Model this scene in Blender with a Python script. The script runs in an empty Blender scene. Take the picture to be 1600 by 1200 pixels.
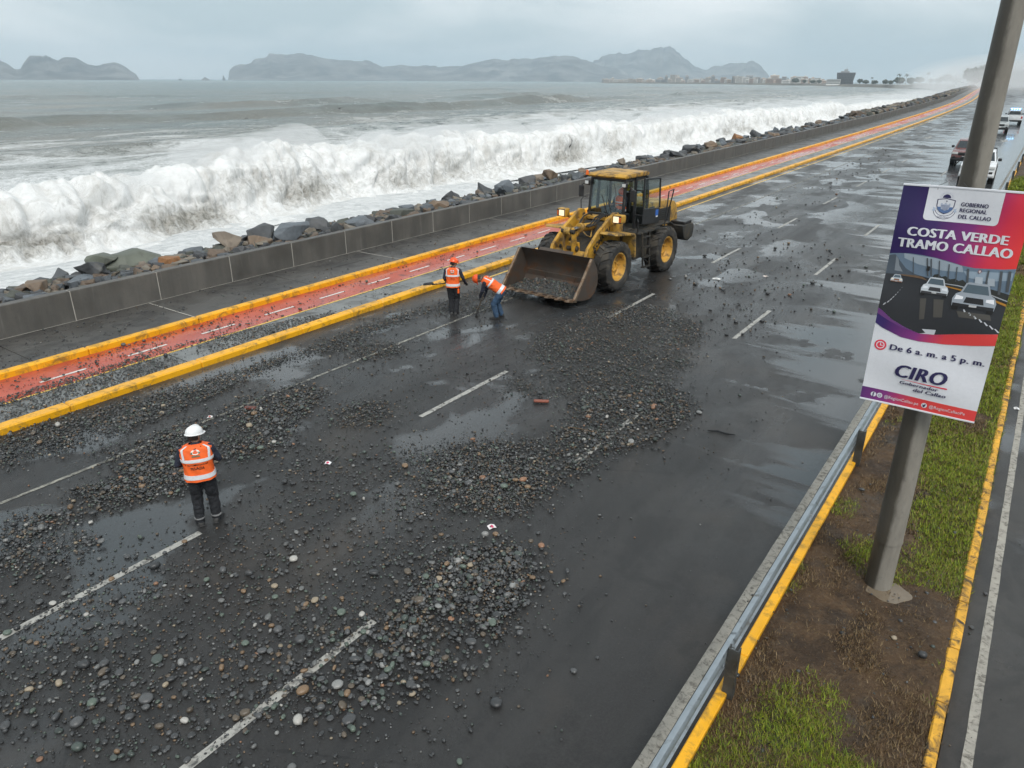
import bpy, bmesh, math, random
import numpy as np
from mathutils import Vector, Matrix

# ------------------------------------------------------------------ camera, sky, sun, exposure
SC = bpy.context.scene
COL = SC.collection
R = math.radians
CAM_H = 6.4
PITCH, ROLL, YAW = R(22.69), R(0.243), R(35.285)
SUN_ELEV, SUN_AZ = R(48), R(128)          # azimuth of the veiled sun, clockwise from +Y

cd = bpy.data.cameras.new('camera')
cam = bpy.data.objects.new('camera', cd)
COL.objects.link(cam)
cd.sensor_fit = 'HORIZONTAL'
cd.sensor_width = 36
cd.lens = 36 * 1135 / 1600
cd.clip_start = 0.05
cd.clip_end = 40000
_r = Vector((math.cos(YAW), math.sin(YAW), 0))
_fh = Vector((-math.sin(YAW), math.cos(YAW), 0))
_f = _fh * math.cos(PITCH) - Vector((0, 0, math.sin(PITCH)))
_u = _fh * math.sin(PITCH) + Vector((0, 0, math.cos(PITCH)))
_x = _r * math.cos(ROLL) + _u * math.sin(ROLL)
_y = -_r * math.sin(ROLL) + _u * math.cos(ROLL)
_z = -_f
cam.matrix_world = Matrix(((_x.x, _y.x, _z.x, 0), (_x.y, _y.y, _z.y, 0), (_x.z, _y.z, _z.z, CAM_H), (0, 0, 0, 1)))
SC.camera = cam

world = bpy.data.worlds.new('World')
SC.world = world
world.use_nodes = True
wt = world.node_tree
wt.nodes.clear()
def wn(t, **k):
    n = wt.nodes.new(t)
    for a, b in k.items():
        setattr(n, a, b)
    return n
sky = wn('ShaderNodeTexSky', sky_type='NISHITA', sun_disc=False)
sky.sun_elevation = SUN_ELEV
sky.sun_rotation = SUN_AZ
sky.air_density = 1.0
sky.dust_density = 3.0
bg1 = wn('ShaderNodeBackground'); bg1.inputs[1].default_value = 0.10
wt.links.new(sky.outputs[0], bg1.inputs[0])
tc = wn('ShaderNodeTexCoord')
mp = wn('ShaderNodeMapping'); mp.inputs['Scale'].default_value = (1.0, 1.0, 3.2)
wt.links.new(tc.outputs['Generated'], mp.inputs[0])
nz = wn('ShaderNodeTexNoise'); nz.inputs['Scale'].default_value = 2.3; nz.inputs['Detail'].default_value = 6; nz.inputs['Roughness'].default_value = .52; nz.inputs['Distortion'].default_value = .4
wt.links.new(mp.outputs[0], nz.inputs['Vector'])
cr = wn('ShaderNodeValToRGB')
cr.color_ramp.elements[0].position = .40; cr.color_ramp.elements[0].color = (.41, .49, .52, 1)
cr.color_ramp.elements[1].position = .62; cr.color_ramp.elements[1].color = (.82, .84, .84, 1)
wt.links.new(nz.outputs[0], cr.inputs[0])
bg2 = wn('ShaderNodeBackground'); bg2.inputs[1].default_value = 0.80
wt.links.new(cr.outputs[0], bg2.inputs[0])
mx = wn('ShaderNodeMixShader'); mx.inputs[0].default_value = .92      # the overcast deck hides most of the blue sky
wt.links.new(bg1.outputs[0], mx.inputs[1]); wt.links.new(bg2.outputs[0], mx.inputs[2])
wo = wn('ShaderNodeOutputWorld')
wt.links.new(mx.outputs[0], wo.inputs[0])

sl = bpy.data.lights.new('sun', 'SUN')
sl.energy = 1.3
sl.angle = R(25)
sl.color = (1.0, .965, .92)
sun = bpy.data.objects.new('sun', sl)
COL.objects.link(sun)
_sd = Vector((math.sin(SUN_AZ) * math.cos(SUN_ELEV), math.cos(SUN_AZ) * math.cos(SUN_ELEV), math.sin(SUN_ELEV)))
sun.rotation_euler = _sd.to_track_quat('Z', 'Y').to_euler()

SC.view_settings.view_transform = 'Standard'
SC.view_settings.look = 'None'
SC.view_settings.gamma = 1
SC.view_settings.use_curve_mapping = False
SC.view_settings.exposure = 0.8
SC.render.engine = 'CYCLES'
SC.cycles.use_denoising = True
try:
    SC.cycles.denoiser = 'OPENIMAGEDENOISE'
except Exception:
    pass
SC.cycles.use_adaptive_sampling = True
SC.cycles.adaptive_threshold = 0.02
SC.cycles.max_bounces = 6
SC.cycles.diffuse_bounces = 3
SC.cycles.glossy_bounces = 3
SC.cycles.transmission_bounces = 5
SC.cycles.transparent_max_bounces = 24
SC.cycles.volume_bounces = 1
SC.cycles.caustics_reflective = False
SC.cycles.caustics_refractive = False

# ------------------------------------------------------------------ helpers
random.seed(7)
RNG = np.random.default_rng(11)

def slope(y):
    y = np.maximum(y, -60.0)
    return np.where(y < 250, 0.00924 * y, 0.00924 * (250 + 150 * (1 - np.exp(-(np.maximum(y, 250) - 250) / 150))))
def bend(y):
    y = np.asarray(y, float)
    a = -3.134e-7 * np.clip(y, 0, 260) ** 3
    return a - .0636 * np.maximum(y - 260, 0)
def W(x, y, z=0.0):
    """road coordinates (offset from the road axis, distance along it, height) to world"""
    return (float(x + bend(y)), float(y), float(z + slope(y)))

def h3(ix, iy, iz, s):
    n = (ix * 374761393 + iy * 668265263 + iz * 1274126177 + s * 974711) & 0xffffffff
    n = ((n ^ (n >> 13)) * 1274126177) & 0xffffffff
    n = ((n ^ (n >> 16)) * 2246822519) & 0xffffffff
    return ((n ^ (n >> 15)) & 0xffff) / 32767.5 - 1.0
def vn(p, s=0):
    p = np.asarray(p, float)
    i = np.floor(p).astype(np.int64)
    f = p - i
    f = f * f * f * (f * (f * 6 - 15) + 10)
    r = 0
    for dx in (0, 1):
        wx = f[..., 0] if dx else 1 - f[..., 0]
        for dy in (0, 1):
            wy = f[..., 1] if dy else 1 - f[..., 1]
            for dz in (0, 1):
                wz = f[..., 2] if dz else 1 - f[..., 2]
                r = r + wx * wy * wz * h3(i[..., 0] + dx, i[..., 1] + dy, i[..., 2] + dz, s)
    return r
def fbm(p, o=4, s=0, g=.5):
    p = np.asarray(p, float)
    r, a, t = 0, 1.0, 0
    for k in range(o):
        r = r + a * vn(p * 2 ** k, s + k); t += a; a *= g
    return r / t
def P3(x, y, z=0.0):
    x, y, z = np.broadcast_arrays(np.asarray(x, float), np.asarray(y, float), np.asarray(z, float))
    return np.stack([x, y, z], -1)

class MB:
    def __init__(s): s.v = []; s.f = []
    def add(s, v, f):
        o = len(s.v); s.v += [tuple(p) for p in v]; s.f += [tuple(i + o for i in q) for q in f]; return s
    def box(s, x0, x1, y0, y1, z0, z1, M=None):
        v = [(x, y, z) for x in (x0, x1) for y in (y0, y1) for z in (z0, z1)]
        if M is not None: v = [tuple(M @ Vector(p)) for p in v]
        return s.add(v, [(0, 1, 3, 2), (4, 6, 7, 5), (0, 4, 5, 1), (2, 3, 7, 6), (0, 2, 6, 4), (1, 5, 7, 3)])
    def rbox(s, x0, x1, y0, y1, z0, z1):
        v = [W(x, y, z) for x in (x0, x1) for y in (y0, y1) for z in (z0, z1)]
        return s.add(v, [(0, 1, 3, 2), (4, 6, 7, 5), (0, 4, 5, 1), (2, 3, 7, 6), (0, 2, 6, 4), (1, 5, 7, 3)])
    def cyl(s, p, q, r0, r1=None, n=14):
        r1 = r0 if r1 is None else r1
        p, q = Vector(p), Vector(q)
        d = (q - p).normalized()
        a = d.orthogonal().normalized(); b = d.cross(a)
        v = []
        for c, r in ((p, r0), (q, r1)):
            for k in range(n):
                t = 2 * math.pi * k / n
                v.append(c + a * (r * math.cos(t)) + b * (r * math.sin(t)))
        f = [(k, (k + 1) % n, n + (k + 1) % n, n + k) for k in range(n)] + [tuple(range(n))[::-1], tuple(range(n, 2 * n))]
        return s.add(v, f)
    def tube(s, path, r, n=8, caps=True):
        path = [Vector(p) for p in path]
        rs = r if isinstance(r, (list, tuple)) else [r] * len(path)
        v = []; up = None
        for i, p in enumerate(path):
            d = (path[min(i + 1, len(path) - 1)] - path[max(i - 1, 0)]).normalized()
            if up is None: up = d.orthogonal().normalized()
            up = (up - d * up.dot(d)).normalized(); b = d.cross(up)
            for k in range(n):
                t = 2 * math.pi * k / n
                v.append(p + (up * math.cos(t) + b * math.sin(t)) * rs[i])
        m = len(path)
        f = [(i * n + k, i * n + (k + 1) % n, (i + 1) * n + (k + 1) % n, (i + 1) * n + k) for i in range(m - 1) for k in range(n)]
        if caps: f += [tuple(range(n))[::-1], tuple(range((m - 1) * n, m * n))]
        return s.add(v, f)
    def prism(s, poly, lo, hi, axis='x'):
        n = len(poly)
        def mk(a, b, c):
            return {'x': (c, a, b), 'y': (a, c, b), 'z': (a, b, c)}[axis]
        v = [mk(a, b, lo) for a, b in poly] + [mk(a, b, hi) for a, b in poly]
        f = [(k, (k + 1) % n, n + (k + 1) % n, n + k) for k in range(n)] + [tuple(range(n))[::-1], tuple(range(n, 2 * n))]
        return s.add(v, f)
    def lathe(s, prof, c, axis='x', n=28, caps=True):
        c = Vector(c); m = len(prof); v = []
        for (r, h) in prof:
            for k in range(n):
                t = 2 * math.pi * k / n
                a, b = r * math.cos(t), r * math.sin(t)
                v.append(c + Vector({'x': (h, a, b), 'y': (a, h, b), 'z': (a, b, h)}[axis]))
        f = [(i * n + k, i * n + (k + 1) % n, (i + 1) * n + (k + 1) % n, (i + 1) * n + k) for i in range(m - 1) for k in range(n)]
        if caps: f += [tuple(range(n))[::-1], tuple(range((m - 1) * n, m * n))]
        return s.add(v, f)
    def ell(s, c, r, n=12, m=8, M=None):
        v = []; c = Vector(c)
        for i in range(m + 1):
            ph = math.pi * i / m
            for k in range(n):
                t = 2 * math.pi * k / n
                p = Vector((r[0] * math.sin(ph) * math.cos(t), r[1] * math.sin(ph) * math.sin(t), r[2] * math.cos(ph)))
                v.append(c + (M @ p if M is not None else p))
        f = [(i * n + k, (i + 1) * n + k, (i + 1) * n + (k + 1) % n, i * n + (k + 1) % n) for i in range(m) for k in range(n)]
        return s.add(v, f)
    def poly(s, pts):
        o = len(s.v); s.v += [tuple(p) for p in pts]; s.f.append(tuple(range(o, o + len(pts)))); return s
    def mesh(s, name, bevel=0, smooth=32, merge=True, segs=1):
        me = bpy.data.meshes.new(name)
        bm = bmesh.new()
        bv = [bm.verts.new(p) for p in s.v]
        for q in s.f:
            try: bm.faces.new([bv[i] for i in q])
            except ValueError: pass
        if merge: bmesh.ops.remove_doubles(bm, verts=bm.verts, dist=1e-5)
        bmesh.ops.dissolve_degenerate(bm, dist=1e-6, edges=bm.edges)
        bmesh.ops.recalc_face_normals(bm, faces=bm.faces)
        if bevel:
            es = [e for e in bm.edges if len(e.link_faces) == 2 and e.calc_face_angle(0) > R(28)]
            bmesh.ops.bevel(bm, geom=es, offset=bevel, segments=segs, affect='EDGES', profile=.6, clamp_overlap=True)
        bm.to_mesh(me); bm.free()
        if smooth and len(me.polygons):
            me.polygons.foreach_set('use_smooth', [True] * len(me.polygons))
            me.set_sharp_from_angle(angle=R(smooth))
        return me
    def build(s, name, mat, parent=None, **k):
        return link(name, s.mesh(name, **k), mat, parent)

def link(name, me, mat=None, parent=None):
    o = bpy.data.objects.new(name, me)
    COL.objects.link(o)
    if mat is not None and me is not None and len(me.materials) == 0: me.materials.append(mat)
    if parent is not None: o.parent = parent
    return o
def tag(o, label=None, cat=None, group=None, kind=None):
    if label: o['label'] = label
    if cat: o['category'] = cat
    if group: o['group'] = group
    if kind: o['kind'] = kind
    return o
def thing(name, label, cat, loc=(0, 0, 0), rz=0.0, group=None):
    o = bpy.data.objects.new(name, None); COL.objects.link(o)
    o.empty_display_size = .2
    o.location = loc; o.rotation_euler = (0, 0, rz)
    return tag(o, label, cat, group)
def copy_tree(o, parent=None):
    c = o.copy(); COL.objects.link(c); c.parent = parent
    for ch in list(o.children): copy_tree(ch, c)
    return c
def arrays_mesh(name, V, F, smooth=True, col=None, merge=None):
    """fast mesh from numpy arrays; F is (n,3) or (n,4)"""
    me = bpy.data.meshes.new(name)
    V = np.ascontiguousarray(V, np.float32).reshape(-1, 3); F = np.ascontiguousarray(F, np.int32)
    n, k = F.shape
    me.vertices.add(len(V)); me.vertices.foreach_set('co', V.ravel())
    me.loops.add(n * k); me.loops.foreach_set('vertex_index', F.ravel())
    me.polygons.add(n); me.polygons.foreach_set('loop_start', np.arange(0, n * k, k, dtype=np.int32))
    me.polygons.foreach_set('use_smooth', np.full(n, smooth, bool))
    me.update(calc_edges=True)
    if col is not None:
        a = me.attributes.new('tint', 'FLOAT_COLOR', 'POINT')
        c4 = np.ones((len(V), 4), np.float32); c4[:, :3] = np.asarray(col, np.float32).reshape(-1, 3)
        a.data.foreach_set('color', c4.ravel())
    return me
def grid_faces(nu, nv):
    i = np.arange(nu - 1)[:, None] * nv + np.arange(nv - 1)[None, :]
    i = i.ravel()
    return np.stack([i, i + nv, i + nv + 1, i + 1], 1)

# ------------------------------------------------------------------ materials
class NT:
    def __init__(s, name):
        s.m = bpy.data.materials.new(name); s.m.use_nodes = True
        s.t = s.m.node_tree; s.t.nodes.clear()
        s.out = s.t.nodes.new('ShaderNodeOutputMaterial')
        s.b = s.t.nodes.new('ShaderNodeBsdfPrincipled')
        s.t.links.new(s.b.outputs[0], s.out.inputs[0])
        s.tc = s.t.nodes.new('ShaderNodeTexCoord')
    def n(s, t, ins=None, **k):
        x = s.t.nodes.new(t)
        for a, b in k.items(): setattr(x, a, b)
        for a, b in (ins or {}).items(): s.put(x.inputs[a], b)
        return x
    def put(s, sock, v):
        if isinstance(v, bpy.types.NodeSocket): s.t.links.new(v, sock)
        elif isinstance(v, bpy.types.Node): s.t.links.new(v.outputs[0], sock)
        else:
            if isinstance(v, (tuple, list)) and len(v) == 3 and sock.type == 'RGBA': v = (*v, 1)
            if isinstance(v, (int, float)) and sock.type == 'RGBA': v = (v, v, v, 1)
            sock.default_value = v
    def vec(s, scale=(1, 1, 1), src='Object', loc=(0, 0, 0), rot=(0, 0, 0)):
        return s.n('ShaderNodeMapping', {'Vector': s.tc.outputs[src], 'Scale': scale, 'Location': loc, 'Rotation': rot}).outputs[0]
    def noise(s, scale, detail=4, rough=.55, vec=None, dist=0.0):
        return s.n('ShaderNodeTexNoise', {'Scale': scale, 'Detail': detail, 'Roughness': rough, 'Distortion': dist, 'Vector': vec if vec is not None else s.tc.outputs['Object']}).outputs[0]
    def ramp(s, fac, pts):
        x = s.n('ShaderNodeValToRGB', {'Fac': fac})
        e = x.color_ramp.elements
        while len(e) < len(pts): e.new(.5)
        for q, (p, c) in zip(e, pts):
            q.position = p; q.color = (c, c, c, 1) if isinstance(c, (int, float)) else (*c[:3], 1)
        return x.outputs[0]
    def mix(s, f, a, b, mode='MIX'):
        x = s.n('ShaderNodeMix', data_type='RGBA', blend_type=mode)
        s.put(x.inputs[0], f); s.put(x.inputs[6], a); s.put(x.inputs[7], b)
        return x.outputs[2]
    def math(s, op, a, b=0.0, clamp=False):
        x = s.n('ShaderNodeMath', operation=op, use_clamp=clamp)
        s.put(x.inputs[0], a); s.put(x.inputs[1], b)
        return x.outputs[0]
    def rng(s, v, a, b, c=0.0, d=1.0):
        return s.n('ShaderNodeMapRange', {'Value': v, 'From Min': a, 'From Max': b, 'To Min': c, 'To Max': d}).outputs[0]
    def bump(s, h, strength=.3, dist=.01, normal=None):
        i = {'Height': h, 'Strength': strength, 'Distance': dist}
        if normal is not None: i['Normal'] = normal
        return s.n('ShaderNodeBump', i).outputs[0]
    def set(s, **k):
        for a, b in k.items(): s.put(s.b.inputs[a.replace('_', ' ')], b)
        return s.m

def pm(name, col, rough=.6, metal=0.0, var=.18, scale=3.0, bump=.15, bscale=60, dirt=None, dirt_amt=.4, dirt_scale=2.0, spec=.5, rvar=.12, coat=0.0):
    t = NT(name)
    a = t.noise(scale, 5, .6)
    c = t.mix(t.rng(a, .3, .7), tuple(v * (1 - var) for v in col), tuple(min(1, v * (1 + var)) for v in col))
    if dirt is not None:
        d = t.noise(dirt_scale, 8, .68, dist=.6)
        lo = .62 - .3 * dirt_amt
        dm = t.rng(d, lo, lo + .16)
        c = t.mix(dm, c, dirt)
        rough_s = t.math('ADD', t.rng(a, .3, .7, rough - rvar, rough + rvar), t.math('MULTIPLY', dm, .2), True)
    else:
        rough_s = t.rng(a, .3, .7, max(.03, rough - rvar), min(1, rough + rvar))
    k = dict(Base_Color=c, Roughness=rough_s, Metallic=metal, Specular_IOR_Level=spec, Coat_Weight=coat)
    if bump:
        k['Normal'] = t.bump(t.noise(bscale, 4, .6), bump, .01)
    return t.set(**k)
def flat(name, col, rough=.55):
    t = NT(name)
    a = t.noise(30, 2)
    return t.set(Base_Color=t.mix(a, tuple(v * .93 for v in col), tuple(min(1, v * 1.05) for v in col)), Roughness=rough)

YEL = (.82, .40, .010)
M = {}
M['kerb_yellow'] = pm('kerb yellow paint', YEL, .38, var=.12, scale=1.2, bump=.25, bscale=25, dirt=(.30, .17, .03), dirt_amt=.42, dirt_scale=3.5)
M['old_yellow'] = pm('worn yellow paint', (.70, .36, .03), .55, var=.2, scale=3, bump=.5, bscale=30, dirt=(.045, .036, .028), dirt_amt=.55, dirt_scale=5)
M['conc_dark'] = pm('wet concrete', (.075, .071, .065), .42, var=.25, scale=1.1, bump=.25, bscale=45, dirt=(.038, .036, .034), dirt_amt=.45, dirt_scale=.8)
def wallmat():
    t = NT('sea wall concrete')
    st = t.noise(1.0, 6, .65, vec=t.vec((2.2, 2.2, .22))); bl = t.noise(.8, 6, .6); fine = t.noise(9, 6, .65)
    c = t.mix(t.rng(st, .3, .7), (.082, .077, .070), (.138, .128, .114))
    c = t.mix(t.math('MULTIPLY', t.rng(bl, .42, .66), .75), c, (.066, .063, .058))
    c = t.mix(t.math('MULTIPLY', t.rng(t.noise(1.0, 7, .7, vec=t.vec((5, 5, .5), loc=(3, 2, 0))), .60, .72), .35), c, (.23, .22, .20))
    c = t.mix(t.math('MULTIPLY', t.rng(fine, .58, .72), .4), c, (.055, .053, .05))
    return t.set(Base_Color=c, Roughness=t.rng(bl, .35, .65, .65, .42), Normal=t.bump(t.noise(30, 5, .6), .25, .012))
M['conc_wall'] = wallmat()
M['conc_joint'] = pm('pale joint mortar', (.40, .38, .34), .8)
M['conc_strip'] = pm('grey concrete strip', (.17, .175, .17), .35, var=.2, scale=1.5, dirt=(.09, .09, .088), dirt_amt=.5, dirt_scale=1.2)
M['white_paint'] = pm('worn road paint', (.36, .35, .32), .5, var=.14, scale=6, bump=.35, bscale=90, dirt=(.075, .073, .07), dirt_amt=.45, dirt_scale=9)
M['yellow_line'] = pm('thin yellow paint', (.72, .47, .10), .5, var=.1, scale=6, dirt=(.2, .17, .1), dirt_amt=.35, dirt_scale=6)
M['galv'] = pm('galvanised steel', (.36, .40, .43), .42, .75, var=.12, scale=6, bump=.05, dirt=(.2, .2, .19), dirt_amt=.25, dirt_scale=3)
M['post'] = pm('dark post steel', (.075, .08, .08), .5, .5, var=.25, scale=5, dirt=(.2, .19, .17), dirt_amt=.2, dirt_scale=7)
M['black'] = pm('black plastic', (.018, .018, .019), .45, var=.3, bump=.1)
M['rubber'] = pm('tyre rubber', (.022, .021, .020), .72, var=.35, scale=4, bump=.5, bscale=40, dirt=(.075, .065, .052), dirt_amt=.5, dirt_scale=3)
M['lyellow'] = pm('loader yellow', (.50, .27, .032), .45, var=.2, scale=2.2, bump=.1, bscale=30, dirt=(.12, .075, .035), dirt_amt=.52, dirt_scale=2.6)
M['lyellow2'] = pm('grimy loader yellow', (.46, .27, .055), .55, var=.2, scale=3, bump=.2, bscale=30, dirt=(.075, .055, .035), dirt_amt=.6, dirt_scale=3)
M['ldark'] = pm('grimy dark steel', (.028, .027, .025), .55, .2, var=.35, scale=4, bump=.3, dirt=(.085, .07, .05), dirt_amt=.5, dirt_scale=3)
M['bucket'] = pm('worn bucket steel', (.085, .068, .056), .5, .35, var=.25, scale=2.5, bump=.25, bscale=18, dirt=(.135, .062, .028), dirt_amt=.42, dirt_scale=1.6)
M['bucket_edge'] = pm('scraped steel', (.26, .19, .135), .42, .6, var=.3, scale=5, bump=.3, bscale=25, dirt=(.15, .08, .04), dirt_amt=.5, dirt_scale=4)
M['chrome'] = pm('chrome rod', (.62, .62, .62), .15, 1.0, var=.05, bump=0)
M['rim'] = pm('rim yellow', (.58, .32, .055), .5, var=.15, scale=4, bump=.1, dirt=(.16, .10, .045), dirt_amt=.45, dirt_scale=5)
def glass(name, tint=(.84, .90, .89), alpha=.2):
    t = NT(name)
    g = t.n('ShaderNodeBsdfGlossy', {'Color': (.9, .95, .95, 1), 'Roughness': .04})
    tr = t.n('ShaderNodeBsdfTransparent', {'Color': (*tint, 1)})
    fr = t.n('ShaderNodeFresnel', {'IOR': 1.5})
    f = t.math('ADD', t.math('MULTIPLY', fr.outputs[0], 1.6), t.math('MULTIPLY', t.noise(.9, 2), alpha * .4), True)
    f = t.math('MULTIPLY', f, t.math('SUBTRACT', 1.0, t.n('ShaderNodeNewGeometry').outputs['Backfacing']))
    m = t.n('ShaderNodeMixShader', {0: f, 1: tr.outputs[0], 2: g.outputs[0]})
    t.t.links.new(m.outputs[0], t.out.inputs[0]); t.t.nodes.remove(t.b)
    return t.m
M['glass'] = glass('cab glass')
M['car_glass'] = pm('dark car glass', (.02, .026, .03), .06, var=.1, bump=0, spec=.8)
def emit(name, col, s):
    t = NT(name)
    return t.set(Base_Color=col, Emission_Color=(*col, 1), Emission_Strength=s, Roughness=.3)
M['lamp'] = emit('lit lamp', (1.0, .80, .52), .40)
M['lamp_off'] = pm('lamp lens', (.55, .56, .55), .15, var=.1, bump=0)
M['blue_led'] = emit('blue beacon', (.10, .45, 1.0), 3.0)
M['blue_core'] = emit('bright beacon core', (.55, .85, 1.0), 4.0)
M['amber'] = pm('amber beacon', (.75, .15, .02), .25, var=.1, bump=0)
M['red_lens'] = pm('red lens', (.45, .02, .02), .2, var=.1, bump=0)
# ------------------------------------------------------------------ the setting
def strip(name, x0, x1, y0, y1, z, mat, parent=None, ny=None, nx=2, fn=None):
    ys = np.concatenate([np.arange(y0, min(y1, 300), 3.0), np.geomspace(max(300, y0 + 1), y1, 30)[1:] if y1 > 300 else []])
    if ys[-1] < y1 - .01: ys = np.append(ys, y1)
    xs = np.linspace(x0, x1, nx)
    X, Y = np.meshgrid(xs, ys, indexing='ij')
    Z = np.full_like(X, z) if fn is None else fn(X, Y)
    V = np.stack([X + bend(Y), Y, Z + slope(Y)], -1)
    F = grid_faces(len(xs), len(ys))
    me = arrays_mesh(name, V, F[:, ::1], smooth=False)
    o = link(name, me, mat, parent)
    return o

# --- asphalt
def asphalt(name, main=True):
    t = NT(name)
    sep = t.n('ShaderNodeSeparateXYZ', {0: t.tc.outputs['Object']})
    X, Y = sep.outputs[0], sep.outputs[1]
    big = t.noise(.45, 4, .55)
    fine = t.noise(140, 3, .7)
    mid = t.noise(9, 5, .6)
    track = t.noise(1.0, 4, .6, vec=t.vec((.9, .05, 1)))
    patch = t.rng(t.noise(.55, 5, .6, vec=t.vec((1.0, .55, 1)), dist=.5), .47, .56)
    if main:
        # water standing towards the median, reaching across the crown in thin fingers
        xb = t.math('ADD', t.rng(Y, 7, 22, -2.0, -4.3), t.rng(Y, 26, 85, 0.0, -5.5))
        fing = t.noise(1.0, 4, .55, vec=t.vec((.07, .62, 1)), dist=.25)
        fing2 = t.noise(1.0, 3, .5, vec=t.vec((.22, 2.1, 1), loc=(3, 7, 0)), dist=.15)
        f = t.math('DIVIDE', t.math('SUBTRACT', X, xb), 2.6)
        f = t.math('ADD', f, t.math('MULTIPLY', t.math('SUBTRACT', fing, .5), 5.2))
        f = t.math('ADD', f, t.math('MULTIPLY', t.math('SUBTRACT', fing2, .5), 1.6))
        gate = t.rng(Y, 8, 12, -1.2, 0.0)
        f = t.math('ADD', f, gate)
        water = t.rng(f, -.12, .30)
        isl = t.rng(t.noise(.8, 4, .6, vec=t.vec((.8, .8, 1), loc=(9, 2, 0))), .40, .44)
        water = t.math('MULTIPLY', water, t.math('MAXIMUM', isl, t.rng(Y, 26, 44)))
        left = t.rng(X, -6.5, -8.5)
        pool = t.math('MULTIPLY', t.rng(t.noise(.42, 4, .55, vec=t.vec((1, .75, 1), loc=(4, 1, 0)), dist=.3), .53, .58), left)
        pool = t.math('MULTIPLY', pool, .85)
        water = t.math('MAXIMUM', water, pool)
    else:
        water = t.rng(t.noise(.5, 4, .5), .58, .66)
    dry = t.mix(t.rng(mid, .3, .7), (.017, .0165, .0165), (.027, .026, .0255))
    if not main: dry = t.mix(t.rng(mid, .3, .7), (.040, .036, .032), (.062, .056, .050))
    dry = t.mix(t.rng(big, .35, .7), dry, (.023, .022, .022))
    tr2 = t.rng(t.noise(1.0, 3, .5, vec=t.vec((2.6, .025, 1), loc=(1, 0, 0))), .45, .62)
    dry = t.mix(t.math('MULTIPLY', tr2, .35), dry, (.046, .044, .042))
    mud = t.rng(t.noise(.33, 6, .65, vec=t.vec(loc=(5, 3, 1)), dist=.5), .52, .70)
    dry = t.mix(t.math('MULTIPLY', mud, .6), dry, (.056, .046, .038))
    stain = t.rng(t.noise(.9, 7, .7, vec=t.vec((1, .7, 1), loc=(8, 6, 0)), dist=.6), .50, .58)
    agg = t.noise(38, 5, .75)
    dry = t.mix(t.rng(agg, .42, .70, 0, .55), dry, (.050, .049, .047))
    crk = t.n('ShaderNodeTexVoronoi', {'Scale': .55, 'Vector': t.vec((1, .6, 1))}, feature='DISTANCE_TO_EDGE')
    crm = t.math('MULTIPLY', t.math('LESS_THAN', t.math('ADD', crk.outputs['Distance'], t.math('MULTIPLY', t.math('SUBTRACT', t.noise(5, 5, .7), .5), .05)), .004), t.rng(t.noise(.25, 3), .5, .62))
    dry = t.mix(t.math('MULTIPLY', crm, .6), dry, (.006, .006, .006))
    dry = t.mix(t.math('MULTIPLY', stain, .45), dry, (.015, .015, .0152))
    dry = t.mix(t.math('MULTIPLY', t.rng(fine, .55, .75), .5), dry, (.048, .047, .046))
    col = t.mix(t.math('MULTIPLY', water, .75), dry, (.055, .060, .064))
    r = t.math('ADD', t.rng(track, .35, .65, .34, .52), t.rng(fine, .3, .7, -.07, .07))
    r = t.mix(t.math('MULTIPLY', patch, .6), r, .20)
    r = t.mix(water, r, t.rng(Y, 15, 50, .07, .16))
    b1 = t.bump(fine, t.math('MULTIPLY', t.math('SUBTRACT', 1.0, t.math('MULTIPLY', water, .93)), .55), .008)
    nrm = t.bump(t.noise(7, 2, .5, vec=t.vec((1, .6, 1))), .03, .02, normal=b1)
    return t.set(Base_Color=col, Roughness=r, Normal=nrm, Specular_IOR_Level=t.rng(water, 0, 1, .36, .5), Coat_Weight=t.math('MULTIPLY', water, .3), Coat_Roughness=.03)
M['asphalt'] = asphalt('wet asphalt', True)
M['asphalt2'] = asphalt('brownish damp asphalt', False)

M['earth'] = pm('inland earth', (.16, .14, .11), .9, var=.25, scale=.02, bump=.2, bscale=2)
ys = np.concatenate([np.linspace(-60, 300, 40), np.geomspace(330, 16000, 30)])
xs = np.array([-21.0, 2, 60, 400, 2000, 9000, 16000])
X, Y = np.meshgrid(xs, ys, indexing='ij')
V = np.stack([np.where(X < 0, X + bend(np.minimum(Y, 1200)), X), Y, slope(Y) - .25], -1)
ground = link('ground', arrays_mesh('ground', V, grid_faces(len(xs), len(ys)), False), M['earth']); tag(ground, kind='structure')

road = strip('road', -15.27, -1.62, -12, 900, 0.0, M['asphalt'], nx=8); tag(road, kind='structure')
far_road = strip('inland_road', .46, 14, -12, 900, 0.0, M['asphalt2'], nx=5); tag(far_road, kind='structure')

def paint(name, x0, x1, y0, y1, parent, mat=None, z=.005, rag=0.0, ny=None):
    mb = MB(); n = max(2, int((y1 - y0) / .35) + 1) if rag else max(2, int((y1 - y0) / 8) + 1)
    ys = np.linspace(y0, y1, n)
    L = [W(x0 + (rag * RNG.uniform(-1, 1) if rag else 0), y, z) for y in ys]
    Rr = [W(x1 + (rag * RNG.uniform(-1, 1) if rag else 0), y, z) for y in ys]
    mb.add(L + Rr, [(i, n + i, n + i + 1, i + 1) for i in range(n - 1)])
    return mb.build(name, mat or M['white_paint'], parent, smooth=0)
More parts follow.
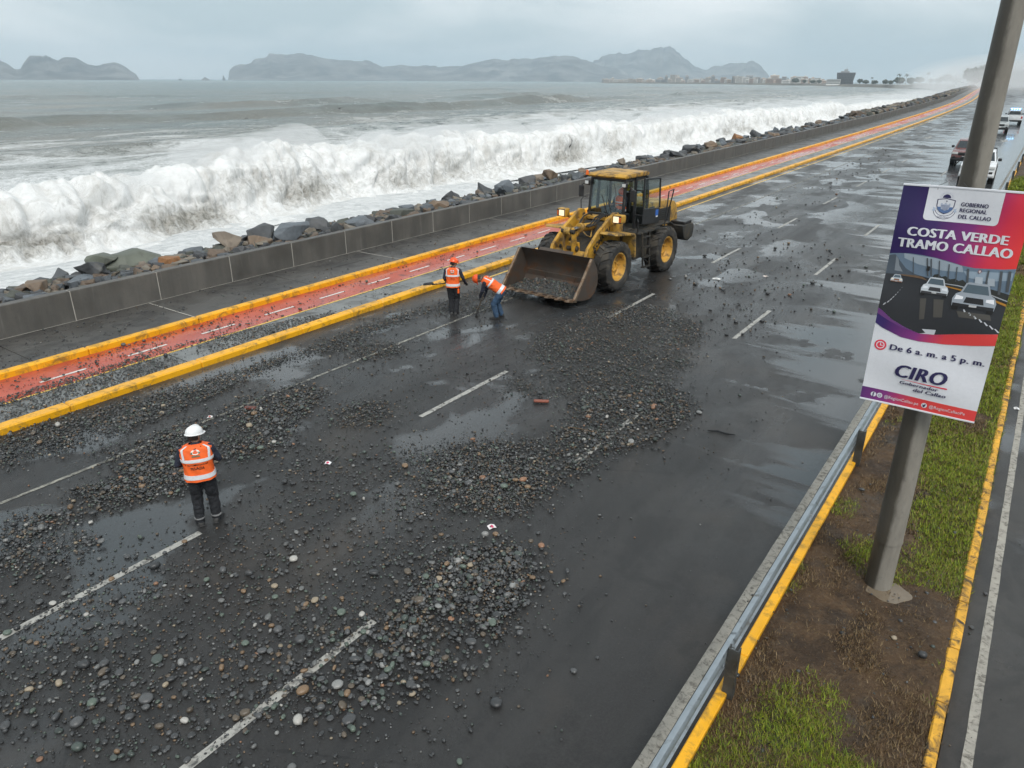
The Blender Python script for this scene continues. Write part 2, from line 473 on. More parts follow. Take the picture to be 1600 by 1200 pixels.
# lane dashes: 3 m paint, 5 m gap
for k in range(-1, 18):
    y0 = 1.86 + 7.96 * k
    if y0 > -6: paint('lane_dash', -9.28, -9.165, y0, y0 + 3.0, road, rag=.005)
    paint('lane_dash', -5.73, -5.615, 2.0 + 8.04 * k, 5.0 + 8.04 * k, road, rag=.005)
M['faint'] = pm('faint road paint', (.27, .26, .22), .5, var=.2, scale=6, bump=.35, bscale=90, dirt=(.06, .058, .055), dirt_amt=.6, dirt_scale=7)
paint('lane_line', -12.65, -12.57, -8, 120, road, M['faint'], rag=.006)
paint('edge_line', -14.75, -14.66, 19, 160, road, M['yellow_line'], rag=.004)
M['edge_paint'] = pm('grubby edge paint', (.31, .29, .25), .55, var=.2, scale=5, bump=.4, bscale=90, dirt=(.10, .09, .075), dirt_amt=.42, dirt_scale=13)
paint('edge_line', -2.03, -1.90, -8, 400, road, M['edge_paint'], rag=.004)
paint('edge_line', .655, .755, -8, 300, far_road, M['edge_paint'], rag=.004)
def arrow(x, y, s=1.0):
    mb = MB()
    pts = [(-.08, 0), (.08, 0), (.08, 2.6), (.42, 2.4), (.0, 4.4), (-.42, 2.4), (-.08, 2.6)]
    mb.poly([W(x + a * s, y - b * s, .005) for a, b in pts])
    return mb.build('lane_arrow', M['white_paint'], road, smooth=0)
arrow(-10.9, 96); arrow(-7.4, 96); arrow(-3.9, 96)

# --- raised strip with the cycle lane
def cyc():
    t = NT('red cycle lane coating')
    a = t.noise(.9, 6, .62)
    c = t.mix(t.rng(a, .3, .7), (.36, .048, .022), (.50, .095, .050))
    c = t.mix(t.rng(t.noise(2.2, 7, .65, dist=.4), .57, .68), c, (.17, .045, .036))
    c = t.mix(t.rng(t.noise(.5, 5, .6, vec=t.vec((1.5, .3, 1), loc=(3, 0, 0))), .56, .66), c, (.40, .14, .11))
    r = t.rng(t.noise(.7, 4, .5, vec=t.vec((1.4, .35, 1))), .40, .60, .42, .10)
    return t.set(Base_Color=c, Roughness=r, Normal=t.bump(t.noise(120, 3), .2, .006))
M['cycle'] = cyc()
cycle = strip('cycle_path', -18.21, -16.72, -10, 700, .045, M['cycle'], nx=3); tag(cycle, kind='structure')
paint('edge_line', -16.73, -16.66, -9, 300, cycle, M['yellow_line'], z=.055, rag=.004)
M['cyc_white'] = pm('cycle lane white paint', (.66, .62, .58), .4, var=.1, scale=6, dirt=(.3, .2, .18), dirt_amt=.3, dirt_scale=8)
for k in range(-3, 46):
    y0 = 6.15 + 2.02 * k
    if y0 > 2: paint('cycle_dash', -17.37, -17.28, y0, y0 + 1.02, cycle, M['cyc_white'], z=.051)

def run_pieces(root, name, x0, x1, z0, z1, start, step, n, mat, gap=.012, bev=.015, far_to=None, far_name=None, zj=.0, xj=.0):
    """a row of cast pieces along the road, each its own object; one long piece takes over in the distance"""
    for k in range(n):
        a = start + k * step
        mb = MB().rbox(x0 + RNG.uniform(-xj, xj), x1 + RNG.uniform(-xj, xj), a + gap / 2, a + step - gap / 2, z0, z1 + RNG.uniform(-zj, zj))
        mb.build(name, mat, root, bevel=bev, smooth=0)
    if far_to:
        mb = MB(); a = start + n * step
        ys = np.concatenate([np.arange(a, min(far_to, 320), 8.0), np.arange(320, far_to, 20.0) if far_to > 320 else []])
        for p, q in zip(ys[:-1], ys[1:]): mb.rbox(x0, x1, p, q, z0, z1)
        o = mb.build(far_name or name, mat, root, smooth=0)
        o['kind'] = 'stuff'
kerb_a = thing('kerb', 'wide yellow kerb between the promenade and the red cycle path', 'kerb'); tag(kerb_a, kind='structure')
run_pieces(kerb_a, 'kerb_stone', -18.43, -18.20, -.1, .205, -7.3, 3.0, 36, M['kerb_yellow'], gap=.006, bev=.03, far_to=520, far_name='far_kerb_stones')
kerb_b = thing('kerb', 'yellow kerb between the red cycle path and the carriageway', 'kerb'); tag(kerb_b, kind='structure')
run_pieces(kerb_b, 'kerb_stone', -15.55, -15.25, -.1, .15, -6.15, 3.0, 36, M['kerb_yellow'], gap=.006, bev=.03, far_to=520, far_name='far_kerb_stones')
strip_root = thing('pavement', 'narrow grey concrete strip beside the cycle path', 'pavement'); tag(strip_root, kind='structure')
run_pieces(strip_root, 'slab', -16.66, -15.56, -.1, .048, -7.2, 1.6, 64, M['conc_strip'], gap=.02, bev=.006, far_to=520, far_name='far_slabs', zj=.003)
prom = thing('promenade', 'dark wet concrete promenade along the sea wall', 'pavement'); tag(prom, kind='structure')
for k in range(26):                       # slabs, two rows deep
    a = -6.0 + 4.2 * k
    MB().rbox(-20.96, -19.72, a + .01, a + 4.19, -.1, .12 + RNG.uniform(-.004, .004)).build('slab', M['conc_dark'], prom, bevel=.008, smooth=0)
    MB().rbox(-19.70, -18.44, a + .01, a + 4.19, -.1, .12 + RNG.uniform(-.004, .004)).build('slab', M['conc_dark'], prom, bevel=.008, smooth=0)
    if k % 2 == 0: paint('expansion_joint', -20.9, -18.46, a - .018, a + .018, prom, M['conc_joint'], z=.127)
mb = MB()
for p in range(103, 520, 10): mb.rbox(-20.96, -18.44, p + .2, p + 10.2, -.1, .12)
tag(mb.build('far_slabs', M['conc_dark'], prom, smooth=0), kind='stuff')

wall = thing('sea_wall', 'low grey concrete sea wall of cast panels between promenade and rocks', 'wall')
for k in range(42):
    a = -6.27 + 2.5 * k
    MB().rbox(-21.24, -20.97, a + .011, a + 2.489, -.3, .97 + RNG.uniform(-.006, .006)).build('wall_panel', M['conc_wall'], wall, bevel=.018, smooth=0)
    MB().rbox(-21.22, -20.985, a - .012, a + .012, -.3, .955).build('joint', M['conc_joint'], wall, smooth=0)
mb = MB()
for p in np.arange(98.73, 520, 7.5): mb.rbox(-21.24, -20.97, p, p + 7.5, -.3, .97)
tag(mb.build('far_panels', M['conc_wall'], wall, smooth=0), kind='stuff')
paint('base_joint', -20.962, -20.93, -8, 300, prom, M['conc_joint'], z=.128)

# --- embankment under the rocks
M['rubble'] = pm('dark rubble', (.05, .048, .045), .7, var=.4, scale=5, bump=1.0, bscale=9, dirt=(.12, .105, .085), dirt_amt=.4, dirt_scale=3)
prof = [(-21.25, .48), (-22.4, .56), (-24.3, .34), (-26.5, -.7), (-29, -2.0), (-34, -4.5)]
px = np.linspace(-21.25, -34, 34); pz = np.interp(-px, [-a for a, b in prof], [b for a, b in prof])
ys = np.concatenate([np.arange(-20, 150, .7), np.arange(150, 540, 6)])
X, Y = np.meshgrid(px, ys, indexing='ij')
Z = np.repeat(pz[:, None], len(ys), 1) + .16 * fbm(P3(X * 1.3, Y * 1.3), 4, 3)
V = np.stack([X + bend(Y), Y, Z + slope(Y) * np.clip(1 - (-X - 22) / 8, 0, 1)], -1)
bank = link('embankment', arrays_mesh('embankment', V, grid_faces(len(px), len(ys)), True), M['rubble']); tag(bank, kind='structure')

# --- sea
SEA = -3.0
def crest_x(y): return -50.5 + 1.2 * np.clip((38 - y) / 28, 0, 1.3) + 2.4 * vn(P3(y / 21, 0.5), 5) + .8 * vn(P3(y / 7, 3.5), 6)
def crest_h(y):
    b = np.interp(y, [-30, 5, 15, 28, 40, 52, 66, 90, 130, 220, 330, 480], [2.6, 2.8, 3.0, 3.4, 4.1, 4.5, 4.2, 3.8, 3.6, 3.0, 1.6, .3])
    return b * (1 + .25 * vn(P3(y / 17, 2.5), 10) + .12 * vn(P3(y / 9, 7.5), 8) + .06 * vn(P3(y / 3.1, 1.5), 9))
def seamat():
    t = NT('grey green sea water')
    sep = t.n('ShaderNodeSeparateXYZ', {0: t.tc.outputs['Object']})
    X, Y = sep.outputs[0], sep.outputs[1]
    deep = t.mix(t.rng(X, -900, -90), (.075, .150, .155), (.140, .158, .142))
    deep = t.mix(t.rng(t.noise(.25, 6, .65, vec=t.vec((1, .3, 1))), .45, .65), deep, (.085, .095, .085))
    deep = t.mix(t.rng(t.noise(.035, 4, .5, vec=t.vec((1, .35, 1))), .42, .68), deep, (.175, .165, .135))
    n1 = t.noise(.10, 9, .68, vec=t.vec((1.0, .45, 1)), dist=.9)
    n2 = t.noise(.55, 8, .72, vec=t.vec((1.0, .6, 1)), dist=.8)
    near = t.rng(X, -170, -58, -.05, .20)
    shore = t.rng(X, -50, -46.5, 0, .6)
    farfoam = t.rng(Y, 60, 260, 0, .07)
    farfoam = t.math('MULTIPLY', farfoam, t.rng(X, -330, -90))
    f = t.math('ADD', t.math('ADD', t.math('MULTIPLY', n1, .62), t.math('MULTIPLY', n2, .38)), t.math('ADD', t.math('ADD', near, shore), farfoam))
    foam = t.rng(f, .53, .66)
    lace = t.rng(t.noise(2.6, 6, .7, vec=t.vec((1, .7, 1)), dist=1.1), .30, .52)
    foam = t.math('MULTIPLY', foam, t.math('MAXIMUM', lace, t.rng(X, -56, -48)))
    fc = t.mix(t.rng(t.noise(1.1, 6, .65), .3, .7), (.58, .60, .60), (.80, .81, .81))
    col = t.mix(foam, deep, fc)
    rough = t.mix(foam, .22, .8)
    h = t.math('ADD', t.noise(.5, 6, .62, vec=t.vec((1, .45, 1))), t.math('MULTIPLY', t.noise(2.2, 5, .6, vec=t.vec((1, .6, 1))), .5))
    nr = t.bump(h, .9, 1.1)
    nr = t.bump(t.noise(3.5, 6, .7), t.math('MULTIPLY', foam, .6), .12, normal=nr)
    return t.set(Base_Color=col, Roughness=rough, Normal=nr, Specular_IOR_Level=.4)
M['sea'] = seamat()
g = [0]; s = .6
while -22 - g[-1] > -60: g.append(g[-1] + s)
while g[-1] < 17000: s *= 1.035; g.append(g[-1] + s)
sx = -22 - np.array(g)
g = list(np.arange(-90, 240, 1.3)); s = 1.3
while g[-1] < 17000: s *= 1.045; g.append(g[-1] + s)
lo = []; s = 1.3; a = -90
while a > -9000: s *= 1.12; a -= s; lo.append(a)
sy = np.array(lo[::-1] + g)
X, Y = np.meshgrid(sx, sy, indexing='ij')
amp = 1.6 * np.clip(1.2 - np.abs(X) / 900, .0, 1) * np.clip(1.3 - np.abs(Y) / 900, 0, 1)
Z = SEA + .22 * amp * fbm(P3(X / 5, Y / 9), 4, 21) + .25 * amp * fbm(P3(X / 16, Y / 30), 3, 25)
def ridge(xc, w0, h, seed, yl, yh):
    c = xc + 7 * vn(P3(Y / 70, seed + .5), seed) + 2.5 * vn(P3(Y / 17, seed + .5), seed + 1)
    d = X - bend(np.minimum(Y, 700)) - c
    hh = h * np.clip(.65 + .75 * vn(P3(Y / 60, 9.5), seed + 3), 0, 1.5) * np.clip((Y - yl) / 30, 0, 1) * np.clip((yh - Y) / 60, 0, 1)
    return hh * np.where(d > 0, np.exp(-(d / (w0 * .55)) ** 2), np.exp(-(d / (w0 * 2.2)) ** 2))
Z += ridge(-178, 3.4, 2.7, 41, -40, 900) + ridge(-255, 8, 2.0, 45, 60, 1500) + ridge(-112, 4, .8, 47, -40, 600) + ridge(-420, 10, 1.8, 51, 100, 2500)
Z = np.where(X - bend(np.minimum(Y, 700)) > -46, np.minimum(Z, SEA + .35), Z)
V = np.stack([X + bend(np.clip(Y, 0, 700)), Y, Z], -1)
sea = link('sea', arrays_mesh('sea', V, grid_faces(len(sx), len(sy))[:, ::-1], True), M['sea']); tag(sea, kind='structure')

# --- the breaking wave
def foammat():
    t = NT('churning foam')
    att = t.n('ShaderNodeAttribute', attribute_name='tint')
    a = t.noise(1.4, 7, .66, dist=.6)
    white = t.mix(t.rng(a, .3, .7), (.66, .665, .655), (.86, .865, .86))
    white = t.mix(t.rng(t.noise(.55, 8, .75, vec=t.vec((1, 1, .5), loc=(2, 5, 1)), dist=1.2), .47, .70), white, (.56, .55, .52))
    water = t.mix(t.rng(t.noise(4, 5, .65), .35, .65), (.17, .165, .145), (.40, .385, .35))
    gaps = t.rng(t.math('ADD', t.noise(2.2, 8, .75, vec=t.vec((1.0, 1.0, .62)), dist=1.0), t.math('MULTIPLY', t.n('ShaderNodeSeparateColor', {0: att.outputs[0]}).outputs[0], .50)), .58, .94)
    col = t.mix(gaps, white, water)
    nr = t.bump(t.noise(5.0, 9, .78, vec=t.vec((1, 1, .55)), dist=.8), .45, .28)
    return t.set(Base_Color=col, Roughness=.75, Normal=nr, Specular_IOR_Level=.2, Subsurface_Weight=0.0)
M['foam'] = foammat()
def wave_mesh(y0, y1, dy, nu, amp=1.0):
    ys = np.arange(y0, y1 + dy / 2, dy)
    pd = np.array([-15, -10, -6, -3, -1, .5, 1.5, 2.3, 2.8, 3.2, 3.8, 4.8, 7.0])
    pzz = np.array([-.02, .18, .52, .84, 1.0, 1.03, .95, .78, .55, .32, .14, .05, .02])
    u = np.linspace(0, 1, nu); ln = np.concatenate([[0], np.cumsum(np.hypot(np.diff(pd), np.diff(pzz) * 4))]); ln /= ln[-1]
    d0 = np.interp(u, ln, pd); z0 = np.interp(u, ln, pzz)
    for _ in range(3):
        d0[1:-1] = .25 * d0[:-2] + .5 * d0[1:-1] + .25 * d0[2:]; z0[1:-1] = .25 * z0[:-2] + .5 * z0[1:-1] + .25 * z0[2:]
    D, Y = np.meshgrid(d0, ys, indexing='ij'); Zr = np.repeat(z0[:, None], len(ys), 1)
    H = crest_h(Y)
    X = crest_x(Y) + D; Z = SEA + Zr * H
    tx = np.gradient(X, axis=0); tz = np.gradient(Z, axis=0); l = np.hypot(tx, tz) + 1e-6
    nx, nz = -tz / l, tx / l            # outward (up and towards the shore)
    front = np.clip((D + 2) / 4, 0, 1) * np.clip((6.6 - D) / 2.6, 0, 1)
    body = np.clip((D + 15) / 7, 0, 1) * np.clip((6.6 - D) / 2.4, 0, 1)
    wx = .9 * vn(P3(X / 2.6, Y / 2.6, Z / 2.6), 61); wy = .9 * vn(P3(X / 2.6, Y / 2.6, Z / 2.6), 62)
    q = P3(X + wx, Y + wy, Z * .55)
    bill = lambda s, sd: np.abs(vn(q / s, sd))
    disp = 1.0 * bill(3.2, 71) + .75 * bill(1.45, 72) + .42 * bill(.68, 73) + .14 * bill(.33, 74) + .04 * bill(.18, 75) - .48
    rag = np.clip(vn(P3(X / 1.3, Y / 1.1, Z / 1.3), 77), 0, 1) * np.exp(-((D - .3) / 2.0) ** 2) * .6     # torn lip
    disp = disp * (.35 + .65 * front) * body * amp + rag * amp
    X = X + nx * disp; Z = Z + nz * disp * .95
    Z = np.maximum(Z, SEA - .25)
    hole = np.clip((D - 1.7) / 1.7, 0, 1) * np.clip((5.6 - D) / 2.0, 0, 1) * (.12 + .88 * np.clip(.45 + 1.1 * vn(P3(Y / 5.5, Zr), 79), 0, 1)) - .25 * np.clip((1.0 - D) / 4, 0, 1)
    hole = hole * np.interp(Y, [0, 40, 52, 75, 200], [1.0, .9, .45, .75, .4])
    V = np.stack([X + bend(Y), Y, Z], -1)
    col = np.repeat(hole[..., None], 3, -1)
    return V, grid_faces(nu, len(ys)), col
parts = [wave_mesh(-12, 78, .17, 150), wave_mesh(78, 190, .38, 90), wave_mesh(190, 480, 1.3, 46)]
V = np.concatenate([p[0].reshape(-1, 3) for p in parts]); C = np.concatenate([p[2].reshape(-1, 3) for p in parts])
o = 0; Fs = []
for p in parts: Fs.append(p[1] + o); o += p[0].shape[0] * p[0].shape[1]
wave = link('breaking_wave', arrays_mesh('breaking_wave', V, np.concatenate(Fs)[:, ::-1], True, col=C), M['foam'])
tag(wave, 'tall white breaking wave rolling in along the whole shore', 'wave', kind='stuff')
# flying spray: droplets torn from the lip and thrown up at the foot
TET = np.array([[1, 1, 1], [1, -1, -1], [-1, 1, -1], [-1, -1, 1]], float) / 1.7
def droplets(P, S):
    n = len(P)
    A = RNG.normal(size=(n, 3, 3)); Q, _ = np.linalg.qr(A)
    V = P[:, None, :] + np.einsum('nij,kj->nki', Q, TET) * S[:, None, None]
    b = np.arange(n)[:, None] * 4
    F = np.concatenate([b + np.array(k) for k in ((0, 1, 2), (0, 3, 1), (0, 2, 3), (1, 3, 2))], 1).reshape(-1, 3)
    return V.reshape(-1, 3), F
n = 110000
y = np.concatenate([RNG.uniform(-5, 90, int(n * .75)), RNG.uniform(90, 230, n - int(n * .75))])
clump = np.clip(.25 + 1.1 * fbm(P3(y / 6, 4.5), 3, 91), 0.02, 1)
keep = RNG.uniform(size=n) < clump * .9 + .1
y = y[keep]; cl = clump[keep]; n = len(y)
d = RNG.normal(.2, 1.3, n)
hh = crest_h(y)
up = RNG.exponential(.24, n) * (.15 + 1.5 * cl ** 1.5) * (1 + .8 * np.exp(-((y - 47) / 7) ** 2))
z = SEA + hh * np.interp(d, [-6, -3, -1, .5, 1.5, 2.3, 3.0], [.55, .84, 1, 1.03, .95, .78, .5]) + .25 + up
x = crest_x(y) + d - up * .8
S = RNG.lognormal(-4.2, .4, n) * (1 + np.clip(y - 60, 0, 200) / 90)
V, F = droplets(np.stack([x + bend(y), y, z], -1), S)
M['spray'] = pm('spray water', (.86, .87, .87), .6, var=.03, bump=0)
spray = link('sea_spray', arrays_mesh('sea_spray', V, F, False), M['spray'])
tag(spray, 'white spray blown off the crest of the breaking wave', 'spray', kind='stuff')

# soft banks of spray over the lip
mv = bpy.data.materials.new('wave mist'); mv.use_nodes = True; q_ = mv.node_tree; q_.nodes.clear()
o_ = q_.nodes.new('ShaderNodeOutputMaterial'); p_ = q_.nodes.new('ShaderNodeVolumePrincipled')
p_.inputs['Color'].default_value = (.96, .97, .97, 1); p_.inputs['Density'].default_value = .24; q_.links.new(p_.outputs[0], o_.inputs['Volume'])
rm_ = np.random.default_rng(5)
yy = 9.0; k = 0
while yy < 130:
    ry_ = rm_.uniform(2.2, 4.5) * (1 + yy / 120); rz_ = rm_.uniform(.7, 1.5) * (1.6 if 40 < yy < 66 else 1)
    mb = MB().ell((0, 0, 0), (rm_.uniform(1.5, 2.4), ry_, rz_), 20, 12)
    v = np.array(mb.v); v = v * (1 + .28 * vn(v / 1.6 + k * 9.7, 3))[:, None]; mb.v = [tuple(p) for p in v]
    mo = mb.build('spray_mist', mv, smooth=60)
    dd = rm_.uniform(-1.5, 1.2)
    mo.location = (float(crest_x(np.float64(yy))) + dd + float(bend(yy)), yy, SEA + float(crest_h(np.float64(yy))) * (1.0 if dd < .6 else .85) + .35)
    tag(mo, 'soft white mist hanging over the lip of the breaking wave', 'mist', 'mist puffs along the wave crest', kind='stuff')
    yy += ry_ * rm_.uniform(1.5, 2.3); k += 1
# ------------------------------------------------------------------ boulders of the sea defence
ROCK = {
    'dark grey': pm('dark grey rock', (.070, .073, .077), .55, var=.35, scale=2.2, bump=.7, bscale=9, dirt=(.13, .125, .11), dirt_amt=.3, dirt_scale=2),
    'blue grey': pm('blue grey rock', (.115, .130, .145), .55, var=.3, scale=2.0, bump=.7, bscale=8, dirt=(.06, .062, .066), dirt_amt=.35, dirt_scale=2),
    'brown': pm('brown rock', (.175, .125, .085), .65, var=.3, scale=2.2, bump=.7, bscale=8, dirt=(.075, .06, .05), dirt_amt=.35, dirt_scale=1.6),
    'tan': pm('tan rock', (.20, .165, .13), .7, var=.25, scale=2.0, bump=.7, bscale=8, dirt=(.12, .10, .08), dirt_amt=.3, dirt_scale=1.6),
    'green grey': pm('green grey rock', (.115, .125, .10), .6, var=.3, scale=2.4, bump=.7, bscale=8, dirt=(.065, .065, .055), dirt_amt=.3, dirt_scale=2),
    'rusty': pm('rusty rock', (.25, .12, .05), .7, var=.3, scale=2.4, bump=.7, bscale=8, dirt=(.10, .07, .05), dirt_amt=.3, dirt_scale=2),
}
def rock_mesh(i, npts=15, round_=0.0):
    rg = np.random.default_rng(500 + i)
    bm = bmesh.new()
    for _ in range(npts):
        p = rg.normal(size=3); p /= np.linalg.norm(p)
        p = np.sign(p) * np.abs(p) ** (.55 if round_ == 0 else 1.0)
        p *= rg.uniform(.78, 1.0)
        bm.verts.new(p * np.array([.5, .36, .27]))
    r = bmesh.ops.convex_hull(bm, input=bm.verts)
    bmesh.ops.delete(bm, geom=[e for e in r['geom_interior'] if isinstance(e, bmesh.types.BMVert)], context='VERTS')
    bmesh.ops.dissolve_limit(bm, angle_limit=R(14), verts=bm.verts, edges=bm.edges)
    bmesh.ops.bevel(bm, geom=[e for e in bm.edges if e.calc_face_angle(0) > R(20)], offset=.018 if round_ == 0 else .05, segments=1, affect='EDGES', clamp_overlap=True)
    bmesh.ops.triangulate(bm, faces=bm.faces)
    bmesh.ops.subdivide_edges(bm, edges=[e for e in bm.edges if e.calc_length() > .16], cuts=1, use_grid_fill=True)
    co = np.array([v.co[:] for v in bm.verts]); nn_ = vn(co * 5 + i * 3.1, 11) * .045 + vn(co * 11 + i, 12) * .02
    for v, q in zip(bm.verts, nn_): v.co += v.co.normalized() * float(q)
    bmesh.ops.triangulate(bm, faces=bm.faces)
    me = bpy.data.meshes.new('boulder')
    bm.to_mesh(me); bm.free()
    if round_: me.polygons.foreach_set('use_smooth', [True] * len(me.polygons))
    me.materials.append(ROCK['dark grey'])
    return me
RM = [rock_mesh(i, 13 + i % 5) for i in range(26)]
RM_round = [rock_mesh(100 + i, 60, 1) for i in range(3)]
ORD = ['first', 'second', 'third', 'fourth', 'fifth', 'sixth', 'seventh', 'eighth', 'ninth', 'tenth', 'eleventh', 'twelfth', 'thirteenth', 'fourteenth', 'fifteenth', 'sixteenth', 'seventeenth', 'eighteenth', 'nineteenth', 'twentieth']
def pile_z(x): return float(np.interp(-x, [-a for a, b in prof], [b for a, b in prof]))
rb = np.random.default_rng(77)
spots = []
def try_spot(y, x, s):
    for (a, b, c) in spots[-70:]:
        if abs(a - y) < 3 and math.hypot(a - y, (b - x) * 1.1) < .36 * (s + c): return False
    spots.append((y, x, s)); return True
# the ones the picture singles out come first
FEAT = [(11.9, -24.0, 2.2, 'green grey', 'round', 'huge rounded green-grey boulder lying behind the sea wall'),
        (10.3, -23.0, 1.1, 'dark grey', 0, 'blocky dark grey boulder beside the huge rounded boulder'),
        (12.6, -22.6, .9, 'rusty', 0, 'small rusty orange rock in front of the huge rounded boulder'),
        (8.6, -22.7, .8, 'brown', 0, 'flat brown rock behind the wall panel cut by the picture edge'),
        (15.3, -23.4, 1.1, 'tan', 0, 'broad tan boulder beside a dark slab on the rock pile'),
        (16.1, -22.6, 1.0, 'brown', 0, 'wedge-shaped brown boulder resting against the sea wall'),
        (16.9, -23.6, 1.4, 'dark grey', 0, 'tall dark slab boulder tilted on top of the rock pile'),
        (17.4, -22.4, 1.5, 'blue grey', 0, 'long flat dark slate boulder lying along the wall top'),
        (19.4, -23.2, 1.3, 'dark grey', 0, 'dark boulder with a flat top beside the tilted slab'),
        (36.5, -23.2, 1.4, 'brown', 0, 'big brown boulder sticking up above the wall behind the loader')]
for y, x, s, *_ in FEAT: spots.append((y, x, s))
while len(spots) < 175: try_spot(rb.uniform(4.5, 46), rb.uniform(-25.6, -21.75), rb.choice([.45, .6, .75, .95, 1.15, 1.35], p=[.28, .30, .22, .12, .06, .02]))
k = 0
while len(spots) < 292 and k < 20000:
    k += 1
    try_spot(rb.uniform(46, 118), rb.uniform(-25.4, -21.9), rb.choice([.7, .9, 1.1, 1.35], p=[.3, .35, .25, .1]))
seen = {}
for i, (y, x, s) in enumerate(spots):
    if i < len(FEAT):
        _, _, _, c, sh, lab = FEAT[i]
        me = RM_round[0] if sh == 'round' else RM[i]
    else:
        c = rb.choice(list(ROCK), p=[.50, .29, .12, .03, .05, .01]); me = RM[int(rb.integers(len(RM)))]
        pn = int((y + 6.27) // 2.5) - 5
        size = 'small' if s < .7 else ('big' if s > 1.3 else 'mid-sized')
        row = 'close against' if x > -22.8 else ('two rows behind' if x > -24.2 else 'seaward of')
        where = ('the %s sea wall panel' % ORD[pn] if 0 <= pn < 20 else ('the sea wall past the loader' if y < 75 else 'the far end of the sea wall'))
        lab = f'{size} {c} boulder {row} {where}'
    o = link('boulder', me)
    o.material_slots[0].link = 'OBJECT'; o.material_slots[0].material = ROCK[c]
    zz = pile_z(x) + s * .19 + (.15 if x < -22.4 and s > 1 else 0) + rb.uniform(-.05, .15)
    o.location = W(x, y, zz)
    o.scale = (s * rb.uniform(.85, 1.15), s * rb.uniform(.85, 1.15), s * rb.uniform(.8, 1.25))
    o.rotation_euler = (rb.uniform(-.35, .35), rb.uniform(-.35, .35), rb.uniform(0, 6.28))
    if i == 0:
        o.rotation_euler = (.05, .05, 1.2); o.scale = (2.3, 2.0, 1.9); o.location = W(-23.7, 11.9, .72)
    tag(o, lab, 'boulder', 'boulders heaped behind the sea wall')
# rubble between and beyond them
def hull_arrays(meshes):
    out = []
    for me in meshes:
        me.calc_loop_triangles()
        v = np.zeros(len(me.vertices) * 3); me.vertices.foreach_get('co', v)
        t = np.zeros(len(me.loop_triangles) * 3, np.int32); me.loop_triangles.foreach_get('vertices', t)
        out.append((v.reshape(-1, 3), t.reshape(-1, 3)))
    return out
HA = hull_arrays(RM[:10])
def scatter_hulls(P, S, cols, flatn=1.0):
    Vs, Fs, Cs, o = [], [], [], 0
    for p, s, c in zip(P, S, cols):
        v, t = HA[int(RNG.integers(len(HA)))]
        a = RNG.uniform(0, 6.28); b = RNG.uniform(-.5, .5)
        m = np.array(Matrix.Rotation(a, 3, 'Z') @ Matrix.Rotation(b, 3, 'X'))
        q = (v * np.array([1, 1, flatn * 1.2])) @ m.T * s + p
        Vs.append(q); Fs.append(t + o); Cs.append(np.repeat(c[None], len(v), 0)); o += len(v)
    return np.concatenate(Vs), np.concatenate(Fs), np.concatenate(Cs)
def tinted(name, rough=.55, spec=.5, bump=.4, bscale=40):
    t = NT(name)
    att = t.n('ShaderNodeAttribute', attribute_name='tint')
    a = t.noise(14, 5, .65)
    return t.set(Base_Color=t.mix(t.rng(a, .3, .7), t.mix(.35, att.outputs[0], (0, 0, 0)), att.outputs[0]), Roughness=t.rng(a, .3, .7, rough - .1, rough + .12), Specular_IOR_Level=spec,
                 Normal=t.bump(t.noise(bscale, 4), bump, .01))
M['rubble_t'] = tinted('loose rubble', .6, bump=.5, bscale=12)
pal = np.array([(.06, .062, .066), (.10, .11, .12), (.15, .11, .08), (.21, .18, .14), (.09, .095, .08)])
ra = 3 + 117 * RNG.uniform(size=8200) ** 1.3; rx = RNG.uniform(-25.2, -21.5, 8200)
P = np.array([W(x, y, pile_z(x) + RNG.uniform(.02, .2)) for x, y in zip(rx, ra)])
V, F, C = scatter_hulls(P, RNG.lognormal(-1.15, .4, len(P)), pal[RNG.integers(0, 5, len(P))])
tag(link('rubble', arrays_mesh('rubble', V, F, False, col=C), M['rubble_t']), 'small dark rubble filling the gaps between the boulders', 'rubble', kind='stuff')
n = 1500; ra = 118 + 400 * RNG.uniform(size=n) ** 1.4; rx = RNG.uniform(-25.5, -21.7, n)
P = np.array([W(x, y, pile_z(x) + RNG.uniform(.15, .6)) for x, y in zip(rx, ra)])
V, F, C = scatter_hulls(P, RNG.uniform(.8, 1.8, n), pal[RNG.integers(0, 5, n)])
tag(link('far_boulders', arrays_mesh('far_boulders', V, F, False, col=C), M['rubble_t']), 'far boulders running on along the sea wall into the haze', 'boulders', kind='stuff')

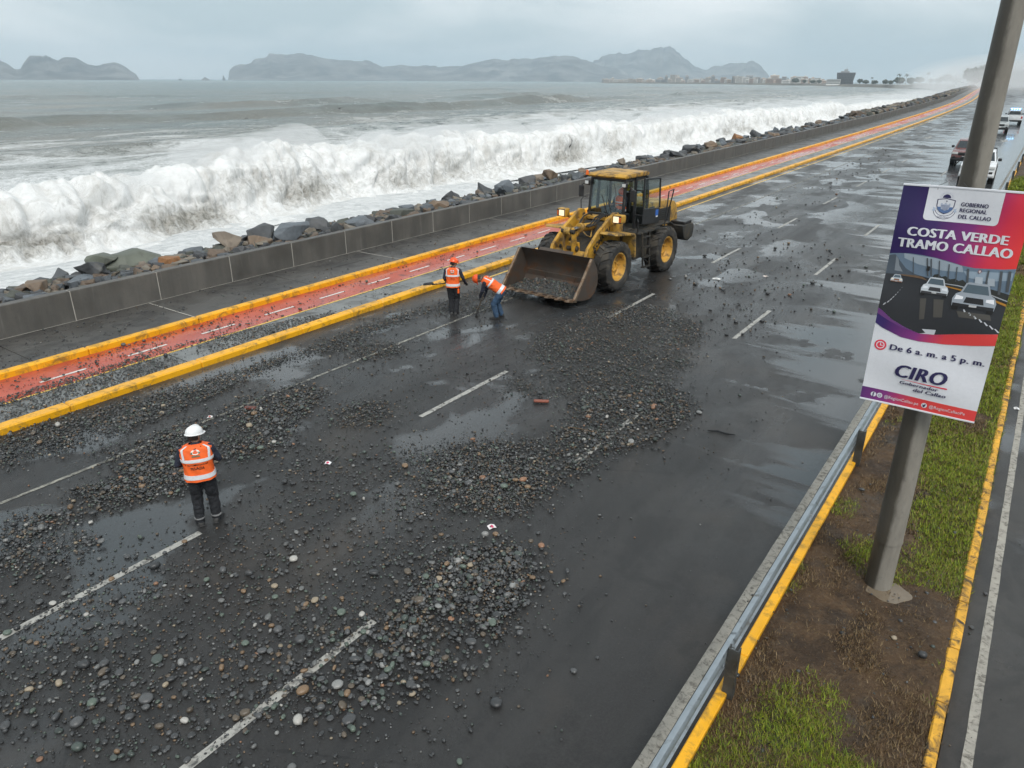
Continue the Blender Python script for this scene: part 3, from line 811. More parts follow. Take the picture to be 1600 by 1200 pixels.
# ------------------------------------------------------------------ beach pebbles thrown over the road
ZONES = [
(430, 0.030, [(-15.16, 4.47), (-14.93, 5.92), (-14.47, 8.56), (-14.24, 11.14), (-14.29, 12.94), (-14.26, 14.94), (-13.72, 14.36), (-13.95, 12.85), (-13.27, 11.65), (-14.01, 10.74), (-13.95, 9.74), (-13.6, 8.29), (-13.44, 6.71), (-13.55, 5.13), (-13.56, 3.83)]),
(300, 0.028, [(-14.26, 14.94), (-14.05, 16.44), (-14.06, 18.39), (-13.19, 18.63), (-12.44, 17.57), (-12.53, 15.78), (-13.17, 15.11)]),
(400, 0.034, [(-13.72, 5.32), (-12.73, 6.02), (-13.0, 7.57), (-12.79, 8.85), (-12.5, 9.67), (-11.66, 9.4), (-11.0, 8.25), (-10.43, 7.33), (-10.47, 6.65), (-10.98, 6.29), (-10.45, 5.39), (-11.18, 4.28), (-12.02, 4.28), (-11.85, 5.17)]),
(330, 0.034, [(-12.18, 3.29), (-11.35, 4.16), (-10.23, 3.8), (-10.06, 3.01), (-10.49, 2.62)]),
(380, 0.026, [(-13.21, 11.69), (-13.26, 12.41), (-12.48, 12.78), (-12.09, 12.25), (-12.36, 11.53), (-12.85, 11.4)]),
(380, 0.028, [(-10.68, 8.83), (-10.86, 9.4), (-10.39, 9.97), (-9.96, 9.72), (-9.58, 8.97), (-10.2, 8.53)]),
(330, 0.026, [(-10.16, 16.18), (-9.56, 18.78), (-8.37, 19.78), (-6.77, 18.56), (-5.96, 16.14), (-5.87, 14.26), (-6.64, 13.28), (-7.15, 12.5), (-7.83, 12.02), (-8.8, 12.19), (-9.35, 13.75), (-9.87, 15.1)]),
(560, 0.032, [(-7.15, 12.5), (-6.64, 13.28), (-5.9, 14.33), (-5.38, 14.17), (-4.82, 13.35), (-4.9, 11.55), (-5.32, 10.79), (-5.35, 9.9), (-5.45, 8.81), (-5.64, 7.98), (-6.13, 7.63), (-6.7, 7.68), (-7.24, 7.66), (-7.68, 8.68), (-8.15, 8.34), (-7.79, 9.35), (-6.88, 10.15), (-6.63, 10.65), (-6.66, 11.67)]),
(480, 0.038, [(-5.89, 6.58), (-5.46, 7.08), (-4.97, 7.28), (-4.47, 6.87), (-4.31, 6.12), (-4.17, 5.65), (-4.17, 5.14), (-4.41, 4.84), (-4.86, 4.78), (-5.32, 4.71), (-5.45, 4.95), (-5.58, 5.68)]),
(230, 0.042, [(-6.1, 4.29), (-5.66, 5.16), (-4.75, 5.24), (-4.29, 4.81), (-4.64, 4.33), (-4.76, 3.86), (-5.25, 3.57), (-5.2, 3.1), (-5.64, 3.19)]),
(149, 0.028, [(-10.56, 2.65), (-9.84, 3.69), (-9.12, 4.98), (-10.13, 6.95), (-9.06, 8.61), (-7.4, 8.88), (-5.94, 6.64), (-4.86, 7.21), (-4.05, 5.74), (-3.99, 4.68), (-4.11, 3.78), (-4.37, 3.32), (-7.2, 1.31)]),
(149, 0.032, [(-10.12, 2.47), (-8.81, 3.08), (-8.02, 3.95), (-8.0, 5.18), (-6.5, 5.52), (-5.76, 4.39), (-5.6, 3.33), (-6.49, 2.59), (-8.1, 1.67)]),
(75, 0.019, [(-10.13, 6.95), (-9.06, 8.61), (-8.07, 9.31), (-7.25, 11.63), (-9.14, 12.41), (-9.87, 15.72), (-11.7, 16.52), (-13.53, 13.15), (-13.66, 9.7), (-11.37, 8.72)]),
(24, 0.017, [(-5.7, 7.4), (-5.26, 9.31), (-4.41, 12.22), (-4.58, 15.17), (-6.22, 18.29), (-8.01, 19.88), (-5.82, 21.41), (-3.33, 15.19), (-3.06, 10.87), (-3.31, 7.77), (-3.44, 5.53), (-3.82, 4.92)]),
(3.0, 0.05, [(-8.92, 20.05), (-10.29, 26.35), (-9.01, 31.58), (-5.82, 32.25), (-4.29, 27.05), (-3.97, 21.22), (-5.45, 17.61), (-7.21, 18.94)]),
(8, 0.028, [(-9.56, 18.78), (-9.53, 22.35), (-8.89, 27.33), (-6.35, 26.7), (-5.82, 21.41), (-7.21, 18.94)]),
(2.5, 0.045, [(-10.69, 26.07), (-12.18, 34.84), (-12.12, 55.85), (-12.84, 78.67), (-9.13, 62.55), (-8.7, 35.29), (-9.27, 28.4)]),
(3, 0.016, [(-15, 0), (-15, 30), (-2.2, 30), (-2.2, 2)]),
(95, 0.024, [(-18.15, 3.5), (-18.15, 12.5), (-16.75, 12.5), (-16.75, 4)]),
(230, 0.026, [(-17.1, 3.5), (-17.05, 9.5), (-16.0, 13.5), (-15.6, 13.5), (-15.6, 4)]),
(30, 0.024, [(-18.1, 12), (-18.1, 26), (-15.6, 26), (-15.6, 12)]),
(70, 0.020, [(-20.9, 5), (-20.9, 14.5), (-20.2, 15), (-19.2, 10), (-18.5, 8), (-18.5, 5)]),
(14, 0.022, [(-20.9, 14), (-20.9, 30), (-18.5, 30), (-18.5, 12)]),
(26, 0.022, [(-14.9, 19), (-15.1, 24), (-13.4, 24), (-13.2, 19)]),
(70, 0.018, [(-1.1, 6.9), (-1.0, 8.6), (.25, 9.4), (.25, 7.2)]),
(14, 0.022, [(-1.4, 5), (-1.4, 13), (.2, 13), (.2, 5)]),
]
def inside(px_, py_, poly):
    r = np.zeros(len(px_), bool); n = len(poly)
    for i in range(n):
        (x1, y1), (x2, y2) = poly[i], poly[(i + 1) % n]
        c = ((y1 > py_) != (y2 > py_)) & (px_ < (x2 - x1) * (py_ - y1) / (y2 - y1 + 1e-12) + x1)
        r ^= c
    return r
ax, ay, asz, adense = [], [], [], []
for dens, sz, poly in ZONES:
    q = np.array(poly); lo, hi = q.min(0), q.max(0)
    n = int(dens * np.prod(hi - lo) * (2.5 if dens > 150 else (3.3 if dens > 130 else 1.9)))
    x = RNG.uniform(lo[0], hi[0], n); y = RNG.uniform(lo[1], hi[1], n)
    c = fbm(P3(x * 1.1, y * 1.1), 4, 131, .6)
    c2 = fbm(P3(x * 2.1, y * 1.5), 3, 137, .6)
    cl_ = np.clip(.60 + 2.2 * c2, .10, 1) if 20 < dens < 150 else np.ones(n)
    ok = inside(x, y, poly) & (RNG.uniform(size=n) < cl_) & (RNG.uniform(size=n) < (np.clip(.92 + 1.7 * c, .10, 1) if dens > 150 else np.clip(.80 + 1.9 * c, .08, 1)))
    x, y = x[ok], y[ok]; n = len(x)
    j = (.11 + .22 * (RNG.uniform(size=n) < .25)) if dens > 150 else np.full(n, .45)
    if poly[0][0] > -15.2: x = x + RNG.normal(0, 1, n) * j; y = y + RNG.normal(0, 1, n) * j
    if poly[0][0] < -15.5: x = np.clip(x, -20.9, -15.6)
    elif dens > 150: x = np.maximum(x, -15.2)
    sg = .38 if dens > 150 else .5
    ax.append(x); ay.append(y); asz.append(sz * RNG.lognormal(0, sg, n) * (.49 if 130 < dens < 150 else .54)); adense.append(np.full(n, dens))
x = np.concatenate(ax); y = np.concatenate(ay); s = np.clip(np.concatenate(asz), .007, .075); de = np.concatenate(adense)
# keep clear of boots and tyres
for (bx, by, br) in ((-9.4, 5.1, .28), (-13.04, 15.5, .2), (-11.85, 15.95, .3)):
    ok = np.hypot(x - bx, y - by) > br; x, y, s, de = x[ok], y[ok], s[ok], de[ok]
base = np.where(x < -18.44, .125, np.where(x < -15.56, .05, np.where(x < -15.25, .17, np.where((x > -1.6) & (x < .46), .092, .0))))
lift = np.where(de > 150, np.abs(RNG.normal(0, .018, len(x))) * np.clip(de / 330, 0, 1.3), 0)
PAL = np.array([(.026, .027, .028), (.038, .039, .040), (.054, .055, .056), (.040, .050, .044), (.068, .054, .040), (.085, .086, .084), (.066, .084, .068), (.125, .082, .048), (.15, .15, .145), (.26, .25, .23), (.17, .09, .052), (.19, .155, .11)])
PW = np.array([.20, .21, .16, .09, .12, .07, .05, .04, .022, .007, .006, .009]); PW = PW / PW.sum(); PAL = PAL * 1.45
PNAME = ['black', 'charcoal', 'dark grey', 'dark green-grey', 'dark brown-grey', 'mid grey', 'greenish grey', 'brown', 'pale grey', 'whitish', 'orange-brown', 'tan']
ci = RNG.choice(len(PAL), len(x), p=PW)
bigm = s > .045
ci = np.where(bigm & (RNG.uniform(size=len(x)) < .12), RNG.choice([5, 6, 7, 8, 9, 10, 11], len(x)), ci)
col = PAL[ci] * RNG.uniform(.75, 1.3, (len(x), 1))
ratio = RNG.uniform(.62, .95, len(x)); flatn = RNG.uniform(.42, .72, len(x)); rot = RNG.uniform(0, 6.28, len(x))
tilt = np.where(lift > 0, RNG.normal(0, .3, len(x)), RNG.normal(0, .06, len(x)))
zc = base + lift + s * flatn * .9
dist = np.sqrt(x ** 2 + y ** 2 + CAM_H ** 2)
app = s / dist
order = np.argsort(-app)
single = np.zeros(len(x), bool); single[[i for i in order if -15.2 < x[i] < -2][:290]] = True
def ico(sub):
    bm = bmesh.new(); bmesh.ops.create_icosphere(bm, subdivisions=sub, radius=1.0)
    v = np.array([q.co[:] for q in bm.verts]); f = np.array([[w.index for w in q.verts] for q in bm.faces]); bm.free(); return v, f
I1, I2 = ico(1), ico(2)
def pebble_arrays(idx, base_ico):
    v0, f0 = base_ico; n = len(idx); k = len(v0)
    v = np.repeat(v0[None], n, 0)
    v = np.sign(v) * np.abs(v) ** .88
    v = v * (1 + .17 * RNG.normal(size=(n, 1, 3)).clip(-1.5, 1.5) * np.abs(v)) + .06 * vn(v * 1.7 + RNG.uniform(0, 90, (n, 1, 3)), 3)[..., None] * v
    v = v * np.stack([s[idx], s[idx] * ratio[idx], s[idx] * flatn[idx]], 1)[:, None, :]
    ct, st = np.cos(tilt[idx])[:, None], np.sin(tilt[idx])[:, None]
    yy = v[..., 1] * ct - v[..., 2] * st; zz = v[..., 1] * st + v[..., 2] * ct
    ca, sa = np.cos(rot[idx])[:, None], np.sin(rot[idx])[:, None]
    xx = v[..., 0] * ca - yy * sa; yy = v[..., 0] * sa + yy * ca
    X = xx + (x[idx] + bend(y[idx]))[:, None]; Y = yy + y[idx][:, None]; Z = zz + (zc[idx] + slope(y[idx]))[:, None]
    F = (f0[None] + (np.arange(n) * k)[:, None, None]).reshape(-1, f0.shape[1])
    return np.stack([X, Y, Z], -1).reshape(-1, 3), F, np.repeat(col[idx][:, None], k, 1).reshape(-1, 3)
M['pebble'] = tinted('wet beach pebble', .34, .5, .15, 60)
rest = np.where(~single)[0]
# grit and silt between them
gi = RNG.choice(np.where(de > 60)[0], 46000); gi = gi[(x[gi] > -15.2) & (y[gi] < 17)]
gx_, gy_ = x[gi] + RNG.normal(0, .09, len(gi)), y[gi] + RNG.normal(0, .09, len(gi)); gs = RNG.lognormal(-5.15, .35, len(gi))
OV = np.array([(1, 0, 0), (-1, 0, 0), (0, 1, 0), (0, -1, 0), (0, 0, .7), (0, 0, -.7)], float); OF = np.array([(0, 2, 4), (2, 1, 4), (1, 3, 4), (3, 0, 4), (2, 0, 5), (1, 2, 5), (3, 1, 5), (0, 3, 5)])
GV = OV[None] * gs[:, None, None] * RNG.uniform(.6, 1.2, (len(gi), 1, 3)) + np.stack([gx_ + bend(gy_), gy_, gs * .6 + slope(gy_)], 1)[:, None]
fine_ = rest[(app[rest] > .0028)]; coarse = rest[(app[rest] <= .0028)]
V1, F1, C1 = pebble_arrays(fine_, I2); V2, F2, C2 = pebble_arrays(coarse, I1)
peb = link('pebbles', arrays_mesh('pebbles', np.concatenate([V1, V2, GV.reshape(-1, 3)]), np.concatenate([F1, F2 + len(V1), (OF[None] + (np.arange(len(gi)) * 6)[:, None, None]).reshape(-1, 3) + len(V1) + len(V2)]), True, col=np.concatenate([C1, C2, np.repeat(PAL[RNG.choice(6, len(gi))][:, None], 6, 1).reshape(-1, 3)])), M['pebble'])
tag(peb, 'dark beach pebbles strewn in drifts across the wet road', 'pebbles', kind='stuff')
PMAT = [pm('pebble ' + nm, tuple(c * 1.05 for c in cc), .34, var=.3, scale=14, bump=.15, bscale=50) for nm, cc in zip(PNAME, PAL)]
PM_ = []
for i in range(14):
    v, f = I2; v = np.sign(v) * np.abs(v) ** .88
    v = v * (1 + .13 * RNG.normal(size=3).clip(-1.4, 1.4) * np.abs(v)) + .08 * vn(v * 1.5 + i * 7.3, 5)[:, None] * v
    me = arrays_mesh('pebble', v, f, True); me.materials.append(PMAT[0]); PM_.append(me)
def landmark(px_, py_):
    if py_ < 5.3 and abs(px_ + 5.67) < .75: return 'beside the dash at the bottom edge'
    if py_ < 5.2 and abs(px_ + 9.22) < .9: return 'beside the dash behind the white-helmeted worker'
    if px_ < -10.6 and py_ < 10: return 'between the kerb and the white-helmeted worker'
    if py_ < 3.6: return 'at the bottom of the picture'
    if px_ > -5.2 and py_ < 7.6: return 'in the drift beside the clear lane'
    if px_ < -7 and py_ < 7.5: return 'on the asphalt beside the white-helmeted worker'
    if py_ < 7.5: return 'on the asphalt between the two near dashes'
    if py_ > 17: return 'lying on the asphalt near the wheel loader'
    return 'in the long curved pebble drift in mid road'
for i in np.where(single)[0]:
    o = link('pebble', PM_[int(RNG.integers(14))])
    o.material_slots[0].link = 'OBJECT'; o.material_slots[0].material = PMAT[ci[i]]
    o.location = W(x[i], y[i], zc[i]); o.rotation_euler = (tilt[i], 0, rot[i]); o.scale = (s[i], s[i] * ratio[i], s[i] * flatn[i])
    sz = 'large' if s[i] > .085 else ('medium-sized' if s[i] > .06 else 'small')
    shp = 'elongated' if ratio[i] < .72 else ('flat' if flatn[i] < .52 else 'rounded')
    tag(o, f'{sz} {shp} {PNAME[ci[i]]} pebble {landmark(x[i], y[i])}', 'pebble', 'larger pebbles strewn on the road')

def unique_labels(prefix, key, words):
    """things that would share a label are told apart by their order"""
    d = {}
    for o in COL.objects:
        if o.name.split('.')[0] == prefix and o.parent is None and 'label' in o: d.setdefault(o['label'], []).append(o)
    for lab, os_ in d.items():
        if len(os_) < 2 or len(lab.split()) + len(words.split()) + 1 > 16: continue
        for k_, o in enumerate(sorted(os_, key=key)):
            if k_ < len(ORD): o['label'] = f'{lab}, {ORD[k_]} {words}'
unique_labels('pebble', lambda o: o.location.x, 'from the kerb')
unique_labels('boulder', lambda o: o.location.y, 'along')
# ------------------------------------------------------------------ median strip
def soilmat():
    t = NT('wet brown soil')
    a = t.noise(1.6, 8, .68); b = t.noise(16, 6, .7)
    c = t.mix(t.rng(a, .3, .7), (.048, .027, .013), (.130, .078, .040))
    c = t.mix(t.rng(b, .52, .72), c, (.165, .11, .06))
    c = t.mix(t.rng(t.noise(.9, 5, .6, vec=t.vec(loc=(4, 2, 0))), .55, .68), c, (.085, .072, .058))
    c = t.mix(t.math('MULTIPLY', t.rng(t.noise(1.9, 6, .65, vec=t.vec(loc=(7, 1, 0))), .46, .62), .7), c, (.026, .016, .010))
    return t.set(Base_Color=c, Roughness=t.rng(a, .3, .7, .45, .85), Normal=t.bump(t.math('ADD', b, t.math('MULTIPLY', t.noise(50, 5, .7), .4)), 1.0, .05), Specular_IOR_Level=.35)
M['soil'] = soilmat()
xs = np.linspace(-1.60, .375, 32); ys = np.concatenate([np.arange(-2, 24, .07), np.arange(24, 300, 2.0)])
X, Y = np.meshgrid(xs, ys, indexing='ij')
def soil_z(X, Y):
    e = np.clip((X + 1.6) / .25, 0, 1) * np.clip((.40 - X) / .08, 0, 1)
    n = .055 * fbm(P3(X * 1.6, Y * 1.6), 4, 201) + .030 * fbm(P3(X * 9, Y * 9), 3, 205)
    w = np.exp(-(((X + .45) / .5) ** 2 + ((Y - 9.25) / .5) ** 2) ** 2)
    return .05 + e * (.05 + n * (1 - w)) - .018 * w
V = np.stack([X + bend(Y), Y, soil_z(X, Y) + slope(Y)], -1)
median = link('median', arrays_mesh('median', V, grid_faces(len(xs), len(ys)), True), M['soil']); tag(median, kind='structure')
kerb_c = thing('kerb', 'thin yellow kerb under the steel guardrail', 'kerb'); tag(kerb_c, kind='structure')
run_pieces(kerb_c, 'kerb_stone', -1.68, -1.56, -.1, .13, -3.0, 2.0, 40, M['kerb_yellow'], gap=.006, bev=.012, far_to=300, far_name='far_kerb_stones')
kerb_d = thing('kerb', 'chipped yellow kerb between the grass and the inland road', 'kerb'); tag(kerb_d, kind='structure')
run_pieces(kerb_d, 'kerb_stone', .33, .45, -.1, .11, -3.4, 1.0, 60, M['old_yellow'], gap=.02, bev=.018, far_to=300, far_name='far_kerb_stones', zj=.008, xj=.008)

# grass: blades, dense where the turf is alive, brown and thin elsewhere
def grass(name, n, xr, yr, fn, hgt, colf, label):
    x = RNG.uniform(*xr, n); y = RNG.uniform(0, 1, n) ** 1.5 * (yr[1] - yr[0]) + yr[0]
    ok = RNG.uniform(size=n) < fn(x, y); x, y = x[ok], y[ok]; n = len(x)
    # gather into tufts
    tx = np.round(x / .055) * .055 + RNG.normal(0, .012, n); ty = np.round(y / .055) * .055 + RNG.normal(0, .012, n)
    x = np.where(RNG.uniform(size=n) < .6, tx, x); y = np.where(RNG.uniform(size=n) < .6, ty, y)
    a = RNG.uniform(0, 6.28, n); h = hgt * RNG.lognormal(0, .35, n) * (1 + np.clip(y - 14, 0, 60) / 25); w = (.0038 + .0012 * np.maximum(y - 6, 0) / 4) * RNG.uniform(.7, 1.4, n)
    lean = RNG.uniform(.3, 1.1, n); zb = soil_z(x, y) - .01 + slope(y)
    dx, dy = np.cos(a), np.sin(a)
    def pt(f, side):
        l = lean * f * f * h
        return np.stack([x + dx * l - dy * w * side, y + dy * l + dx * w * side, zb + h * f * (1 - .25 * lean * f)], -1)
    V = np.stack([pt(0, -1), pt(0, 1), pt(1, 0)], 1)
    b = np.arange(n)[:, None] * 3
    F = b + np.array([[0, 1, 2]])
    c = colf(x, y, n)
    me = arrays_mesh(name, V, F, False, col=np.repeat(c[:, None], 3, 1))
    t = NT(name + ' blades'); att = t.n('ShaderNodeAttribute', attribute_name='tint')
    return tag(link(name, me, t.set(Base_Color=att.outputs[0], Roughness=.5, Specular_IOR_Level=.3)), label, 'grass', kind='stuff')
def live(x, y):
    n = fbm(P3(x * 1.2, y * .9), 4, 221)
    near = np.exp(-(((x + .95) / .5) ** 2 + ((y - 6.35) / .9) ** 2)) + .55 * np.exp(-(((x + .2) / .35) ** 2 + ((y - 6.1) / .35) ** 2))
    far = np.clip((y - 10.2 - .9 * (-.1 - x)) / 1.3, 0, 1) * np.clip((x + 1.05 + .3 * n) / .35, 0, 1)
    strip_ = np.clip((y - 16) / 6, 0, 1)
    return np.clip((np.maximum(np.maximum(near * 1.1, far), strip_ * .8) + 1.7 * n - .28) * 1.3, 0, 1)
GC = np.array([(.13, .185, .010), (.20, .25, .013), (.26, .285, .018), (.08, .125, .010), (.26, .22, .05)])
DC = np.array([(.17, .105, .05), (.11, .07, .035), (.24, .17, .085), (.07, .045, .025)])
grass('grass', 560000, (-1.55, .44), (4.3, 60), live, .048, lambda x, y, n: GC[RNG.choice(5, n, p=[.3, .24, .14, .18, .14])] * RNG.uniform(.75, 1.25, (n, 1)), 'bright green grass patches on the median strip')
grass('dry_grass', 330000, (-1.5, .42), (4.3, 40), lambda x, y: np.clip(.38 + 1.9 * fbm(P3(x * 1.9, y * 1.9), 4, 231), .03, 1) * (1 - .6 * live(x, y)), .045, lambda x, y, n: DC[RNG.integers(0, 4, n)] * RNG.uniform(.7, 1.25, (n, 1)), 'dead brown grass lying on the bare soil of the median')

# ------------------------------------------------------------------ guardrail
rail = thing('guardrail', 'grey steel guardrail on dark posts along the median', 'guardrail', W(-1.7, 6, 0))
inv = Vector(rail.location)
def rel(mb): mb.v = [tuple(Vector(p) - inv) for p in mb.v]; return mb
wprof = [(.012, .72), (-.035, .70), (-.04, .655), (.012, .61), (.014, .575), (-.04, .535), (-.04, .485), (.012, .46)]
wp = [(a - 1.65, b) for a, b in wprof] + [(a - 1.638, b) for a, b in wprof[::-1]]
ends = list(np.arange(-2.9, 70, 3.16)) 
for a, b in zip(ends[:-1], ends[1:]):
    mb = MB(); n = len(wp)
    mb.add([W(p, a, q) for p, q in wp] + [W(p, b + .04, q) for p, q in wp], [(k, (k + 1) % n, n + (k + 1) % n, n + k) for k in range(n)] + [tuple(range(n)), tuple(range(n, 2 * n))])
    rel(mb).build('beam', M['galv'], rail, smooth=50)
    for zz in (.61, .575):
        rel(MB().cyl(W(-1.60, b - .06, zz), W(-1.645, b - .06, zz), .016, n=6)).build('bolt', M['galv'], rail, smooth=0)
mb = MB(); n = len(wp); ys = np.arange(ends[-1], 330, 12)
for a, b in zip(ys[:-1], ys[1:]): mb.add([W(p, a, q) for p, q in wp] + [W(p, b, q) for p, q in wp], [(k, (k + 1) % n, n + (k + 1) % n, n + k) for k in range(n)])
tag(rel(mb).build('far_beams', M['galv'], rail, smooth=0), kind='stuff')
for k in range(-1, 26):
    y0 = 6.33 + 3.16 * 2 * k if k < 12 else 6.33 + 3.16 * 2 * k
    mb = MB()
    mb.rbox(-1.62, -1.50, y0 - .012, y0 + .0, -.2, .74)
    mb.rbox(-1.62, -1.605, y0 + .0005, y0 + .07, -.2, .74); mb.rbox(-1.515, -1.50, y0 + .0005, y0 + .07, -.2, .74)
    rel(mb).build('post', M['post'], rail, smooth=0)
    rel(MB().rbox(-1.638, -1.622, y0 - .05, y0 + .09, .50, .69)).build('spacer', M['galv'], rail, smooth=0)

# ------------------------------------------------------------------ lamp pole with the banner
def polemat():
    t = NT('streaked pole concrete with darker side')
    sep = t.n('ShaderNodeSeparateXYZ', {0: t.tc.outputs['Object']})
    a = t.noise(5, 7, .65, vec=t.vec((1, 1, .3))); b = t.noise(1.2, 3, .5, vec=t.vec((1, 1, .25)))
    dry = t.mix(t.rng(a, .3, .7), (.165, .152, .13), (.26, .24, .205))  # paler streaked tone for the inland side of the pole
    wet = t.mix(t.rng(a, .3, .7), (.045, .039, .030), (.075, .066, .052))  # darker streaked tone for the seaward side of the pole
    f = t.rng(t.math('ADD', t.math('ADD', sep.outputs[0], t.math('MULTIPLY', sep.outputs[1], -.25)), t.math('MULTIPLY', t.math('SUBTRACT', t.math('ADD', t.math('MULTIPLY', b, .6), t.math('MULTIPLY', a, .4)), .5), .30)), .015, .06)  # ragged split between the darker seaward side and the paler inland side
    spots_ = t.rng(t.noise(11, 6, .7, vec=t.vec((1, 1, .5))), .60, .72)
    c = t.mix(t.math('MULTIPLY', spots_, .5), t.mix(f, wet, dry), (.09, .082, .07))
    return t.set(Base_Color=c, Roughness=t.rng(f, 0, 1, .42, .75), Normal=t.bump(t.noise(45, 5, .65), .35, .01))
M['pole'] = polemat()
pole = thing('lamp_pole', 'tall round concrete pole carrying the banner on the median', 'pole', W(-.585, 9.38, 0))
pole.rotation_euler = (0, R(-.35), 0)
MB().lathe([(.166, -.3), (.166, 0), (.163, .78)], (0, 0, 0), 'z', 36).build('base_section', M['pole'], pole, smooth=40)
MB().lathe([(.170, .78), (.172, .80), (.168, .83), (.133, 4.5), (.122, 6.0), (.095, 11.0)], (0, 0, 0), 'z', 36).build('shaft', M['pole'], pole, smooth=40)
def blob(cx, cy, rx_, ry_, seed, n=40):
    return [(cx + rx_ * math.cos(t) * (1 + .12 * math.sin(3 * t + seed) + .07 * math.sin(5 * t + 2 * seed)), cy + ry_ * math.sin(t) * (1 + .14 * math.cos(2 * t + seed) + .05 * math.sin(7 * t))) for t in np.linspace(0, 2 * math.pi, n, endpoint=False)]
t_ = NT('muddy puddle'); M['mudwater'] = t_.set(Base_Color=t_.mix(t_.noise(6, 4), (.13, .10, .07), (.22, .175, .125)), Roughness=.12, Normal=t_.bump(t_.noise(8, 3), .12, .01))
mb = MB(); mb.poly([W(a, b, .125) for a, b in blob(-.50, 9.26, .30, .33, .7)])
V_ = [W(a, b, .088) for a, b in blob(-.47, 9.28, .27, .27, .7)]
mb = MB(); mb.add(V_ + [(p[0], p[1], p[2] - .08) for p in V_], [tuple(range(40))] + [(k, 40 + k, 40 + (k + 1) % 40, (k + 1) % 40) for k in range(40)])
tag(mb.build('puddle', M['mudwater'], smooth=0), 'shallow muddy beige puddle around the foot of the concrete pole', 'puddle', kind='structure')

# banner: local x to the right, z up, printed face towards -y
BW_, BH_ = 1.2, 2.5
banner = thing('banner_sign', 'printed vinyl banner reading COSTA VERDE TRAMO CALLAO tied to the concrete pole', 'banner', (-1.22, 9.06, 5.37 - BH_))
def bp(sx_, ty_, lay): return (sx_ * BW_, -.004 - .0014 * lay, (1 - ty_) * BH_)
def bpoly(name, pts, lay, mat, parent=None):
    mb = MB()
    bm = bmesh.new(); vs = [bm.verts.new(bp(a, b, lay)) for a, b in pts]
    f = bm.faces.new(vs); bm.normal_update()
    if f.normal.y > 0: f.normal_flip()
    bmesh.ops.triangulate(bm, faces=bm.faces)
    me = bpy.data.meshes.new(name); bm.to_mesh(me); bm.free()
    return link(name, me, mat, parent or banner)
def gradmat(name, stops):
    t = NT(name); sep = t.n('ShaderNodeSeparateXYZ', {0: t.tc.outputs['Object']})
    x_ = t.math('ADD', sep.outputs[0], t.math('MULTIPLY', t.math('SUBTRACT', sep.outputs[2], 1.9), -.22))
    return t.set(Base_Color=t.ramp(t.math('DIVIDE', x_, BW_), stops), Roughness=.38)
NAVY = (.024, .020, .085)
M['grad'] = gradmat('banner gradient', [(.0, (.022, .013, .085)), (.28, (.040, .014, .11)), (.56, (.19, .022, .17)), (.80, (.66, .032, .07)), (1.0, (.80, .045, .042))])
M['grad2'] = gradmat('banner gradient low', [(.0, (.015, .030, .15)), (.25, (.045, .022, .13)), (.55, (.22, .035, .20)), (.78, (.68, .055, .07)), (1.0, (.76, .068, .065))])
M['bwhite'] = flat('banner white', (.72, .73, .77), .4)
M['bnavy'] = flat('banner navy', NAVY, .45)
M['bred'] = flat('banner red', (.72, .05, .085), .45)
def ink(c, r=.42): 
    k = 'ink%.3f_%.3f_%.3f' % c
    if k not in M: M[k] = flat(k, c, r)
    return M[k]
MB().box(0, BW_, -.003, .004, 0, BH_).build('sheet', M['bwhite'], banner, smooth=0)
for a, b, c, d in ((0, BW_, BH_, BH_ + .022), (0, BW_, -.022, 0)):
    MB().box(a - .003, b + .003, -.012, .012, c + .0005, d - .0005).build('frame_bar', M['bwhite'], banner, bevel=.003, smooth=0)
TOPC = [(1, .300), (.9, .309), (.80, .313), (.70, .317), (.60, .313), (.50, .303), (.38, .293), (.27, .288), (.16, .287), (.08, .291), (0, .297)]
bpoly('printed_header', [(0, 0), (1, 0)] + TOPC, 1, M['grad'])
def rrect(a, b, c, d, rx_, ry_):
    pts = [(a, c), (b, c)]
    for t in np.linspace(0, math.pi / 2, 7): pts.append((b - rx_ + rx_ * math.cos(t), d - ry_ + ry_ * math.sin(t)))
    for t in np.linspace(math.pi / 2, math.pi, 7): pts.append((a + rx_ + rx_ * math.cos(t), d - ry_ + ry_ * math.sin(t)))
    return pts
bpoly('white_panel', rrect(.207, .783, .0, .137, .035, .0168), 2, M['bwhite'])
def btext(body, s0, s1, t0, t1, mat, lay=3, off=.02, shear=0.0, parent=None, name='lettering', sp=1.06):
    cu = bpy.data.curves.new('txt', 'FONT'); cu.body = body; cu.offset = 0.0; cu.shear = shear; cu.resolution_u = 3; cu.fill_mode = 'FRONT'; cu.space_character = sp
    ob = bpy.data.objects.new('txt', cu); COL.objects.link(ob)
    bpy.context.view_layer.update()
    me = bpy.data.meshes.new_from_object(ob.evaluated_get(bpy.context.evaluated_depsgraph_get()))
    bpy.data.objects.remove(ob); bpy.data.curves.remove(cu)
    if off > .012:                       # heavier strokes: the outline struck three times, a hair apart
        bm = bmesh.new()
        for k_, dx_ in enumerate((-1, 0, 1)):
            n0 = len(bm.verts); bm.from_mesh(me); bm.verts.ensure_lookup_table()
            for v_ in bm.verts[n0:]: v_.co.x += dx_ * off * 1.3; v_.co.z = .0011 * k_
        bm.to_mesh(me); bm.free()
    v = np.zeros(len(me.vertices) * 3); me.vertices.foreach_get('co', v); v = v.reshape(-1, 3); zl = v[:, 2].copy()
    lo, hi = v.min(0), v.max(0)
    a = (v[:, 0] - lo[0]) / (hi[0] - lo[0]); b = (v[:, 1] - lo[1]) / (hi[1] - lo[1])
    w = np.stack([(s0 + (s1 - s0) * a) * BW_, -.004 - .0014 * (lay + 3) - zl, (1 - (t1 + (t0 - t1) * b)) * BH_], 1)
    me.vertices.foreach_set('co', w.ravel()); me.update(); me.materials.clear()
    me.name = name
    return link(name, me, mat, parent or banner)
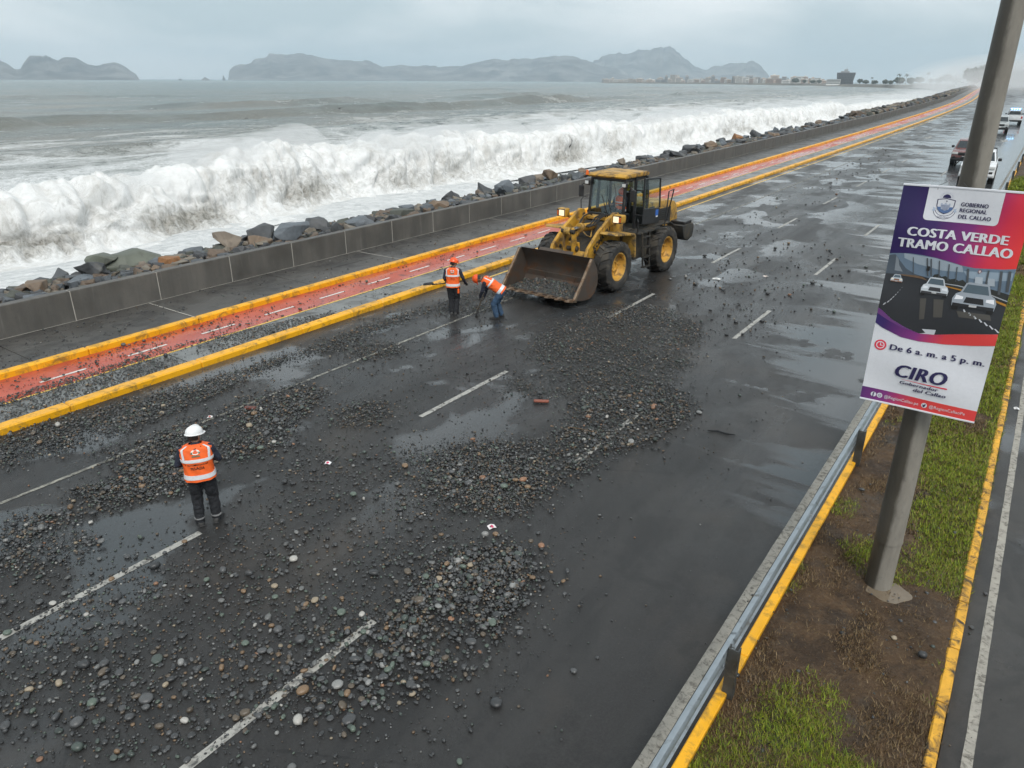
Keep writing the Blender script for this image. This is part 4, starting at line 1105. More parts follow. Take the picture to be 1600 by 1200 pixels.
btext('GOBIERNO', .478, .686, .052, .0685, M['bnavy'], off=.03)
btext('REGIONAL', .478, .685, .0765, .0925, M['bnavy'], off=.03)
btext('DEL CALLAO', .478, .725, .1025, .119, M['bnavy'], off=.03)
btext('COSTA VERDE', .108, .895, .1705, .208, M['bwhite'], off=.042, lay=2)
btext('TRAMO CALLAO', .048, .948, .221, .261, M['bwhite'], off=.042, lay=2)
# crest
K = .48   # banner aspect: one unit of s in units of t
def shield(cx, cy, w, h, k=1.0):
    q = [(-1, -.82), (-.5, -.92), (0, -1), (.5, -.92), (1, -.82), (.97, 0), (.8, .45), (.45, .8), (0, 1), (-.45, .8), (-.8, .45), (-.97, 0)]
    return [(cx + a * w * k, cy + b * h * k) for a, b in q]
rays = []
for i in range(26):
    t = math.pi * (1.0 + i / 25)
    r0, r1 = (.040, .063 if i % 2 else .055)
    a = .012
    bpoly('crest_ray', [(.360 + r0 * math.cos(t - a), .040 + r0 * K * math.sin(t - a)), (.360 + r0 * math.cos(t + a), .040 + r0 * K * math.sin(t + a)), (.360 + r1 * math.cos(t), .040 + r1 * K * math.sin(t))], 3, ink((.16, .22, .36)))
bpoly('crest_sun', [(.360 + .032 * math.cos(t), .040 + .032 * K * math.sin(t)) for t in np.linspace(math.pi, 2 * math.pi, 16)] , 3, M['bnavy'])
bpoly('crest_shield', shield(.362, .074, .071, .033), 4, M['bnavy'])
bpoly('crest_field', shield(.362, .074, .071, .033, .9), 5, M['bwhite'])
bpoly('crest_sea', [(.300, .078), (.425, .076), (.42, .088), (.395, .0985), (.362, .1035), (.33, .0985), (.305, .088)], 6, ink((.10, .17, .34)))
bpoly('crest_fort', [(.325, .070), (.325, .062), (.338, .062), (.338, .066), (.352, .066), (.352, .062), (.372, .062), (.372, .066), (.386, .066), (.386, .062), (.399, .062), (.399, .070), (.392, .086), (.362, .092), (.332, .086)], 7, ink((.42, .47, .58)))
for j in range(4): bpoly('crest_line', [(.330 + .004 * j, .0715 + .005 * j), (.395 - .004 * j, .0710 + .005 * j), (.395 - .004 * j, .0722 + .005 * j), (.330 + .004 * j, .0727 + .005 * j)], 8, M['bnavy'])
bpoly('crest_mast', [(.360, .062), (.3625, .062), (.3625, .048), (.372, .054), (.3625, .056)], 8, M['bnavy'])
rib = lambda a, b: [(.362 + .080 * math.cos(t) * (1 if b else .86), .090 + (.037 if b else .028) * math.sin(t)) for t in (np.linspace(math.pi * .93, math.pi * .07, 18) if a else np.linspace(math.pi * .07, math.pi * .93, 18))]
bpoly('crest_ribbon', [(.362 + .088 * math.cos(t), .088 + .040 * math.sin(t)) for t in np.linspace(math.pi * .95, math.pi * .05, 20)] + [(.362 + .070 * math.cos(t), .088 + .0255 * math.sin(t)) for t in np.linspace(math.pi * .05, math.pi * .95, 20)], 3, M['bnavy'])
bpoly('crest_ribbon', [(.362 + .084 * math.cos(t), .088 + .0382 * math.sin(t)) for t in np.linspace(math.pi * .93, math.pi * .07, 20)] + [(.362 + .074 * math.cos(t), .088 + .0275 * math.sin(t)) for t in np.linspace(math.pi * .07, math.pi * .93, 20)], 4, M['bwhite'])
bpoly('crest_scroll', [(.268, .080), (.292, .084), (.287, .098), (.264, .094), (.275, .088)], 4, ink((.45, .52, .64)))
bpoly('crest_scroll', [(.455, .080), (.432, .084), (.437, .098), (.460, .094), (.449, .088)], 4, ink((.45, .52, .64)))
btext('REGION CALLAO', .318, .406, .1165, .1225, M['bnavy'], lay=5, off=.01)

# the photo printed on the banner
BOTC = [(0, .548), (.044, .561), (.135, .595), (.26, .622), (.38, .640), (.525, .633), (.73, .609), (.993, .584), (1, .584)]
bpoly('printed_photo', TOPC[::-1] + BOTC[::-1], 1, ink((.030, .032, .037)))
HOR = [(0, .388), (.12, .384), (.303, .381), (.568, .401), (.80, .42), (1, .447)]
bpoly('printed_sky', TOPC[::-1] + HOR[::-1], 2, ink((.15, .21, .28)))
bpoly('printed_cloud', [(.12, .289), (.38, .2945), (.60, .3145), (.62, .34), (.45, .345), (.25, .33), (.13, .31)], 3, ink((.33, .39, .45)))
bpoly('printed_cloud', [(.62, .335), (.99, .318), (.99, .35), (.8, .368), (.66, .36)], 3, ink((.30, .38, .46)))
bpoly('printed_hill', [(0, .305), (.05, .298), (.10, .325), (.16, .355), (.24, .375), (.30, .381), (.12, .384), (0, .388)], 4, ink((.075, .095, .12)))
bpoly('printed_hill', [(.06, .305), (.085, .318), (.10, .345), (.14, .372), (.07, .37)], 5, ink((.22, .25, .28)))
bpoly('printed_trees', [(.38, .385), (.40, .366), (.43, .362), (.46, .372), (.49, .366), (.53, .378), (.57, .372), (.60, .380), (.63, .372), (.66, .383), (.72, .380), (.80, .392), (.9, .40), (1, .41), (1, .447), (.80, .43), (.568, .41), (.42, .395)], 5, ink((.035, .038, .036)))
bpoly('printed_bank', [(.10, .3845), (.25, .381), (.31, .3835), (.36, .398), (.30, .392), (.15, .389)], 5, ink((.16, .10, .06)))
bpoly('printed_kerb', [(.50, .408), (.60, .412), (.80, .425), (1, .452), (1, .462), (.8, .432), (.6, .418), (.50, .412)], 6, ink((.42, .20, .03)))
bpoly('printed_rail', [(.50, .398), (.60, .398), (.80, .410), (1, .437), (1, .441), (.8, .414), (.6, .402), (.50, .401)], 7, ink((.42, .45, .48)))
for (a, t0, b, t1, w) in ((.199, .297, .229, .378, .006), (.310, .294, .345, .378, .012), (.343, .295, .373, .376, .010), (.412, .299, .437, .377, .009), (.493, .309, .512, .385, .010), (.559, .316, .575, .385, .008), (.642, .318, .664, .390, .016), (.799, .315, .805, .395, .014), (.890, .312, .915, .415, .020), (.950, .308, .968, .40, .022)):
    bpoly('printed_lamp_post', [(a, t0 + .004), (a + w, t0 + .004), (b + w, t1), (b, t1)], 7, ink((.085, .095, .105)))
bpoly('printed_sign', [(.742, .318), (.757, .328), (.742, .338), (.727, .328)], 8, ink((.30, .05, .06)))
bpoly('printed_sign', [(.742, .321), (.752, .328), (.742, .335), (.732, .328)], 9, ink((.6, .6, .6)))
bpoly('printed_signal', [(.329, .333), (.353, .333), (.353, .353), (.329, .353)], 8, ink((.02, .02, .02)))
bpoly('printed_van', [(.72, .352), (.775, .351), (.785, .378), (.725, .381)], 8, ink((.45, .5, .55)))
bpoly('printed_van', [(.815, .352), (.865, .351), (.88, .382), (.825, .384)], 8, ink((.40, .45, .5)))
for (a, b, c, d) in ((.330, .48, .38, .57), (.44, .475, .52, .55), (.64, .51, .9, .53)):
    bpoly('printed_reflection', [(a, b), (c, b - .004), (c + .02, d), (a + .03, d + .006)], 3, ink((.085, .080, .072)))
for k in range(8):
    f = k / 7; g_ = 1 - f
    a = .034 + (.158 - .034) * f ** .75; b = .535 + (.444 - .535) * f; w = .020 * (1 - .7 * f)
    bpoly('printed_dash', [(a, b), (a + w, b - .008 * g_ - .001), (a + w, b - .014 * g_ - .003), (a + .004, b - .007 * g_ - .002)], 3, ink((.5, .52, .55)))
for k in range(7):
    f = k / 6; a = .689 + .27 * f; b = .500 + .063 * f; w = .018 + .022 * f
    bpoly('printed_dash', [(a, b), (a + .008, b - .002), (a + w + .006, b + .008 + .004 * f), (a + w - .006, b + .011 + .004 * f)], 3, ink((.6, .62, .66)))
bpoly('printed_arrow', [(.401, .617), (.516, .611), (.511, .634), (.455, .6365), (.388, .6405), (.436, .632)], 3, ink((.56, .58, .62)))
def print_car(cx, base, w, h, col, dark, lampc):
    """front view of a car as the photo on the banner shows it; w in s, h in t"""
    p = lambda q: [(cx + a * w, base - b * h) for a, b in q]
    body = bpoly('printed_car', p([(-.5, .05), (.5, .05), (.52, .32), (.46, .52), (.36, .60), (.27, .95), (.2, 1.0), (-.2, 1.0), (-.27, .95), (-.36, .60), (-.46, .52), (-.52, .32)]), 9, ink(col))
    bpoly('printed_windscreen', p([(-.31, .60), (.31, .60), (.235, .92), (-.235, .92)]), 10, ink((.10, .14, .17)), body)
    bpoly('printed_grille', p([(-.24, .22), (.24, .22), (.20, .44), (-.20, .44)]), 10, ink(dark), body)
    bpoly('printed_bumper', p([(-.49, .05), (.49, .05), (.49, .17), (-.49, .17)]), 10, ink(dark), body)
    for s_ in (-1, 1):
        bpoly('printed_tyre', p([(s_ * .49, -.08), (s_ * .34, -.08), (s_ * .34, .10), (s_ * .49, .10)]), 8, ink((.012, .012, .012)), body)
        bpoly('printed_headlight', p([(s_ * .47, .30), (s_ * .27, .34), (s_ * .27, .44), (s_ * .44, .48)]), 11, ink(lampc), body)
    bpoly('printed_plate', p([(-.09, .09), (.09, .09), (.09, .17), (-.09, .17)]), 11, ink((.5, .5, .5)), body)
print_car(.104, .421, .098, .035, (.55, .6, .66), (.25, .12, .07), (.9, .8, .6))
print_car(.430, .456, .215, .078, (.62, .66, .70), (.05, .05, .055), (.85, .88, .92))
print_car(.755, .494, .33, .116, (.36, .40, .45), (.022, .023, .026), (.92, .92, .96))
bpoly('printed_swoosh', BOTC[:5] + [(.525, .633), (.73, .609), (1, .584), (1, .637), (.821, .655), (.614, .670), (.395, .677), (.241, .671), (.063, .640), (0, .622)], 2, M['grad2'])
bpoly('printed_swoosh', [(0, .548), (.044, .561), (.135, .595), (.26, .622), (.38, .640), (.22, .625), (.10, .60), (0, .575)], 3, ink((.15, .05, .20)))
# hours, name, handles
def disc(cx, cy, r, lay, mat, r0=0.0, name='printed_icon', n=26, par=None):
    mb = MB()
    if r0 == 0: return bpoly(name, [(cx + r * math.cos(t), cy + r * K * math.sin(t)) for t in np.linspace(0, 2 * math.pi, n, endpoint=False)], lay, mat, par)
    V_ = [bp(cx + q * math.cos(t), cy + q * K * math.sin(t), lay) for q in (r0, r) for t in np.linspace(0, 2 * math.pi, n, endpoint=False)]
    mb.add(V_, [(k, (k + 1) % n, n + (k + 1) % n, n + k) for k in range(n)])
    return mb.build(name, mat, par or banner, smooth=0)
clock = disc(.083, .724, .053, 2, M['bred'], name='printed_clock')
disc(.083, .724, .037, 3, M['bwhite'], .029, name='clock_ring', par=clock)
bpoly('clock_hand', [(.080, .708), (.086, .708), (.086, .7235), (.105, .7235), (.105, .7265), (.080, .7265)], 3, M['bwhite'], clock)
btext('De 6 a. m. a 5 p. m.', .170, .962, .711, .747, M['bnavy'], off=.028)
btext('CIRO', .258, .706, .799, .8605, M['bnavy'], off=.035, shear=.18, sp=1.08)
bpoly('printed_underline', [(.33, .8700), (.72, .8690), (.724, .8735), (.716, .8760), (.33, .8708)], 2, M['bred'])
btext('Gobernador', .318, .655, .8765, .8925, M['bnavy'], off=.025, shear=.18)
btext('del Callao', .447, .727, .8995, .9165, M['bnavy'], off=.025, shear=.18)
bpoly('printed_footer', [(0, .943), (1, .949), (1, 1), (0, 1)], 1, M['grad2'])
ic = disc(.113, .973, .025, 2, M['bwhite']); btext('f', .104, .122, .9615, .985, M['bnavy'], lay=3, off=.05, parent=ic)
ic = disc(.169, .973, .025, 2, M['bwhite']); disc(.169, .973, .016, 3, M['bnavy'], .013, 'icon_ring', par=ic); disc(.169, .973, .009, 3, M['bnavy'], .006, 'icon_ring', par=ic)
btext('@RegionCallao.pe', .212, .518, .9645, .985, M['bwhite'], lay=2, off=.012)
ic = disc(.568, .974, .025, 2, M['bwhite'])
bpoly('icon_bird', [(.553, .980), (.560, .9805), (.556, .976), (.553, .969), (.562, .972), (.567, .9725), (.570, .967), (.576, .9665), (.583, .968), (.578, .973), (.574, .981), (.564, .9835)], 3, M['bnavy'], ic)
btext('@RegionCallaoPe', .612, .912, .9645, .985, M['bwhite'], lay=2, off=.012)
for a in (.33, .60):
    MB().tube([(a, -.008, BH_ - .02), (a, -.010, BH_ + .02), (a + (.42 - a) * .0 + .06 * (1 if a < .5 else -1), .16, BH_ + .05)], .003, 5).build('tie_wire', M['black'], banner)

# the vinyl is not perfectly flat: gentle ripples between its ties
def ripple(o):
    for c in o.children: ripple(c)
    if o.type != 'MESH' or o.name.split('.')[0] == 'tie_wire': return
    bm = bmesh.new(); bm.from_mesh(o.data); let = o.name.split('.')[0] == 'lettering'
    if not let: bmesh.ops.triangulate(bm, faces=bm.faces)
    for _ in range(0 if let else 7):
        es = [e for e in bm.edges if e.calc_length() > .05]
        if not es: break
        bmesh.ops.subdivide_edges(bm, edges=es, cuts=1); bmesh.ops.triangulate(bm, faces=bm.faces)
    for v in bm.verts:
        x_, z_ = v.co.x, v.co.z
        v.co.y += .012 * math.sin(x_ * 5.2 + z_ * 2.1) * math.sin(z_ * 3.3 + .6) + .006 * math.sin(z_ * 8.5 + x_ * 2.2) - .008
    for f in bm.faces:
        f.smooth = False
        f.normal_update()
        if let and f.normal.y > 0: f.normal_flip()
    bm.to_mesh(o.data); bm.free()
ripple(banner)
# ------------------------------------------------------------------ wheel loader (local: front towards -y, origin under the front axle)
loader = thing('wheel_loader', 'yellow articulated wheel loader with its rusty bucket lowered over the road', 'wheel loader', W(-11.62, 20.42, 0), R(-2.5))
def L(name, mb, mat, par=None, **k):
    k.setdefault('bevel', .012)
    return mb.build(name, mat, par or loader, **k)
# wheels
def tyre_mesh():
    mb = MB(); r, w = .80, .30
    mb.lathe([(.44, -w * .75), (.50, -w * .95), (.62, -w), (.71, -w * .96), (.755, -w * .80), (.765, -w * .3), (.765, w * .3), (.755, w * .80), (.71, w * .96), (.62, w), (.50, w * .95), (.44, w * .75)], (0, 0, 0), 'x', 40, caps=False)
    n = 19
    for sd in (-1, 1):
        for k in range(n):
            t0 = 2 * math.pi * (k + (.5 if sd > 0 else 0)) / n
            ring = []
            for (x_, dt, ra, rb_) in ((.015, .17, .755, .80), (.15, .07, .755, .80), (.255, 0, .735, .785), (.306, -.03, .64, .715)):
                for wd in (-.062, .062):
                    for rr in (ra, rb_):
                        t = t0 + dt + wd * (1.0 if x_ < .2 else 1.15)
                        xx = x_ if rr == ra else min(x_, .296)
                        ring.append((sd * xx, rr * math.cos(t), rr * math.sin(t)))
            f = []
            for i in range(3):
                a, b = i * 4, i * 4 + 4
                f += [(a, a + 1, b + 1, b), (a + 1, a + 3, b + 3, b + 1), (a + 3, a + 2, b + 2, b + 3), (a + 2, a, b, b + 2)]
            f += [(0, 2, 3, 1), (12, 13, 15, 14)]
            mb.add(ring, f)
    me = mb.mesh('tyre', smooth=35, merge=False); me.materials.append(M['rubber']); return me
def rim_mesh():
    mb = MB()
    mb.lathe([(.0, .04), (.13, .04), (.135, .085), (.16, .085), (.165, .045), (.20, .03), (.34, .03), (.375, .10), (.40, .225), (.435, .25), (.452, .245), (.452, .20), (.44, -.20), (.0, -.20)], (0, 0, 0), 'x', 36)
    me = mb.mesh('rim', smooth=35); me.materials.append(M['rim']); return me
TM, RMm = tyre_mesh(), rim_mesh()
bolts = MB()
for k in range(16):
    t = 2 * math.pi * k / 16
    bolts.cyl((.03, .27 * math.cos(t), .27 * math.sin(t)), (.05, .27 * math.cos(t), .27 * math.sin(t)), .017, n=6)
BMe = bolts.mesh('wheel_bolts', smooth=0); BMe.materials.append(M['rim'])
for (x_, y_, ro) in ((1.08, 0, .1), (-1.08, 0, .4), (1.08, 3.3, .25), (-1.08, 3.3, .7)):
    wh = bpy.data.objects.new('wheel', None); COL.objects.link(wh); wh.parent = loader; wh.location = (x_, y_, .79); wh.empty_display_size = .1
    wh.rotation_euler = (ro, 0, 0 if x_ > 0 else math.pi)
    link('tyre', TM, None, wh); link('rim', RMm, None, wh); link('wheel_bolts', BMe, None, wh)
L('axle', MB().cyl((-.95, 0, .79), (.95, 0, .79), .17), M['ldark'], bevel=0)
L('axle', MB().cyl((-.95, 3.3, .79), (.95, 3.3, .79), .17), M['ldark'], bevel=0)
# front frame and tower
L('front_frame', MB().prism([(-.75, .62), (.95, .62), (1.15, .95), (1.1, 1.35), (.85, 1.55), (.2, 1.5), (-.6, 1.15)], -.48, .48), M['ldark'])
for sx_ in (-1, 1):
    L('tower_plate', MB().prism([(-.25, 1.0), (.95, 1.0), (1.12, 1.55), (1.05, 2.05), (.82, 2.2), (.55, 2.12), (.35, 1.7)], .44 * sx_ - .03, .44 * sx_ + .03), M['lyellow'])
L('tower_cover', MB().prism([(.25, 1.5), (1.0, 1.55), (1.0, 2.0), (.62, 1.98)], -.40, .40), M['ldark'])
L('tower_top', MB().box(-.40, .40, .72, 1.10, 2.02, 2.12), M['lyellow'])
# fenders
for sx_ in (-1, 1):
    top = [(-.28, 1.80), (-.22, 1.86), (.25, 1.80), (.86, 1.72), (.92, 1.66), (.90, 1.60), (.84, 1.655), (.25, 1.735), (-.26, 1.79)]
    x0, x1 = sorted((.72 * sx_, 1.36 * sx_))
    L('fender', MB().prism(top, x0, x1), M['lyellow2'])
    fl = MB().prism([(.86, 1.645), (.93, 1.655), (1.02, .95), (.95, .92)], x0, x1)
    L('mudguard', fl, M['lyellow2'])
    x0, x1 = sorted((.50 * sx_, .80 * sx_))
    L('fender_box', MB().box(x0, x1, .45, 1.05, 1.25, 2.02), M['lyellow'], bevel=.03)
    # work lamp on its arm
    lx = 1.10 if sx_ > 0 else -1.0
    L('lamp_arm', MB().tube([(.62 * sx_, .85, 1.95), (.80 * sx_, .55, 2.02), (lx, .30, 2.15)], .045, 8), M['lyellow'], bevel=0)
    hs = L('lamp_housing', MB().box(lx - .17, lx + .17, .10, .38, 2.10, 2.36), M['lyellow'], bevel=.03)
    L('lens', MB().box(lx - .10 - .03 * sx_, lx + .10 - .03 * sx_, .083, .098, 2.13, 2.32), M['lamp'], hs, bevel=.012)
    L('lamp_surround', MB().box(lx - .15, lx + .15, .088, .0995, 2.115, 2.345), M['black'], hs, bevel=0)
    L('indicator', MB().box(lx + .115 * sx_ - .025, lx + .115 * sx_ + .025, .080, .0875, 2.15, 2.30), M['amber'], hs, bevel=.005)
# lift arms
sq = lambda P_: [((y if y >= 0 else (y * .80 if y > -1.1 else -.88 + (y + 1.1) * .42)), z) for y, z in P_]
arm = [(.98, 2.14), (.90, 2.30), (.64, 2.34), (-.35, 1.86), (-1.10, 1.40), (-1.50, .95), (-1.85, .62), (-1.95, .42), (-1.86, .30), (-1.68, .32), (-1.42, .58), (-1.02, .84), (-.25, 1.26), (.72, 1.92), (.96, 2.0)]
for sx_ in (-1, 1):
    x0, x1 = sorted((.60 * sx_, .70 * sx_))
    a_ = L('lift_arm', MB().prism(sq(arm), x0, x1), M['lyellow'], bevel=.015)
    for (py_, pz_, pr) in ((.86, 2.10, .085), (-1.17, .42, .08), (-.48, 1.28, .07)):
        L('pin', MB().cyl((x0 - .02, py_, pz_), (x1 + .02, py_, pz_), pr), M['ldark'], a_, bevel=.008)
    # lift cylinder
    c_ = L('lift_cylinder', MB().cyl((.50 * sx_, .75, .95), (.50 * sx_, -.05, 1.16), .075), M['ldark'], bevel=0)
    L('rod', MB().cyl((.50 * sx_, -.05, 1.16), (.50 * sx_, -.48, 1.28), .042), M['chrome'], c_, bevel=0)
L('cross_tube', MB().cyl((-.60, -.68, 1.10), (.60, -.68, 1.10), .17, n=18), M['lyellow2'], bevel=.01)
L('cross_bracket', MB().prism(sq([(-1.05, 1.0), (-.62, 1.0), (-.72, 1.52), (-.98, 1.52)]), -.20, .20), M['lyellow'])
for sx_ in (-1, 1):
    L('bell_crank', MB().prism(sq([(-1.36, 1.98), (-1.22, 2.03), (-1.08, 1.97), (-.82, 1.38), (-.98, 1.02), (-1.42, .62), (-1.52, .60), (-1.55, .70), (-1.20, 1.20), (-1.30, 1.5)]), .16 * sx_ - .04, .16 * sx_ + .04), M['lyellow'])
L('crank_pin', MB().cyl((-.24, -.96, 1.90), (.24, -.96, 1.90), .07), M['ldark'], bevel=.01)
L('crank_pivot', MB().cyl((-.25, -.76, 1.34), (.25, -.76, 1.34), .085), M['ldark'], bevel=.01)
tc_ = L('tilt_cylinder', MB().cyl((0, .95, 1.82), (0, -.28, 1.90), .125, n=18).cyl((0, -.22, 1.90), (0, -.34, 1.905), .15, n=18), M['lyellow'], bevel=.01)
L('rod', MB().cyl((0, -.34, 1.905), (0, -.96, 1.90), .07, n=16), M['chrome'], tc_, bevel=0)
L('rod_end', MB().cyl((-.10, -.96, 1.90), (.10, -.96, 1.90), .12), M['lyellow2'], tc_, bevel=.01)
L('bucket_link', MB().prism([(-1.10, .72), (-1.04, .58), (-1.26, .52), (-1.27, .66)], -.10, .10), M['lyellow2'])
for k, (xa, ya, za) in enumerate(((.22, .55, 2.12), (.30, .62, 2.08), (-.24, .60, 2.10), (.12, .70, 2.14))):
    s_ = 1 if xa > 0 else -1
    L('hose', MB().tube([(xa, 1.05, 1.9), (xa + .05 * s_, .75, 2.22), (xa + .04 * s_, .35, 2.16), (xa + .02 * s_, .1, 1.98), (xa - .08 * s_, -.15, 1.94)], .026, 7), M['black'], bevel=0)
L('hose', MB().tube([(.14, .2, 1.78), (.30, -.1, 1.62), (.26, -.3, 1.70), (.12, -.28, 1.80)], .02, 7), M['lyellow2'], bevel=0)
L('front_plate', MB().prism([(-.55, 1.12), (.3, 1.5), (.3, 1.44), (-.55, 1.06)], -.43, .43), M['lyellow2'])
# maker's name on both arms
def arm_text(body, x_, y0, z0, ang, size, mirror):
    cu = bpy.data.curves.new('txt', 'FONT'); cu.body = body; cu.size = size; cu.offset = .025 * size * 2; cu.fill_mode = 'FRONT'; cu.align_x = 'CENTER'; cu.resolution_u = 3
    ob = bpy.data.objects.new('txt', cu); COL.objects.link(ob); bpy.context.view_layer.update()
    me = bpy.data.meshes.new_from_object(ob.evaluated_get(bpy.context.evaluated_depsgraph_get()))
    bpy.data.objects.remove(ob); me.materials.clear()
    o = link('lettering', me, M['black'], loader)
    # text x axis runs along +y on the left side of the machine
    s_ = -1 if mirror else 1
    ex = Vector((0, s_ * math.cos(ang), s_ * math.sin(ang))); ey = Vector((0, -math.sin(ang), math.cos(ang))); ez = ex.cross(ey)
    o.matrix_local = Matrix(((ex.x, ey.x, ez.x, x_), (ex.y, ey.y, ez.y, y0), (ex.z, ey.z, ez.z, z0), (0, 0, 0, 1)))
arm_text('KOMATSU', .703, -.06, 1.56, math.atan2(.55, 1.0), .23, False)
arm_text('KOMATSU', -.703, -.06, 1.56, math.atan2(.55, 1.0), .23, True)
# bucket
bk = thing('tmp', '', ''); bpy.data.objects.remove(bk)
bprof = [(-3.02, .20), (-2.55, .13), (-2.15, .14), (-1.90, .28), (-1.78, .52), (-1.80, .80), (-1.92, 1.06), (-2.10, 1.28), (-2.16, 1.34)]
inner = [(-2.13, 1.34), (-2.06, 1.27), (-1.885, 1.06), (-1.765, .80), (-1.745, .51), (-1.875, .25), (-2.14, .105), (-2.55, .095), (-3.02, .165)]
BX = 1.33
_ra = R(5)
def rb_(P_):      # the bucket sits close to the wheels, rolled back a little
    o_ = []
    for y, z in P_:
        dy, dz = y + 2.15, z - .12
        o_.append((-1.73 + dy * math.cos(_ra) + dz * math.sin(_ra), .14 - dy * math.sin(_ra) + dz * math.cos(_ra)))
    return o_
buck = L('bucket', MB().prism(rb_(bprof + inner), -BX, BX), M['bucket'], bevel=0, smooth=40)
for sx_ in (-1, 1):
    sp = [(-2.98, .18), (-2.55, .115), (-2.14, .12), (-1.89, .265), (-1.755, .52), (-1.775, .80), (-1.90, 1.06), (-2.09, 1.29), (-2.20, 1.30), (-2.42, .98), (-2.72, .52)]
    x0, x1 = sorted(((BX - .012) * sx_, (BX + .028) * sx_))
    L('side_plate', MB().prism(rb_(sp), x0, x1), M['bucket'], buck, bevel=.008)
    x0, x1 = sorted(((BX - .03) * sx_, (BX + .042) * sx_))
    L('side_cutter', MB().prism(rb_([(-3.04, .175), (-2.90, .165), (-2.66, .53), (-2.36, .99), (-2.16, 1.30), (-2.24, 1.335), (-2.45, 1.0), (-2.76, .54)]), x0, x1), M['bucket_edge'], buck, bevel=.006)
L('cutting_edge', MB().prism(rb_([(-3.16, .185), (-2.80, .125), (-2.80, .088), (-3.16, .15)]), -BX, BX), M['bucket_edge'], buck, bevel=.004)
for k in range(8):
    x_ = -BX + .06 + k * (2 * BX - .12) / 7
    L('tooth', MB().prism(rb_([(-3.34, .175), (-3.30, .155), (-2.98, .10), (-2.98, .205), (-3.12, .225)]), x_ - .055, x_ + .055), M['bucket_edge'], buck, bevel=.01)
L('spill_guard', MB().prism(rb_([(-2.17, 1.345), (-2.13, 1.345), (-2.08, 1.42), (-2.11, 1.43)]), -.62, .62), M['bucket'], buck, bevel=.004)
L('rear_rib', MB().box(-BX + .05, BX - .05, -1.36, -1.30, .45, .62), M['bucket'], buck, bevel=.01)
for sx_ in (-1, 1):
    L('hinge', MB().prism([(-1.38, .25), (-1.22, .35), (-1.24, .52), (-1.38, .62)], .54 * sx_ - .03, .54 * sx_ + .03), M['bucket'], buck, bevel=.006)
# cab
cab = L('cab_floor', MB().box(-.74, .74, 1.18, 2.82, 1.48, 1.66), M['ldark'])
C1 = [(-.66, 1.22), (.66, 1.22), (.74, 1.55), (.74, 2.75), (-.74, 2.75), (-.74, 1.55)]
def pillar(p, q, w=.045): return MB().tube([p, q], w, 4)
for (p, q) in (((-.66, 1.24, 1.66), (-.62, 1.36, 3.28)), ((.66, 1.24, 1.66), (.62, 1.36, 3.28)), ((-.74, 2.74, 1.66), (-.70, 2.68, 3.28)), ((.74, 2.74, 1.66), (.70, 2.68, 3.28)), ((.74, 1.88, 1.66), (.69, 1.92, 3.28)), ((-.74, 1.88, 1.66), (-.69, 1.92, 3.28))):
    L('pillar', pillar(p, q, .055), M['black'], cab, bevel=0)
L('dash_panel', MB().box(-.66, .66, 1.20, 1.30, 1.662, 2.16), M['black'], cab)
L('header', MB().box(-.66, .66, 1.33, 2.72, 3.20, 3.295), M['black'], cab)
L('rear_panel', MB().box(-.72, .72, 2.70, 2.78, 1.662, 2.25), M['black'], cab)
L('side_panel', MB().box(-.76, -.72, 1.3, 2.70, 1.662, 2.2), M['black'], cab)
L('roof', MB().prism([(1.20, 3.30), (1.15, 3.36), (1.30, 3.43), (2.70, 3.45), (2.84, 3.38), (2.82, 3.30)], -.70, .70), M['lyellow'], cab, bevel=.04, segs=2)
def pane(name, a, b, c, d, th=.012):
    a, b, c, d = map(Vector, (a, b, c, d)); n = (b - a).cross(d - a).normalized() * th
    return L(name, MB().add([a, b, c, d, a + n, b + n, c + n, d + n], [(0, 1, 2, 3), (7, 6, 5, 4), (0, 4, 5, 1), (1, 5, 6, 2), (2, 6, 7, 3), (3, 7, 4, 0)]), M['glass'], cab, bevel=0, smooth=0)
pane('windscreen', (-.61, 1.235, 2.17), (.61, 1.235, 2.17), (.57, 1.345, 3.19), (-.57, 1.345, 3.19))
pane('side_window', (-.73, 1.90, 2.2), (-.70, 1.30, 2.2), (-.655, 1.40, 3.19), (-.68, 1.90, 3.19))
pane('side_window', (-.735, 2.66, 2.2), (-.735, 1.95, 2.2), (-.69, 1.96, 3.19), (-.69, 2.62, 3.19))
pane('side_window', (.735, 1.97, 2.2), (.735, 2.66, 2.2), (.69, 2.62, 3.19), (.69, 1.97, 3.19))
pane('rear_window', (.66, 2.73, 2.26), (-.66, 2.73, 2.26), (-.62, 2.67, 3.19), (.62, 2.67, 3.19))
L('wiper', MB().tube([(.05, 1.20, 2.19), (-.10, 1.25, 2.55), (-.2, 1.275, 2.75)], .014, 5), M['black'], cab, bevel=0)
L('wiper', MB().tube([(.22, 1.20, 2.19), (.12, 1.24, 2.45), (.06, 1.26, 2.62)], .014, 5), M['black'], cab, bevel=0)
L('seat', MB().box(-.26, .26, 1.95, 2.45, 1.75, 2.05).box(-.25, .25, 2.42, 2.56, 2.05, 2.72), M['black'], cab, bevel=.04)
L('headrest', MB().box(-.14, .14, 2.44, 2.55, 2.76, 2.98), pm('yellow headrest cloth', (.45, .40, .03), .8), cab, bevel=.04)
L('steering_wheel', MB().tube([(.20 * math.cos(t), 1.62 + .17 * math.sin(t), 2.20 + .09 * math.sin(t)) for t in np.linspace(0, 2 * math.pi, 17)], .018, 6, False), M['black'], cab, bevel=0)
L('steering_column', MB().cyl((0, 1.42, 1.70), (0, 1.62, 2.19), .05), M['black'], cab, bevel=0)
